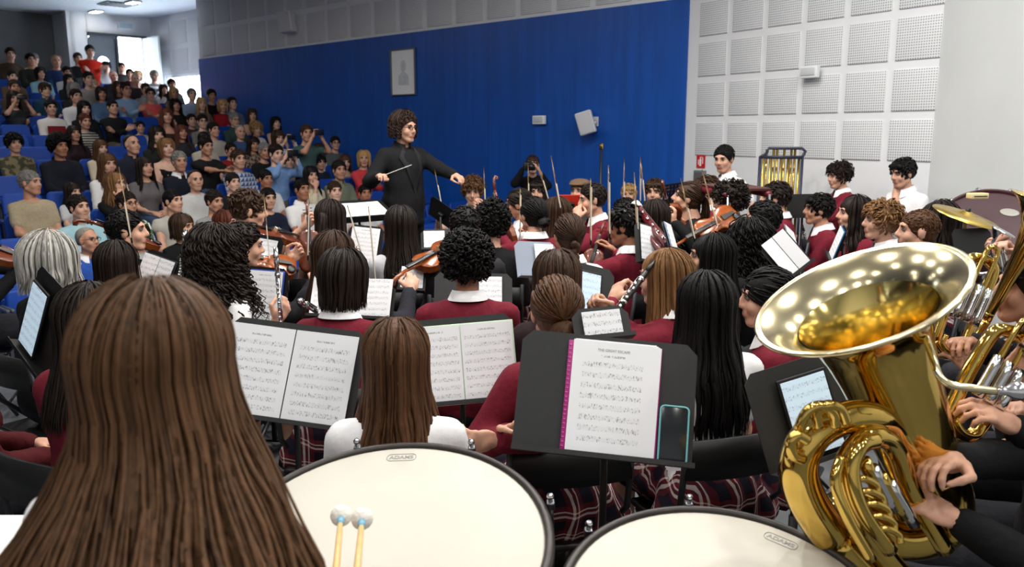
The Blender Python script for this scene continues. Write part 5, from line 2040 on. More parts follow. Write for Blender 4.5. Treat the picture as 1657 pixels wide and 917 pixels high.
# ---------------------------------------------------------------- percussion at the back right
def bass_drum():
    c = at(1600, 385, 5.6)
    t = thing('bass_drum', 'maroon concert bass drum with chrome lugs against the grey wall', 'bass drum', TR((c.x, c.y, 0)))
    axd = Vector((-0.25, -0.45, 0.62)).normalized()
    Mq = frame(c - axd * 0.0, axd.orthogonal(), axd)
    M0 = Matrix.Translation((-c.x, -c.y, 0)) @ Mq
    R, D = 0.30, 0.26
    MB().lathe([(R, -D / 2), (R, D / 2)], 48, M=M0).build('shell', mat('maroon_lacquer', (74, 32, 38), 0.3, var=0.1, scale=6, coat=0.4), t)
    for s in (-1, 1):
        MB().lathe([(R + 0.002, s * D / 2), (R + 0.014, s * D / 2), (R + 0.014, s * (D / 2 + 0.035)), (R + 0.002, s * (D / 2 + 0.035)), (R + 0.002, s * D / 2)], 48, M=M0).build('hoop', mat('hoop_maroon', (70, 34, 38), 0.35), t)
        MB().lathe([(0.001, s * (D / 2 + 0.012)), (R, s * (D / 2 + 0.012))], 48, M=M0).build('drum_head', mat('bass_head', (62, 36, 42), 0.5, var=0.1, scale=4), t)
    for i in range(10):
        a = i * 2 * PI / 10 + 0.2
        lg = MB().tube([(math.cos(a) * (R + 0.02), math.sin(a) * (R + 0.02), -D / 2 - 0.03), (math.cos(a) * (R + 0.02), math.sin(a) * (R + 0.02), D / 2 + 0.05)], 0.006, 8, M=M0).build('tension_rod', M_CHROME, t)
        MB().box((R + 0.016, 0, D / 2 + 0.02), (0.02, 0.03, 0.045), M=M0 @ Matrix.Rotation(a, 4, 'Z'), bev=0.004).build('claw', M_CHROME, lg)
    MB().ball((0, 0.0, D / 2 + 0.014), 0.06, 16, M=M0 @ Matrix.Translation((0.08, 0.13, 0)), sc=(1, 0.6, 0.08)).build('badge', mat('badge_grey', (150, 148, 140), 0.4), t)
    for s in (-1, 1):
        MB().tube([(s * 0.36, 0, 1.0), (s * 0.36, 0, 0.5), (s * 0.30, 0.25, 0.02)], 0.014, 8).tube([(s * 0.36, 0, 0.5), (s * 0.30, -0.25, 0.02)], 0.014, 8).build('stand_leg', M_CHROME, t)
    q = at(1582, 312, 5.5)
    u = thing('beater_block', 'cream wooden block lying on top of the bass drum hoop', 'block', TR((q.x, q.y, q.z - 0.02), 0.2))
    MB().box((0, 0, 0), (0.13, 0.06, 0.04), bev=0.008).build('block', mat('cream_wood', (226, 204, 150), 0.5, var=0.08, scale=20), u)
    MB().box((0, -0.031, 0), (0.10, 0.004, 0.006)).build('slot', M_EBONY, u)


bass_drum()


def cymbal():
    c = at(1563, 348, 4.9)
    t = thing('cymbal', 'brass suspended cymbal in front of the bass drum', 'cymbal', TR((c.x, c.y, 0)))
    nrm = Vector((0.22, -0.22, 0.9)).normalized()
    M0 = Matrix.Translation((0, 0, c.z)) @ frame((0, 0, 0), nrm.orthogonal(), nrm)
    MB().lathe([(0.005, 0.028), (0.03, 0.024), (0.045, 0.010), (0.10, 0.004), (0.19, -0.008), (0.19, -0.010), (0.10, 0.002), (0.044, 0.008)], 48, M=M0).build('plate', mat('cymbal_bronze', (196, 168, 88), 0.3, metal=1.0, var=0.12, scale=8), t)
    MB().lathe([(0.001, 0.045), (0.012, 0.045), (0.016, 0.028)], 14, M=M0).build('felt', M_BLACK, t)
    MB().tube([(0, 0, c.z + 0.02), (0, 0, 0.3)], 0.010, 8).build('post', M_CHROME, t)
    for k in range(3):
        a = k * 2 * PI / 3
        MB().tube([(0, 0, 0.35), (0.28 * math.cos(a), 0.28 * math.sin(a), 0.012)], 0.009, 6).build('leg', M_CHROME, t)


cymbal()


def tubular_bells():
    y0 = 8.0
    L, Rr = at(1232, 245, y0), at(1297, 238, y0)
    w = (Rr - L).length
    mid = (L + Rr) / 2
    t = thing('tubular_bells', 'rack of brass tubular bells in a dark frame by the wall', 'tubular bells', TR((mid.x, mid.y, 0), -0.25))
    zt = mid.z
    fm = mat('bell_frame', (40, 44, 66), 0.4, metal=0.3)
    MB().tube([(-w / 2, -0.03, zt - 0.07), (-w / 2, -0.03, 0.1)], 0.014, 8).build('side_post', fm, t)
    MB().tube([(w / 2, -0.03, zt - 0.07), (w / 2, -0.03, 0.1)], 0.014, 8).build('side_post', fm, t)
    MB().tube([(-w / 2, -0.03, zt - 0.075), (w / 2, -0.03, zt - 0.075)], 0.016, 8).build('front_rail', fm, t)
    MB().tube([(-w / 2 - 0.0, -0.03, zt - 0.075), (-w / 2 + 0.06, 0.03, zt - 0.04), (-w / 2 + 0.08, 0.06, zt + 0.01), (w / 2, 0.06, zt + 0.01), (w / 2 + 0.03, 0.04, zt - 0.02), (w / 2, -0.02, zt - 0.07)], 0.015, 8).build('rear_rail', fm, t)
    MB().box((-w / 2, 0, 0.06), (0.04, 0.5, 0.05)).box((w / 2, 0, 0.06), (0.04, 0.5, 0.05)).box((0, 0, 0.08), (w, 0.04, 0.04)).build('base', fm, t)
    bz = mat('bell_brass', (200, 166, 78), 0.22, metal=1.0, var=0.08, scale=6)
    bars = MB().tube([(0, 0, 0), (0, 0, 1)], 0.0125, 10).mesh('bell_tube', bz)
    for i in range(11):
        back = i % 5 in (1, 3, 4)
        Lb = 1.15 - 0.035 * i
        o = bpy.data.objects.new('bell_tube', bars)
        link(o, t)
        o.matrix_local = Matrix.Translation((-w / 2 + 0.03 + (w - 0.06) * i / 10, 0.06 if back else -0.03, (zt if back else zt - 0.085) - Lb)) @ Matrix.Diagonal((1, 1, Lb, 1))


tubular_bells()

# keyboard percussion: maroon rail on stands, black music panel beside it
q0, q1 = at(1196, 305, 6.6), at(1245, 314, 6.2)
t = thing('marimba', 'keyboard percussion with a maroon rail and dark resonators', 'marimba', TR(((q0.x + q1.x) / 2, (q0.y + q1.y) / 2, 0)))
cx_, cy_ = (q0.x + q1.x) / 2, (q0.y + q1.y) / 2
rel = lambda p: Vector((p.x - cx_, p.y - cy_, p.z))
MB().tube([rel(q0), rel(q1)], 0.026, 6).build('rail', mat('maroon_rail', (110, 26, 38), 0.35), t)
dv = (q1 - q0).normalized()
pv = Vector((dv.y, -dv.x, 0))
MB().tube([rel(q0) + pv * 0.35, rel(q1) + pv * 0.35], 0.026, 6).build('rail', mat('maroon_rail', (110, 26, 38), 0.35), t)
n = 14
for i in range(n):
    c = q0.lerp(q1, (i + 0.5) / n) + pv * 0.17
    o = MB().box((0, 0, 0), ((q1 - q0).length / n * 0.85, 0.36, 0.02), bev=0.003).build('tone_bar', mat('rosewood', (74, 34, 28), 0.35, var=0.2, scale=20), t)
    o.matrix_local = TR(rel(c) + Vector((0, 0, 0.035)), math.atan2(dv.y, dv.x))
for q in (q0, q1):
    MB().tube([rel(q), rel(q) * 1.0 + Vector((0, 0, -q.z + 0.02))], 0.012, 8).tube([rel(q) + pv * 0.35, rel(q) + pv * 0.35 + Vector((0, 0, -q.z + 0.02))], 0.012, 8).build('leg', M_CHROME, t)
# ---------------------------------------------------------------- the orchestra
MAR = (112, 28, 44)
WHT = (236, 236, 238)
BLK = (20, 20, 22)
COND = at(655, 183, 7.6)
ORCH = 'orchestra players'


def rad(d):
    return d * PI / 180


def mus(label, px, py, depth=None, psi=None, hair=('short', 'dark'), top='maroon', fem=False, pose='lap', look=(0, 0), skin='f', bottom=None, s=1.05, lean=0.05, glasses=None, g=1.0, ch=True, collar='auto', **kw):
    d0 = depth if depth is not None else 0.47 * 1353 / (py - 217)
    q = at(px, py, d0)
    if psi is None:
        psi = math.atan2(COND.x - q.x, COND.y - q.y)
    else:
        psi = rad(psi)
    if top == 'maroon':
        top, col = ('sweater', MAR), WHT
    elif top == 'white':
        top, col = ('polo', WHT), WHT
    elif top == 'whiteblouse':
        top, col = ('blouse', WHT), None
    elif top == 'black':
        top, col = ('shirt', BLK), None
    else:
        col = None
    if collar != 'auto':
        col = collar
    if bottom is None:
        bottom = ('skirt', 'plaid') if (fem and top[1] in (MAR, WHT)) else ('trousers', (34, 34, 40))
    r = person(label, px, py, depth=d0, s=s, psi=psi, hair=hair, top=top, bottom=bottom, fem=fem, pose=pose, look=(rad(look[0]), rad(look[1])), skin=skin, lean=lean, glasses=glasses, g=g, collar=col, group=ORCH, **kw)
    if ch and not kw.get('stand'):
        hz = r[1]['pel'][2] * s
        m = r[2]
        chair(TR(m.translation, -psi) @ Matrix.Diagonal((1, 1, hz / 0.545, 1)), ' '.join(('chair of the ' + label).split()[:16]))
    return r


def bowpx(x0, y0, x1, y1, d, label):
    """bow held upright: lower end (frog) and tip pixel"""
    a, b2 = at(x0, y0, d), at(x1, y1, d)
    bow(frame(a, b2 - a, (0.3, -1, 0)), label, L=max(0.25, (b2 - a).length))


# conductor on his podium
pod_top = 0.22
q = at(655, 183, 7.6)
t = thing('podium', 'low black conducting podium under the conductor', 'podium', TR((q.x, q.y, 0), 0.6))
MB().box((0, 0, pod_top / 2), (0.95, 0.95, pod_top), bev=0.01).build('box', M_BLACK, t)
MB().box((0, 0, pod_top + 0.003), (0.9, 0.9, 0.006)).build('carpet', mat('podium_carpet', (40, 42, 50), 0.95, var=0.1), t)
cpsi = 138
R_ = person('conductor in black suit and glasses giving the beat with a baton', 655, 183, depth=7.6, floor=pod_top + 0.006, s=None, psi=rad(cpsi), stand=True, hair=('maestro', (52, 38, 32)), skin='f', top=('jacket', (24, 24, 26)), bottom=('trousers', (18, 18, 20)), look=(-14, 4) and (rad(-12), rad(6)), g=1.13, glasses=True, pose='knees', hp=((613, 286, 7.15), (740, 286, 7.35)), kinds=('grip', 'hold'), sw=1.08, collar=(22, 22, 24), lean=0.02)
hw = R_[2] @ R_[4]['R'].translation
t = thing('baton', "conductor's white baton pointing up across his jacket", 'baton', frame(at(612, 287, 7.1), at(665, 267, 7.05) - at(612, 287, 7.1), (0, 0, 1)))
MB().tube([(0, 0.03, 0), (0, 0.32, 0)], [0.0035, 0.002], 6).build('stick', mat('baton_white', (240, 238, 230), 0.5), t)
MB().tube([(0, 0.0, 0), (0, 0.02, 0), (0, 0.05, 0)], [0.006, 0.012, 0.004], 8).build('handle', M_BOWWOOD, t)
# lapels on the jacket
J = R_[1]
u = J['up']
for s in (-1, 1):
    V = [u(s * 0.055, 0.075, 0.475), u(s * 0.120, 0.110, 0.39), u(s * 0.080, 0.160, 0.30), u(s * 0.012, 0.178, 0.08), u(s * 0.030, 0.140, 0.36)]
    o = MB().add(V, [(0, 1, 2, 3, 4)] if s > 0 else [(4, 3, 2, 1, 0)]).build('lapel', fabric((40, 40, 43)), R_[0])
    md = o.modifiers.new('thick', 'SOLIDIFY')
    md.thickness = 0.012
    md.offset = 0
D = stand(584, 341, 6.75, "conductor's black stand seen edge-on before him", psi=rad(-40), w=0.55, h=0.36, tilt=1.15, m=M_BLACK)
score(D, "open full score lying on the conductor's stand", 2, fan=0.02)

# standing timpanist in front
HG = mus('timpanist in white shirt with long loose hair standing before the large timpano', 252, 455, 1.12, 14, ('hero', (86, 60, 40)), 'whiteblouse', True, stand=True, s=None, ch=False, bottom=('skirt', 'plaid'), pose=POSES['sides'] + (((0.15, -0.1, -1), (0.4, 0.3, -1)),), hp=(Vector((-0.27, 1.25, 1.00)), Vector((-0.46, 1.40, 1.0))), kinds=('grip', 'grip'), lean=0.08, sw=0.76, g=0.92)
mallet(cpt(586, 839, 1.62), cpt(574, 960, 1.30), 'felt-headed timpani mallet in front, its wooden shaft in view')
mallet(cpt(552, 834, 1.66), cpt(540, 960, 1.34), 'felt-headed timpani mallet partly hidden behind the other mallet')

# left side
mus('player in black at the tablet stand by the blue seats', 85, 380, None, 35, ('greybob', 'silver'), 'black', True)
mus('player in dark top reading an open folder beside the curly-haired flautist', 190, 388, 4.35, 20, ('long', 'dark'), ('sweater', (30, 28, 32)), True)
mus('player in maroon sweater half hidden behind the timpanist', 150, 455, 2.7, 25, ('long', 'dark'), 'maroon', True)
mus('violinist in dark shirt in profile at the far left strings', 205, 340, 5.1, 75, ('short', 'black'), 'black', False, 'violin', look=(5, 0))
mus('flautist with curls holding a flute upright', 350, 375, 4.0, 20, ('bigcurly', 'dark'), ('tee', WHT), True, 'fluteup', hp=((447, 520, 3.85), None))
mus('violinist in white polo bowing in front of the navy-shirted spectator', 402, 308, 5.5, 70, ('fringe', 'brown'), 'white', False, 'violin', look=(0, 8))
mus('violinist in dark jacket just behind the curly-haired flautist', 392, 360, 4.7, 50, ('short', 'dark'), ('sweater', (28, 26, 30)), False, 'violin', look=(15, 10))
mus('string player in black strap top with bare shoulders', 535, 322, 5.6, 10, ('halfpony', 'dark'), ('tank', (18, 14, 18)), True, 'bowup', bottom=('trousers', BLK))
mus('violinist with glasses and dark jacket between the strap top and maroon players', 545, 372, 4.3, 25, ('long', 'brown'), ('sweater', (36, 36, 44)), True, 'violin', glasses=True, look=(25, 0))
mus('flautist in maroon sweater and white collar left of centre', 555, 403, 3.55, 8, ('bob', 'dark'), 'maroon', True, 'lap', lean=0.1, look=(0, 6))
mus('violinist in white blouse holding a violin at the side', 648, 332, 5.2, -8, ('verylong', 'dark'), ('blouse', (200, 200, 206)), True, 'bowup', bottom=('skirt', 'plaid'))
mus('player in maroon sweater with tight curls behind the grey stand', 755, 382, 3.85, -5, ('afro', 'black'), 'maroon', False, skin='t', g=1.05, sw=1.1)
mus('player in charcoal jacket right of the held violin', 752, 333, 4.9, -5, ('short', 'black'), ('jacket', (44, 44, 48)), False, skin='m')
mus('player in black shirt between two maroon sweaters', 797, 328, 5.4, 5, ('curly', 'black'), 'black', False)
mus("violinist in white shirt below the conductor's outstretched hand", 765, 288, 8.2, -165, ('mop', 'chestnut'), 'white', False, 'violin', look=(-15, 12))
mus('violinist in white shirt in profile beside the upright bows', 838, 305, 7.0, -85, ('bun', 'dark'), 'white', True, 'violin', skin='t')
mus('player half hidden at the back in front of the photographer', 870, 292, 9.0, -170, ('bangs', 'dark'), ('tee', (30, 30, 34)), True)
mus('violinist in maroon sweater with a low bun and white collar', 862, 318, 5.9, -20, ('lowbun', 'black'), 'maroon', True, 'violin', look=(-15, 0))
mus('violinist in maroon with straight hair beside the red folder', 897, 318, 6.3, -60, ('long', 'brown'), 'maroon', True, 'violin')
mus('player in white shirt with a short braid', 920, 345, 5.0, -18, ('braid', 'brown'), 'white', True, skin='m')
CAPP = mus('player in a brown flat cap behind the red folder', 938, 289, 8.3, -150, ('crop', 'brown'), ('jacket', (60, 52, 48)), False, 'cello', skin='f')
V, Q = polygonize([el((0, -0.01, 0.085), (0.098, 0.115, 0.042)), el((0, 0.085, 0.075), (0.07, 0.055, 0.012))], 0.009, 0.02, None)
o = bpy.data.objects.new('flat_cap', npmesh('flat_cap', V, [Q], [mat('cap_tweed', (112, 88, 68), 0.9, var=0.25, scale=90)]))
link(o, CAPP[0])
o.matrix_local = CAPP[3]
mus('cellist in maroon sweater with one hand on the neck of his cello', 958, 297, 6.8, -110, ('short', 'dark'), 'maroon', False, 'cello', look=(10, 8))
mus('player in maroon sweater in profile below the upright pale bow', 1013, 332, 5.2, -42, ('fringe', 'black'), 'maroon', False, 'violin', skin='t', look=(-25, 4))
mus('small player at the back by the blue wall', 1018, 298, 9.4, -165, ('fringe', 'blond'), ('tee', (120, 110, 100)), False, s=0.95)
mus('player in maroon at the back left of the perforated stand', 1060, 290, 8.1, -160, ('fringe', 'brown'), 'maroon', False)
mus('player in dark top hidden behind the bassoon', 1010, 320, 6.6, -40, ('short', 'black'), ('sweater', (40, 20, 28)), False)
mus('player in dark top right behind the bassoon', 1055, 322, 5.7, -45, ('long', 'dark'), ('sweater', (40, 36, 40)), True)
mus('viola player in black blouse looking up past the perforated stand', 1113, 293, 6.5, -75, ('ponytail', 'brown'), ('shirt', (26, 25, 27)), True, 'violin', look=(-8, -10), bottom=('trousers', BLK))
mus('player in maroon sweater and white collar before the standing polo', 1142, 285, 7.4, -80, ('fringe', 'brown'), 'maroon', False)
mus('violinist in black shirt and glasses with bow on strings', 1180, 297, 6.2, -72, ('curly', 'dark'), 'black', False, 'violin', glasses=True, look=(-5, 8))
mus('percussionist standing in white polo beside the red sign', 1172, 235, 7.9, -115, ('short', 'black'), 'white', False, stand=True, s=None, ch=False, pose='sides', look=(-25, 12))
mus('player in maroon sweater under the tubular bells', 1255, 295, 6.9, -75, ('fringe', 'dark'), 'maroon', False)
mus('player in black jacket in front of the grey folder', 1235, 325, 5.4, -60, ('short', 'black'), ('jacket', (26, 26, 28)), False, skin='m', look=(-15, 5))
mus('player in black with a mass of curls seen from behind', 1210, 355, 4.6, -40, ('curlylong', 'black'), ('sweater', (22, 20, 22)), True)
mus('player in dark top with headband and hoop earring', 1150, 377, 4.35, -55, ('long', 'black'), ('sweater', (34, 22, 26)), True, look=(-25, 0), skin='m')
mus('clarinettist in maroon sweater holding a clarinet', 1075, 402, 3.6, -45, ('long', 'light'), 'maroon', True, 'clarinet', look=(-25, 4), hp=((985, 505, 3.45), (992, 487, 3.48)), hscale=1.0)
mus('player in white shirt and plaid skirt on the chair right of the phone', 1140, 437, 2.95, -20, ('verylong', 'black'), 'white', True)
mus('player in maroon sweater in profile beside the tuba bell', 1243, 433, 3.4, -60, ('bun', 'black'), 'maroon', True, look=(-22, 4))
mus('flautist in dark top behind the player in the front row', 900, 403, 3.5, -12, ('long', 'brown'), ('sweater', (40, 26, 30)), True, 'lap')
mus('flautist in maroon sweater and plaid skirt behind the large black stand', 900, 445, 2.9, -10, ('lowbun', 'chestnut'), 'maroon', True, 'flute', hp=((800, 712, 2.55), (826, 702, 2.6)))
mus('player in white shirt directly behind the large timpano', 640, 513, 2.45, -4, ('verylong', 'chestnut'), 'whiteblouse', True, pose='lap')
mus('percussionist standing in maroon sweater under the perforated tiles', 1358, 264, 7.6, -95, ('mop', 'dark'), 'maroon', False, stand=True, s=None, ch=False, pose='forward', look=(-5, 10))
mus('percussionist in white polo leaning with a hand at his mouth', 1462, 257, 7.0, -110, ('fringe', 'black'), 'white', False, stand=True, s=None, ch=False, pose='chin', look=(0, 12), lean=0.1)
mus('player in maroon sweater holding a small horn by the black stand', 1325, 314, 6.9, -85, ('fringe', 'black'), 'maroon', False, 'clarinet', skin='m')
mus('player in maroon sweater with long waves by the white wall', 1382, 317, 6.1, -88, ('wavy', 'dark'), 'maroon', True)
mus('player in white collar above the tuba bell rim', 1427, 327, 5.6, -85, ('mop', 'light'), ('polo', WHT), False, collar=WHT)
mus('player with cropped hair just above the tuba bell', 1487, 338, 4.8, -60, ('crop', 'chestnut'), ('shirt', (60, 60, 66)), False, look=(-20, 0))
mus('player in white top left of the cymbal', 1517, 325, 5.3, -50, ('wavy', 'dark'), 'white', True)
TP = mus('tuba player in black sleeves at the edge', 1725, 500, 2.05, -68, ('short', 'dark'), ('sweater', BLK), False, pose='forward', hp=(cpt(1452, 775, 1.88), cpt(1545, 840, 1.95)), kinds=('hold', 'grip'), g=1.15, lean=0.12)
mus('baritone player in black looking over the horn valves', 1672, 410, 2.9, -72, ('short', 'dark'), ('sweater', BLK), False, pose='forward', hp=(cpt(1552, 556, 2.72), cpt(1575, 600, 2.72)), kinds=('hold', 'hold'), skin='m')
mus('trumpet player in black reaching in at the edge by the cymbal', 1745, 335, 3.5, -80, ('short', 'dark'), ('sweater', BLK), False, pose='forward', hp=(cpt(1632, 408, 3.42), cpt(1640, 425, 3.4)), kinds=('hold', 'hold'))
mus('baritone player in black with a hand beside the tuba lead pipe', 1800, 480, 2.35, -70, ('short', 'brown'), ('sweater', BLK), False, pose='forward', hp=(cpt(1600, 668, 2.10), cpt(1640, 690, 2.1)), kinds=('grip', 'hold'))
mus('player in dark red top at the left edge by the tablet', -75, 480, 3.0, 45, ('bob', 'dark'), ('sweater', (74, 18, 22)), True)

# photographer at the blue wall
PH = mus('photographer in black standing at the blue wall with a camera', 862, 251, 10.4, 180, ('lowbun', 'brown'), ('sweater', (18, 18, 20)), True, stand=True, s=None, ch=False, bottom=('trousers', BLK), pose='phone', hp=((848, 272, 10.15), (872, 276, 10.12)), kinds=('hold', 'hold'))
q = at(856, 269, 10.12)
t = thing('camera_body', 'black photo camera raised by the photographer', 'camera', TR(q, 0.15))
MB().box((0, 0, 0), (0.15, 0.07, 0.10), bev=0.012).build('housing', M_BLACK, t)
MB().tube([(0.01, -0.03, 0), (0.01, -0.13, 0)], [0.038, 0.042], 16).build('lens', M_EBONY, t)
MB().box((0, 0, 0.06), (0.06, 0.05, 0.03), bev=0.008).build('viewfinder', M_BLACK, t)

# tall pole with a brass tip in front of the blue wall
q = at(973, 232, 9.2)
t = thing('banner_pole', 'tall dark pole with a gold tip before the blue wall', 'pole', TR((q.x, q.y, 0)))
MB().tube([(0, 0, 0.02), (0, 0, q.z - 0.06)], 0.016, 8).build('pole', mat('pole_navy', (18, 26, 44), 0.4), t)
MB().tube([(0, 0, q.z - 0.06), (0, 0, q.z)], 0.022, 10).build('tip', M_BRASS, t)
MB().lathe([(0.18, 0.0), (0.18, 0.02), (0.03, 0.04), (0.0165, 0.12)], 20).build('foot', M_BLACK, t)

# ---------------------------------------------------------------- stands and what lies on them
D = stand(980, 642, 2.25, 'large charcoal music stand with a pink-edged score and a phone', rad(4), 0.505, 0.345, 0.42, 0.085)
t = score(D @ TR((0.012, -0.006, 0.0)), 'thick stack of score pages in a pink spiral folder on the large stand', 1, 0.232, 0.325, None)
MB().box((0.004, 0.0, 0.163), (0.268, 0.006, 0.318), bev=0.002).build('pink_cover', mat('folder_pink', (186, 44, 140), 0.4), t)
for i in range(4):
    o = bpy.data.objects.new('page', page_mesh(0.232, 0.325, M_PAPER))
    link(o, t)
    o.matrix_local = TR((0.006 + 0.004 * i, -0.0045 - 0.0008 * i, 0.1655 - 0.002 * i), 0, 0, 0.006 * (i - 1))
wr = mat('wire_pink', (226, 120, 176), 0.4)
for i in range(24):
    MB().tube([(-0.122, -0.012, 0.02 + i * 0.0125), (-0.128, -0.004, 0.02 + i * 0.0125), (-0.124, 0.004, 0.02 + i * 0.0125)], 0.0014, 4).build('wire_ring', wr, t)
fc = bpy.data.curves.new('printed_title', 'FONT')
fc.body = 'THE GREAT ESCAPE'
fc.size = 0.0105
fc.align_x = 'CENTER'
fc.extrude = 0.0001
fc.materials.append(mat('print_pale', (150, 150, 154), 0.7))
fo = font_obj('printed_title', fc)
link(fo, t)
fo.matrix_local = Matrix.Translation((0, -0.0103, 0.2965)) @ Matrix.Rotation(PI / 2, 4, 'X')
t = thing('phone', 'dark phone in a turquoise case on the large stand', 'phone', D @ TR((0.195, -0.006, 0.0)))
MB().box((0, -0.004, 0.080), (0.077, 0.008, 0.160), bev=0.003).build('body', mat('phone_glass', (36, 40, 44), 0.15), t)
pts = []
for sx, sz, a0 in ((1, 1, 0), (-1, 1, PI / 2), (-1, -1, PI), (1, -1, 3 * PI / 2)):
    for q in range(4):
        a = a0 + q * PI / 6
        pts.append((sx * 0.0275 + 0.012 * math.cos(a), -0.0085, 0.080 + sz * 0.069 + 0.012 * math.sin(a)))
MB().tube(pts, 0.0028, 6, closed=True).build('case_edge', mat('turquoise', (120, 196, 200), 0.4), t)

D = stand(470, 603, 2.6, 'dark stand with an open printed score beside the timpanist', rad(8), 0.47, 0.325, 0.40, 0.09)
score(D @ TR((0.0, -0.006, 0)), 'open score with dense staves on the stand beside the timpanist', 2, 0.215, 0.30)
D = stand(748, 582, 2.95, 'dark stand with a ring-bound score behind the white-shirted player', rad(-4), 0.40, 0.32, 0.35, -0.07)
score(D @ TR((0.0, -0.006, 0)), 'ring-bound open score in a pale green folder', 2, 0.19, 0.285, (206, 226, 200))
D = stand(74, 518, 3.1, 'black stand holding an upright tablet at the left edge', rad(46), 0.40, 0.33, 0.25, 0.22, m=M_BLACK)
tablet(D @ TR((-0.06, -0.012, 0.02)), 'bright tablet showing a score at the left edge')
D = stand(257, 438, 4.5, 'black stand with an open folder left of the curly-haired flautist', rad(18), 0.24, 0.20, 0.35, 0.25, m=M_BLACK)
score(D @ TR((-0.005, -0.004, 0.0)), 'open black-spined folder of pale pages at the left', 2, 0.098, 0.17, (24, 24, 28))
D = stand(428, 478, 4.4, 'stand with a single page before the curly-haired flautist', rad(8), 0.25, 0.31, 0.25, 0.05, m=M_BLACK)
score(D @ TR((0.0, -0.006, 0)), 'single printed page in a blue folder before the flautist', 1, 0.20, 0.285, (36, 66, 160))
D = stand(428, 410, 5.3, 'stand with a bright page beside the bowing violinist in white polo', rad(20), 0.25, 0.24, 0.3, 0.10, m=M_BLACK)
score(D @ TR((0.0, -0.006, 0)), 'bright single page below the bowing violinist', 1, 0.185, 0.21)
D = stand(570, 487, 4.15, 'stand with a wide open score behind the maroon flautist', rad(4), 0.44, 0.20, 0.5, 0.03, m=M_BLACK)
score(D @ TR((0.0, -0.006, 0)), 'wide open score behind the maroon flautist', 2, 0.205, 0.215)
D = stand(590, 398, 5.9, 'stand with tall pages left of the long-haired violinist', rad(10), 0.26, 0.30, 0.3, 0.08, m=M_BLACK)
score(D @ TR((0.0, -0.006, 0)), 'tall pages left of the long-haired violinist', 1, 0.21, 0.28)
D = stand(706, 388, 5.9, 'grey stand with one page right of the long-haired violinist', rad(-8), 0.22, 0.16, 0.4, 0.0)
score(D @ TR((-0.015, -0.006, 0)), 'white page on the small grey stand', 1, 0.15, 0.14)
D = stand(667, 452, 4.75, 'stand with a small page under the held violin', rad(-2), 0.16, 0.16, 0.5, 0.06, m=M_BLACK)
score(D @ TR((0, -0.005, 0)), 'small white page under the held violin', 1, 0.13, 0.15)
D = stand(766, 478, 4.55, 'grey stand half hidden by the tight-curled player', rad(-6), 0.44, 0.26, 0.4, 0.04)
score(D @ TR((0.095, -0.006, 0)), 'white page at the right half of the grey stand', 1, 0.13, 0.235)
D = stand(868, 420, 4.8, 'stand coloured pale with reflections, by the braided player', rad(-28), 0.28, 0.22, 0.4, 0.10, m=mat('stand_reflections', (150, 160, 176), 0.35))  # blue-grey reflections put into the desk colour
score(D @ TR((0.05, -0.006, 0.1)), 'small page at the top of the stand coloured pale with reflections', 1, 0.13, 0.10)
D = stand(957, 472, 3.75, 'charcoal stand with a tablet between two maroon players', rad(-24), 0.24, 0.25, 0.35, 0.27)
tablet(D @ TR((-0.03, -0.012, 0.0)), 'lit tablet with a score between two maroon players', 0.12, 0.20)
D = stand(973, 524, 2.75, 'stand with loose sheets just above the pink-edged score', rad(-10), 0.20, 0.12, 0.5, -0.06)
score(D @ TR((0.0, -0.006, 0)), 'loose printed sheet above the pink-edged score', 1, 0.135, 0.10)
D = stand(1305, 662, 2.45, 'charcoal stand holding a tablet under the tuba bell', rad(-16), 0.36, 0.31, 0.30, -0.20)
tablet(D @ TR((0.0, -0.012, 0.02)), 'tablet with a black case under the tuba bell', 0.155, 0.235)
D = stand(1270, 412, 4.1, 'stand with a slanting white double page before the bell', rad(-12), 0.17, 0.22, 0.45, -0.62, m=M_BLACK)
score(D @ TR((0, -0.006, 0)), 'slanting white double page before the tuba bell', 2, 0.068, 0.215, blank=True)
D = stand(1358, 392, 5.6, 'black stand in front of the maroon player with waves', rad(-75) + PI, 0.25, 0.22, 0.3, 0.12, m=M_BLACK)
t = score(D @ TR((0, -0.006, 0)), 'blue folder resting on the black stand', 1, 0.2, 0.2, (28, 92, 140))
D = stand(1302, 333, 7.25, 'black stand below the tubular bells', rad(-10), 0.34, 0.21, 0.2, 0.0, m=M_BLACK)
D = stand(1050, 396, 5.0, 'stand with a page right of the maroon player in profile', rad(-35), 0.24, 0.26, 0.35, 0.25)
score(D @ TR((0.0, -0.006, 0)), 'white page under the leaning bassoon', 1, 0.17, 0.24)
D = stand(1085, 392, 4.9, 'narrow stand seen edge-on behind the bassoon', rad(-68), 0.24, 0.24, 0.35, 0.2)
score(D @ TR((0.0, -0.006, 0)), 'page in a bluish sleeve behind the bassoon', 1, 0.17, 0.23, (150, 170, 200))
D = stand(1095, 314, 7.4, 'perforated black stand at the corner of the blue wall', rad(160), 0.26, 0.20, 0.25, 0.1, m=M_BLACK, holes=True)
D = stand(924, 328, 7.3, 'stand with a red folder before the flat-capped player', rad(170), 0.26, 0.15, 0.3, 0.0, m=M_BLACK)
t = thing('folder', 'red folder on the stand before the flat-capped player', 'folder', D @ TR((0, 0.0, 0)))
MB().box((0, 0.012, 0.075), (0.24, 0.012, 0.15), bev=0.003).build('cover', mat('folder_red', (186, 40, 22), 0.5, var=0.2, scale=10), t)
MB().box((0, 0.006, 0.075), (0.225, 0.006, 0.14)).build('page', M_PAPER, t)
D = stand(1280, 395, 5.3, 'stand with a grey folder behind the slanting white page', rad(-55), 0.22, 0.20, 0.4, 0.35)
score(D @ TR((0.0, -0.006, 0)), 'grey folder behind the slanting white page', 1, 0.2, 0.2, (110, 112, 118))
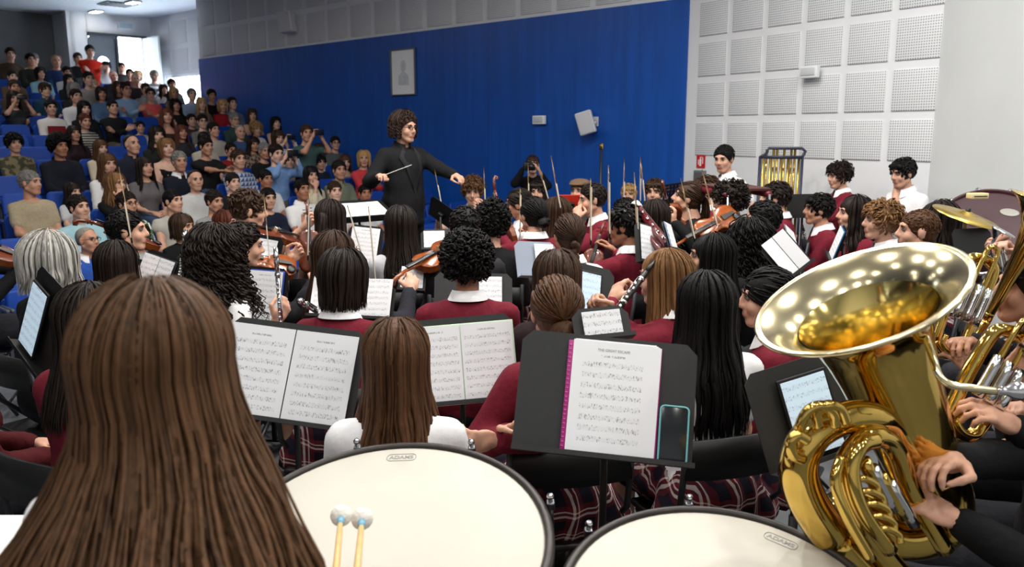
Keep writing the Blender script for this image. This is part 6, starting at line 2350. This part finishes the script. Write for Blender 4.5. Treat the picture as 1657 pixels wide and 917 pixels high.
D = stand(716, 345, 7.2, 'black stand under the raised bow right of the conductor', rad(-150), 0.30, 0.22, 0.4, -0.5, m=M_BLACK)
score(D @ TR((0.0, -0.006, 0)), 'page turned away on the stand right of the conductor', 1, 0.2, 0.2)

D = stand(1574, 394, 4.75, 'black stand under the cymbal', rad(-20), 0.30, 0.18, 0.3, 0.0, m=M_BLACK)
# ---------------------------------------------------------------- instruments in hands
def vio_at(neck_px, tail_px, d0, d1, label, up=(0, -0.3, 1), s=1.0, name='violin', dark=False):
    a, b2 = at(*tail_px, d0), at(*neck_px, d1)
    s = s if s else (b2 - a).length / 0.6
    return violin(frame(a, b2 - a, up), label, s, name, dark)


vio_at((652, 447), (738, 398), 5.0, 4.6, 'golden violin held low beside the long-haired violinist', (0.1, -0.35, 1))
vio_at((1118, 385), (1190, 345), 6.0, 5.85, 'orange-brown violin under the chin of the violinist in glasses', (0.1, -0.7, 0.7))
vio_at((1082, 330), (1098, 385), 6.5, 6.3, 'viola held upright by the player in black blouse', (-0.3, -1, 0), dark=True)
vio_at((813, 335), (830, 400), 6.5, 6.6, 'violin held upright beside the profile violinist in white', (-1, -0.3, 0), dark=True)
vio_at((438, 380), (405, 372), 5.4, 5.5, 'violin under the chin of the violinist in white polo', (0.2, -0.3, 1), dark=True)
vio_at((436, 428), (478, 436), 5.0, 4.95, 'brown violin resting left of the strap-top player', (0.2, -0.5, 1))
vio_at((497, 338), (505, 440), 5.2, 5.3, 'dark cello standing before the strap-top player', (0.3, -1, 0.1), 0.75, 'cello', True)
vio_at((148, 366), (250, 398), 5.4, 5.0, 'dark violin of the profile violinist at the far left', (0, -0.5, 1), dark=True)
vio_at((968, 392), (945, 470), 6.0, 6.1, 'dark cello leaning on the maroon cellist', (-0.3, -1, 0.1), 0.9, 'cello', True)
mus('violinist in dark top at the far left edge', -45, 338, 5.3, 70, ('short', 'dark'), 'black', False, 'violin')
vio_at((46, 428), (-20, 405), 5.1, 5.2, 'dark wooden violin at the left edge under the blue seats', (0, -0.3, 1), dark=True)
for a in ((785, 345, 784, 303, 8.0, 'short upright bow right of the curly white-shirted violinist'), (841, 402, 842, 313, 6.1, 'upright bow before the low-bun violinist'), (855, 335, 855, 298, 8.4, 'upright bow before the photographer'),
          (889, 330, 880, 297, 8.2, 'slanting bow right of the photographer'), (908, 348, 902, 312, 6.2, 'short bow left of the red folder'), (955, 395, 956, 300, 5.6, 'upright bow before the maroon cellist'),
          (985, 385, 985, 292, 5.1, 'tall pale upright bow before the blue wall'), (1008, 335, 1009, 308, 7.8, 'short bow left of the blond small player'), (1035, 330, 1036, 293, 7.8, 'upright bow left of the fringe-haired player'),
          (1043, 332, 1041, 306, 7.8, 'shorter upright bow beside the taller one by the bassoon'), (718, 352, 708, 298, 7.4, 'slanting bow above the black stand right of the conductor'), (600, 462, 566, 345, 4.4, 'dark slanting bow of the glasses-wearing violinist'),
          (608, 462, 597, 342, 4.6, 'pale slanting bow right of the dark slanting bow'), (437, 432, 431, 362, 5.0, 'reddish bow before the bright single page'), (1161, 372, 1150, 328, 5.9, 'bow on the strings of the violinist in glasses'),
          (1124, 392, 1115, 350, 5.6, 'bow slanting left of the orange-brown violin'), (214, 392, 210, 370, 4.9, 'bow of the profile violinist at the far left'), (498, 420, 500, 330, 5.0, 'bow upright beside the dark cello'), (1032, 398, 1030, 352, 5.0, 'bow behind the white page by the bassoon')):
    bowpx(*a)
flute(at(446, 400, 3.85), at(456, 540, 3.78), 'silver flute held upright by the curly-haired flautist', 0.0115)
flute(at(300, 372, 4.4), at(292, 452, 4.3), 'silver flute upright left of the curly-haired flautist', 0.012)
flute(at(745, 725, 2.5), at(828, 702, 2.62), 'pale flute lying across above the large timpano', 0.010)
flute(at(484, 486, 3.3), at(512, 504, 3.5), 'flute end showing left of the maroon flautist', 0.0105)
clarinet(at(1046, 440, 3.5), at(975, 535, 3.35), 'black clarinet with silver keys held by the maroon clarinettist')
clarinet(at(1300, 372, 7.2), at(1305, 402, 7.1), 'black clarinet of the maroon player by the black stand')
# bassoon
a, b2 = at(1028, 332, 5.2), at(1092, 412, 4.9)
t = thing('bassoon', 'maroon bassoon with a white ring leaning across', 'bassoon', frame(a, b2 - a, (0, -1, 0.3)))
L = (b2 - a).length
MB().tube([(0, 0.02, 0), (0, L, 0), (0, L + 0.35, 0)], [0.026, 0.032, 0.036], 16).build('long_joint', mat('bassoon_maple', (92, 26, 30), 0.25, var=0.15, scale=20, coat=0.5), t)
MB().tube([(0.055, L * 0.3, 0), (0.05, L + 0.35, 0)], [0.016, 0.022], 12).build('wing_joint', mat('bassoon_maple', (92, 26, 30), 0.25), t)
MB().lathe([(0.017, -0.012), (0.032, -0.012), (0.034, 0.0), (0.034, 0.03), (0.027, 0.034)], 20, M=frame((0, 0, 0), (0, 0, 1), (0, 1, 0))).build('bell_ring', M_PLWHITE, t)
MB().tube([(0.055, L * 0.3, 0), (0.075, L * 0.18, 0.02), (0.10, L * 0.16, 0.10), (0.12, L * 0.22, 0.16)], 0.005, 8).build('crook', M_SILVER, t)
for i in range(6):
    MB().ball((0.0, L * (0.2 + 0.13 * i), 0.032), 0.010, 8, sc=(1, 1.3, 0.5)).build('key', M_SILVER, t)
# white sheet at the lower left corner
q = at_z(10, 895, 0.92)
t = thing('percussion_table', 'low table with a white cloth at the lower left corner', 'table', TR((q.x - 0.17, q.y + 0.02, 0), 0.0))
MB().box((0, 0, 0.905), (0.42, 0.34, 0.03), bev=0.006).build('white_top', mat('white_cloth', (232, 230, 224), 0.8), t)
for sx in (-1, 1):
    for sy in (-1, 1):
        MB().tube([(sx * 0.18, sy * 0.14, 0.89), (sx * 0.18, sy * 0.14, 0.0)], 0.014, 8).build('leg', M_STEEL, t)
# ---------------------------------------------------------------- the audience on its tiers
ORD = ['front', 'second', 'third', 'fourth', 'fifth', 'sixth', 'seventh', 'eighth', 'ninth', 'tenth', 'eleventh', 'twelfth', 'thirteenth', 'fourteenth', 'fifteenth', 'top']
NTH = ['nearest', 'second', 'third', 'fourth', 'fifth', 'sixth', 'seventh', 'eighth', 'ninth', 'tenth', 'eleventh', 'twelfth', 'thirteenth', 'fourteenth', 'fifteenth', 'sixteenth']
CAMO = lambda: pattern_mat('camouflage', (70, 68, 48), (126, 116, 86), 16)
FLOR = lambda: pattern_mat('floral', (224, 228, 220), (70, 100, 72), 22)
STRP = lambda: pattern_mat('stripe_dark', (36, 36, 38), (170, 166, 158), 26, 'stripe')
CHEK = lambda: pattern_mat('check_blue', (58, 76, 120), (170, 180, 200), 18, 'check')
PRNT = lambda: pattern_mat('print_dark', (52, 36, 34), (150, 128, 112), 26)
PRNG = lambda: pattern_mat('print_grey', (92, 84, 84), (140, 130, 130), 40)
STRW = lambda: pattern_mat('stripe_pale', (206, 206, 204), (120, 120, 124), 10, 'stripe')
# x, y of the crown, f/m, hair style, hair colour, garment, colour, what it is called, pose, options
AUD = [
    (17, 72, 'm', 'short', 'black', 'shirt', (70, 58, 46), 'brown shirt', 'lap', ''), (48, 70, 'm', 'short', 'black', 'shirt', (42, 48, 42), 'dark green shirt', 'lap', ''),
    (54, 83, 'm', 'crop', 'grey', 'tee', (188, 208, 192), 'pale mint T-shirt', 'crossed', ''), (89, 81, 'm', 'balding', 'grey', 'shirt', (34, 52, 96), 'blue jacket', 'lap', ''),
    (99, 87, 'f', 'short', 'auburn', 'tee', (110, 104, 100), 'grey top', 'lap', ''), (118, 79, 'm', 'crop', 'black', 'hoodie', (24, 24, 28), 'black hooded top', 'lap', ''),
    (146, 72, 'm', 'short', 'dark', 'hoodie', (206, 44, 26), 'bright red hoodie', 'crossed', 'S'), (65, 106, 'f', 'bob', 'black', 'blouse', (140, 186, 204), 'light blue blouse', 'lap', ''),
    (109, 105, 'm', 'short', 'dark', 'tee', (216, 218, 220), 'white T-shirt', 'lap', ''), (112, 117, 'f', 'long', 'black', 'shirt', (34, 38, 42), 'charcoal cardigan', 'lap', ''),
    (138, 101, 'm', 'short', 'dark', 'shirt', (70, 74, 80), 'grey sweatshirt', 'lap', ''), (142, 112, 'm', 'short', 'black', 'tee', (150, 146, 142), 'light grey T-shirt', 'lap', ''),
    (172, 98, 'm', 'mop', 'black', 'shirt', (204, 206, 208), 'off-white shirt', 'lap', ''), (181, 112, 'm', 'balding', 'grey', 'jacket', (30, 30, 34), 'dark suit over white shirt', 'lap', ''),
    (210, 109, 'm', 'short', 'dark', 'shirt', (66, 26, 34), 'dark maroon shirt', 'lap', ''), (220, 116, 'm', 'balding', 'grey', 'sweater', (52, 44, 48), 'plum sweater', 'lap', ''),
    (234, 101, 'm', 'crop', 'dark', 'jacket', (40, 38, 38), 'dark jacket by the doorway', 'lap', ''), (246, 113, 'f', 'bob', 'blond', 'blouse', (170, 148, 126), 'beige blouse', 'lap', ''),
    (20, 111, 'm', 'short', 'dark', 'shirt', (86, 72, 58), 'tan patterned shirt', 'lap', ''), (22, 126, 'm', 'short', 'brown', 'shirt', (60, 50, 42), 'dark brown shirt', 'lap', ''),
    (119, 131, 'f', 'bob', 'grey', 'shirt', (52, 52, 50), 'dark knit', 'lap', 'g'), (73, 131, 'm', 'fringe', 'brown', 'polo', (30, 62, 82), 'teal polo', 'lap', ''),
    (150, 125, 'f', 'long', 'blond', 'shirt', (84, 96, 122), 'slate blue shirt', 'lap', ''), (167, 138, 'f', 'bob', 'dark', 'shirt', (92, 120, 156), 'denim shirt', 'lap', ''),
    (192, 128, 'f', 'long', 'brown', 'tee', (50, 48, 52), 'dark top', 'lap', ''), (200, 130, 'm', 'short', 'dark', 'shirt', (140, 172, 206), 'pale blue shirt', 'crossed', 'g'),
    (236, 132, 'm', 'short', 'brown', 'polo', (150, 150, 146), 'grey polo', 'lap', ''), (243, 139, 'm', 'short', 'dark', 'tee', (226, 98, 92), 'salmon pink T-shirt', 'crossed', 'gB'),
    (265, 134, 'f', 'long', 'dark', 'blouse', (206, 196, 192), 'cream blouse', 'lap', ''), (283, 113, 'm', 'crop', 'grey', 'shirt', STRW, 'striped grey shirt', 'clap', ''),
    (281, 139, 'f', 'bob', 'blond', 'shirt', (104, 84, 68), 'brown cardigan', 'lap', ''), (22, 144, 'f', 'long', 'dark', 'tee', (54, 56, 60), 'dark grey top', 'phone', 'p'),
    (82, 158, 'm', 'short', 'black', 'shirt', (212, 208, 204), 'white top with maroon bib', 'lap', 'b'), (122, 141, 'm', 'short', 'dark', 'shirt', (224, 224, 224), 'white shirt', 'lap', 'B'),
    (138, 160, 'f', 'long', 'black', 'shirt', (22, 22, 24), 'black cardigan', 'lap', ''), (181, 158, 'm', 'crop', 'black', 'shirt', (24, 26, 30), 'black long-sleeved shirt', 'crossed', 'B'),
    (136, 181, 'f', 'short', 'auburn', 'shirt', STRP, 'black and white striped top', 'lap', ''), (120, 200, 'f', 'long', 'dark', 'shirt', (42, 28, 32), 'dark wine top', 'lap', ''),
    (270, 172, 'f', 'long', 'auburn', 'tank', (60, 40, 40), 'dark sleeveless top', 'lap', ''), (286, 157, 'f', 'wavy', 'black', 'tee', (30, 28, 28), 'black T-shirt', 'lap', ''),
    (279, 186, 'f', 'bob', 'dark', 'tee', (222, 210, 208), 'pale pink T-shirt', 'lap', 'c'), (293, 199, 'f', 'long', 'auburn', 'jacket', (52, 52, 62), 'dark blazer over white', 'lap', ''),
    (226, 195, 'm', 'short', 'black', 'tee', (210, 210, 210), 'white T-shirt', 'lap', 'c'), (255, 201, 'f', 'wavy', 'dark', 'shirt', (32, 36, 36), 'dark green blouse', 'lap', ''),
    (216, 213, 'm', 'balding', 'dark', 'polo', (28, 32, 48), 'navy polo', 'lap', 'B'), (24, 213, 'm', 'mop', 'black', 'shirt', CAMO, 'camouflage shirt', 'lap', ''),
    (96, 215, 'm', 'afro', 'black', 'jacket', (26, 28, 38), 'dark open jacket', 'lap', 't'), (163, 223, 'f', 'long', 'chestnut', 'blouse', (214, 200, 176), 'cream knit', 'lap', ''),
    (264, 220, 'f', 'bob', 'light', 'tank', (20, 20, 22), 'black scoop-neck top', 'lap', 'B'), (177, 244, 'f', 'long', 'chestnut', 'shirt', (228, 226, 226), 'white blouse', 'lap', ''),
    (96, 248, 'f', 'bun', 'dark', 'tee', (118, 148, 206), 'sky blue T-shirt', 'lap', 'c'), (48, 270, 'm', 'crop', 'grey', 'tee', (168, 154, 128), 'beige T-shirt', 'lap', 'B'),
    (229, 250, 'f', 'long', 'dark', 'tee', (104, 98, 100), 'taupe T-shirt', 'lap', ''), (290, 241, 'm', 'short', 'grey', 'polo', (22, 28, 42), 'navy polo with a white collar', 'lap', 'w'),
    (119, 294, 'f', 'long', 'dark', 'tee', (220, 220, 220), 'white tunic', 'lap', 'c'), (138, 310, 'm', 'short', 'dark', 'shirt', (158, 196, 204), 'aqua shirt', 'lap', ''),
    (188, 275, 'f', 'wavy', 'light', 'shirt', (22, 22, 24), 'black blouse', 'chin', 'g'), (216, 305, 'm', 'short', 'dark', 'polo', FLOR, 'green and white floral shirt', 'lap', 'gB'),
    (272, 302, 'm', 'crop', 'black', 'vest', (176, 172, 164), 'quilted beige vest', 'lap', 'v'), (142, 362, 'm', 'balding', 'grey', 'polo', (46, 84, 170), 'blue polo', 'lap', 'gw'),
    (228, 355, 'f', 'wavy', 'dark', 'shirt', PRNG, 'grey patterned top', 'lap', 'g'), (295, 342, 'f', 'bob', 'brown', 'shirt', (16, 16, 18), 'black sweater', 'lap', ''),
    (333, 128, 'm', 'short', 'dark', 'jacket', (32, 34, 38), 'charcoal suit', 'lap', ''), (310, 140, 'm', 'short', 'grey', 'shirt', (158, 178, 206), 'pale blue checked shirt', 'lap', ''),
    (345, 142, 'm', 'short', 'black', 'tee', (26, 26, 30), 'black tee', 'lap', ''), (329, 155, 'f', 'long', 'blond', 'shirt', (110, 106, 98), 'grey cardigan and dark scarf', 'lap', ''),
    (358, 158, 'f', 'bob', 'blond', 'jacket', (150, 30, 40), 'red jacket', 'lap', ''), (394, 155, 'm', 'short', 'dark', 'shirt', (120, 130, 146), 'blue-grey shirt', 'lap', ''),
    (409, 173, 'f', 'long', 'brown', 'tank', (40, 34, 34), 'dark vest top', 'lap', ''), (439, 186, 'f', 'bangs', 'black', 'tank', (30, 26, 28), 'dark camisole', 'lap', ''),
    (394, 180, 'm', 'short', 'grey', 'polo', (48, 70, 66), 'green polo', 'lap', 'g'), (411, 197, 'f', 'curly', 'blond', 'tee', (222, 222, 224), 'white T-shirt', 'lap', 'c'),
    (310, 183, 'm', 'short', 'dark', 'tee', (70, 58, 52), 'brown T-shirt', 'lap', 'c'), (328, 182, 'm', 'short', 'dark', 'tee', (112, 112, 110), 'mid grey T-shirt', 'lap', 'gB'),
    (362, 195, 'm', 'short', 'dark', 'tee', (186, 178, 168), 'sand T-shirt', 'lap', ''), (375, 199, 'm', 'balding', 'grey', 'shirt', (62, 88, 132), 'denim blue shirt', 'lap', 'B'),
    (353, 210, 'f', 'bun', 'dark', 'blouse', (190, 180, 164), 'oatmeal blouse', 'lap', ''), (334, 218, 'm', 'short', 'black', 'tee', (26, 28, 28), 'black T-shirt', 'forward', 'B'),
    (358, 230, 'm', 'short', 'dark', 'tee', (150, 36, 40), 'red T-shirt', 'lap', 'c'), (387, 238, 'm', 'short', 'brown', 'shirt', CHEK, 'blue checked shirt', 'lap', 'B'),
    (406, 219, 'f', 'wavy', 'dark', 'blouse', PRNT, 'dark printed blouse', 'lap', ''), (427, 228, 'f', 'short', 'grey', 'tee', (24, 24, 26), 'black top', 'lap', 'B'),
    (452, 229, 'm', 'short', 'dark', 'shirt', (120, 156, 206), 'light blue shirt', 'phone', 'p'), (455, 208, 'f', 'bob', 'brown', 'shirt', (210, 208, 206), 'white cardigan', 'phone', 'p'),
    (490, 200, 'm', 'short', 'brown', 'tee', (62, 86, 84), 'teal T-shirt', 'phone', 'pS'), (469, 247, 'm', 'fringe', 'dark', 'tee', (160, 148, 122), 'khaki T-shirt', 'lap', 'c'),
    (486, 236, 'm', 'fringe', 'light', 'tee', (126, 130, 124), 'grey-green T-shirt', 'lap', 'c'), (319, 270, 'm', 'balding', 'dark', 'hoodie', (196, 196, 194), 'black and white hooded jacket', 'lap', 'h'),
    (335, 304, 'm', 'short', 'dark', 'tee', (142, 144, 146), 'grey T-shirt', 'lap', 'B'), (361, 336, 'f', 'wavy', 'auburn', 'shirt', (40, 28, 32), 'dark blouse', 'lap', 'g'),
    (378, 275, 'm', 'crop', 'dark', 'tee', (22, 22, 24), 'plain black T-shirt', 'lap', ''), (427, 270, 'm', 'crop', 'black', 'tee', (224, 224, 224), 'white T-shirt with dark print', 'lap', 't'),
    (446, 300, 'm', 'short', 'black', 'tee', (26, 32, 50), 'navy T-shirt', 'lap', 'j'), (492, 285, 'm', 'crop', 'black', 'polo', (232, 232, 232), 'white polo', 'lap', 't'),
    (519, 231, 'm', 'fringe', 'brown', 'tee', (216, 216, 216), 'white T-shirt', 'lap', 'c'), (518, 250, 'm', 'fringe', 'black', 'tee', (36, 44, 66), 'dark blue T-shirt', 'lap', 'c'),
    (547, 218, 'm', 'short', 'dark', 'tee', (88, 96, 98), 'slate T-shirt', 'lap', 'g'), (545, 256, 'm', 'short', 'dark', 'polo', (118, 124, 104), 'olive polo', 'lap', ''),
    (511, 265, 'f', 'long', 'black', 'shirt', (206, 196, 170), 'cream shirt', 'chin', ''), (560, 250, 'f', 'wavy', 'chestnut', 'tank', (150, 140, 130), 'light sleeveless top', 'lap', 'c'),
    (588, 240, 'f', 'bob', 'blond', 'blouse', (206, 64, 70), 'red blouse with pink scarf', 'clap', ''), (542, 289, 'm', 'crop', 'brown', 'polo', (226, 226, 228), 'white polo', 'lap', ''),
    (584, 295, 'm', 'crop', 'black', 'tee', (222, 222, 222), 'white T-shirt with dark print', 'lap', 't'),
]
M_PHONE = mat('phone_black', (20, 22, 26), 0.25)
APSI = math.atan2(-BD.x, -BD.y)
CAND, ASG, S0 = [], [], []
for e in AUD:
    s0 = 0.80 if 'c' in e[9] else 0.97 if e[2] == 'f' else 1.02
    c = []
    r = ray(e[0], e[1])
    for k in range(NROW):
        w = Vector((0, 0, CAMH)) + r * ((ROW0 + PITCHR * k) / (r.x * BD.x + r.y * BD.y))
        c.append((w.z - (Z0 + RISE * k + (1.70 if 'S' in e[9] else 1.315) * s0), w.x * VD.x + w.y * VD.y))
    S0.append(s0)
    CAND.append(c)
    ASG.append(min(range(NROW), key=lambda k: abs(c[k][0])))


def settle(k):
    """people of tier k keep a shoulder's distance along the row"""
    L_ = sorted([(CAND[i][k][1], S0[i], i) for i in range(len(AUD)) if ASG[i] == k], reverse=True)
    v = [a[0] for a in L_]
    for it in range(40):
        for i in range(len(v) - 1):
            m_ = 0.45 * (L_[i][1] + L_[i + 1][1]) / 2
            d = v[i] - v[i + 1]
            if d < m_:
                v[i] += (m_ - d) / 2
                v[i + 1] -= (m_ - d) / 2
    cost = sum(abs(a - b_[0]) for a, b_ in zip(v, L_)) + sum(max(0, abs(CAND[i][k][0]) - 0.09) * 4 + abs(CAND[i][k][0]) * 0.5 for _, _, i in L_)
    return cost, v, L_


RCST = [settle(k)[0] for k in range(NROW)]
for sweep in range(3):
    for i in range(len(AUD)):
        k = ASG[i]
        for k2 in (k - 1, k + 1):
            if not 0 <= k2 < NROW:
                continue
            ASG[i] = k2
            ca, cb = settle(k)[0], settle(k2)[0]
            if ca + cb < RCST[k] + RCST[k2] - 1e-6:
                RCST[k], RCST[k2] = ca, cb
                k = k2
            else:
                ASG[i] = k
rows = {}
for k in range(NROW):
    _, v, L_ = settle(k)
    for vv, (_, s0, i) in zip(v, L_):
        hgt = (1.70 if 'S' in AUD[i][9] else 1.315) * s0
        rows.setdefault(k, []).append([min(vv, 8.35), s0 * (1 + max(-0.09, min(0.09, CAND[i][k][0] / hgt))), AUD[i], None])
na = 0
POSEN = {'lap': '', 'crossed': ', arms crossed', 'chin': ', hand to chin', 'phone': ', phone raised', 'clap': ', clapping', 'forward': ', arms outstretched'}
SEATD = {}
for k in sorted(rows):
    fl = Z0 + RISE * k
    U = ROW0 + PITCHR * k
    for i, (v, s, e, w) in enumerate(rows[k]):
        x, y, sx, hs, hcol, gar, col, cname, pose, op = e
        rg = random.Random(x * 7 + y)
        na += 1
        if callable(col):
            col = col()
        base = BD * U + VD * v
        st = 'S' in op
        lab = 'spectator in %s%s, %s tier, %s from the wall' % (cname, POSEN[pose], ORD[k], NTH[i])
        # heads turn towards the conductor
        to = COND - base
        face = math.atan2(to.x, to.y)
        yaw = max(-0.9, min(0.9, (face - APSI + PI) % (2 * PI) - PI)) * rg.uniform(0.35, 1.0) + rg.uniform(-0.15, 0.15)
        lean = -0.10 + rg.uniform(-0.03, 0.05)
        lean = round(lean / 0.05) * 0.05
        skin = 't' if 't' in op else rg.choice(['f', 'f', 'm', 'p'])
        bot = rg.choice([('jeans', (44, 60, 92)), ('trousers', (32, 32, 38)), ('jeans', (58, 74, 104)), ('trousers', (96, 88, 74))])
        if 'j' in op or (cname.startswith('white') and y > 260):
            bot = ('trousers', (206, 204, 200))
        near = y > 240
        loc = base - Vector((0, 0, 0)) + Vector((0, 0, fl))
        r = person(lab, loc=(loc.x, loc.y, fl), floor=fl, s=s, psi=APSI, stand=st, hair=(hs, hcol), skin=skin, top=(gar, col), bottom=bot, look=(yaw, rg.uniform(-0.08, 0.10)), pose=pose, fem=(sx == 'f'), g=1.12 if 'B' in op else 1.0, fine=False, lean=0.0 if st else lean, glasses='g' in op, group='spectators on the tiers', collar=(230, 230, 232) if 'w' in op else (col if gar == 'polo' and isinstance(col, tuple) else None), hscale=1.12 if 'c' in op else 1.0)
        if 'p' in op:
            hl, hr = r[4]['L'].translation, r[4]['R'].translation
            pm = r[2] @ Matrix.Translation((hl + hr) / 2 + Vector((0, 0.06, 0.05)))
            t = thing('smartphone', 'black smartphone held up by the spectator in ' + cname, 'phone', pm)
            MB().box((0, 0, 0), (0.15, 0.010, 0.075), bev=0.004).build('case', M_PHONE, t)
            MB().box((0, -0.006, 0), (0.138, 0.002, 0.066)).build('screen', mat('phone_screen', (90, 110, 140), 0.2, emit=0.3), t)
        if 'b' in op:
            MB().box((0, 0.135, hzs(0.20) if False else 0.78), (0.26, 0.03, 0.2), bev=0.01).build('bib', fabric((120, 28, 36)), r[0])
        if not st:
            SEATD.setdefault(k, []).append(v)
            seat(TR((loc.x, loc.y, fl), -APSI) @ Matrix.Diagonal((0.87, 1, 1, 1)), 'blue seat under the %s, %s tier, %s from the wall' % (cname, ORD[k], NTH[i]))
# empty seats fill the gaps of each row
MINV = {k: -7.5 for k in range(NROW)}
ne = 0
for k in range(NROW):
    fl = Z0 + RISE * k
    U = ROW0 + PITCHR * k
    have = sorted(SEATD.get(k, []), reverse=True)
    v = 8.35
    cells = []
    hv = have[:]
    while v > -5.5:
        c = [h for h in have if abs(h - v) < 0.455]
        if c:
            v = min(c) - 0.46
            continue
        cells.append(v)
        v -= 0.46
    for j, v in enumerate(cells):
        q = BD * U + VD * v
        pxx = 828.5 + 1353 * q.x / q.y
        if pxx < -150:
            continue
        seat(TR((q.x, q.y, fl), -APSI) @ Matrix.Diagonal((0.87, 1, 1, 1)), 'empty blue seat on the %s tier, %s empty one from the wall' % (ORD[k], NTH[min(j, 15)]), up=(j * 7 + k) % 3 == 0)
        ne += 1
print('AUDIENCE', na, 'EMPTY', ne, {k: len(v) for k, v in rows.items()})
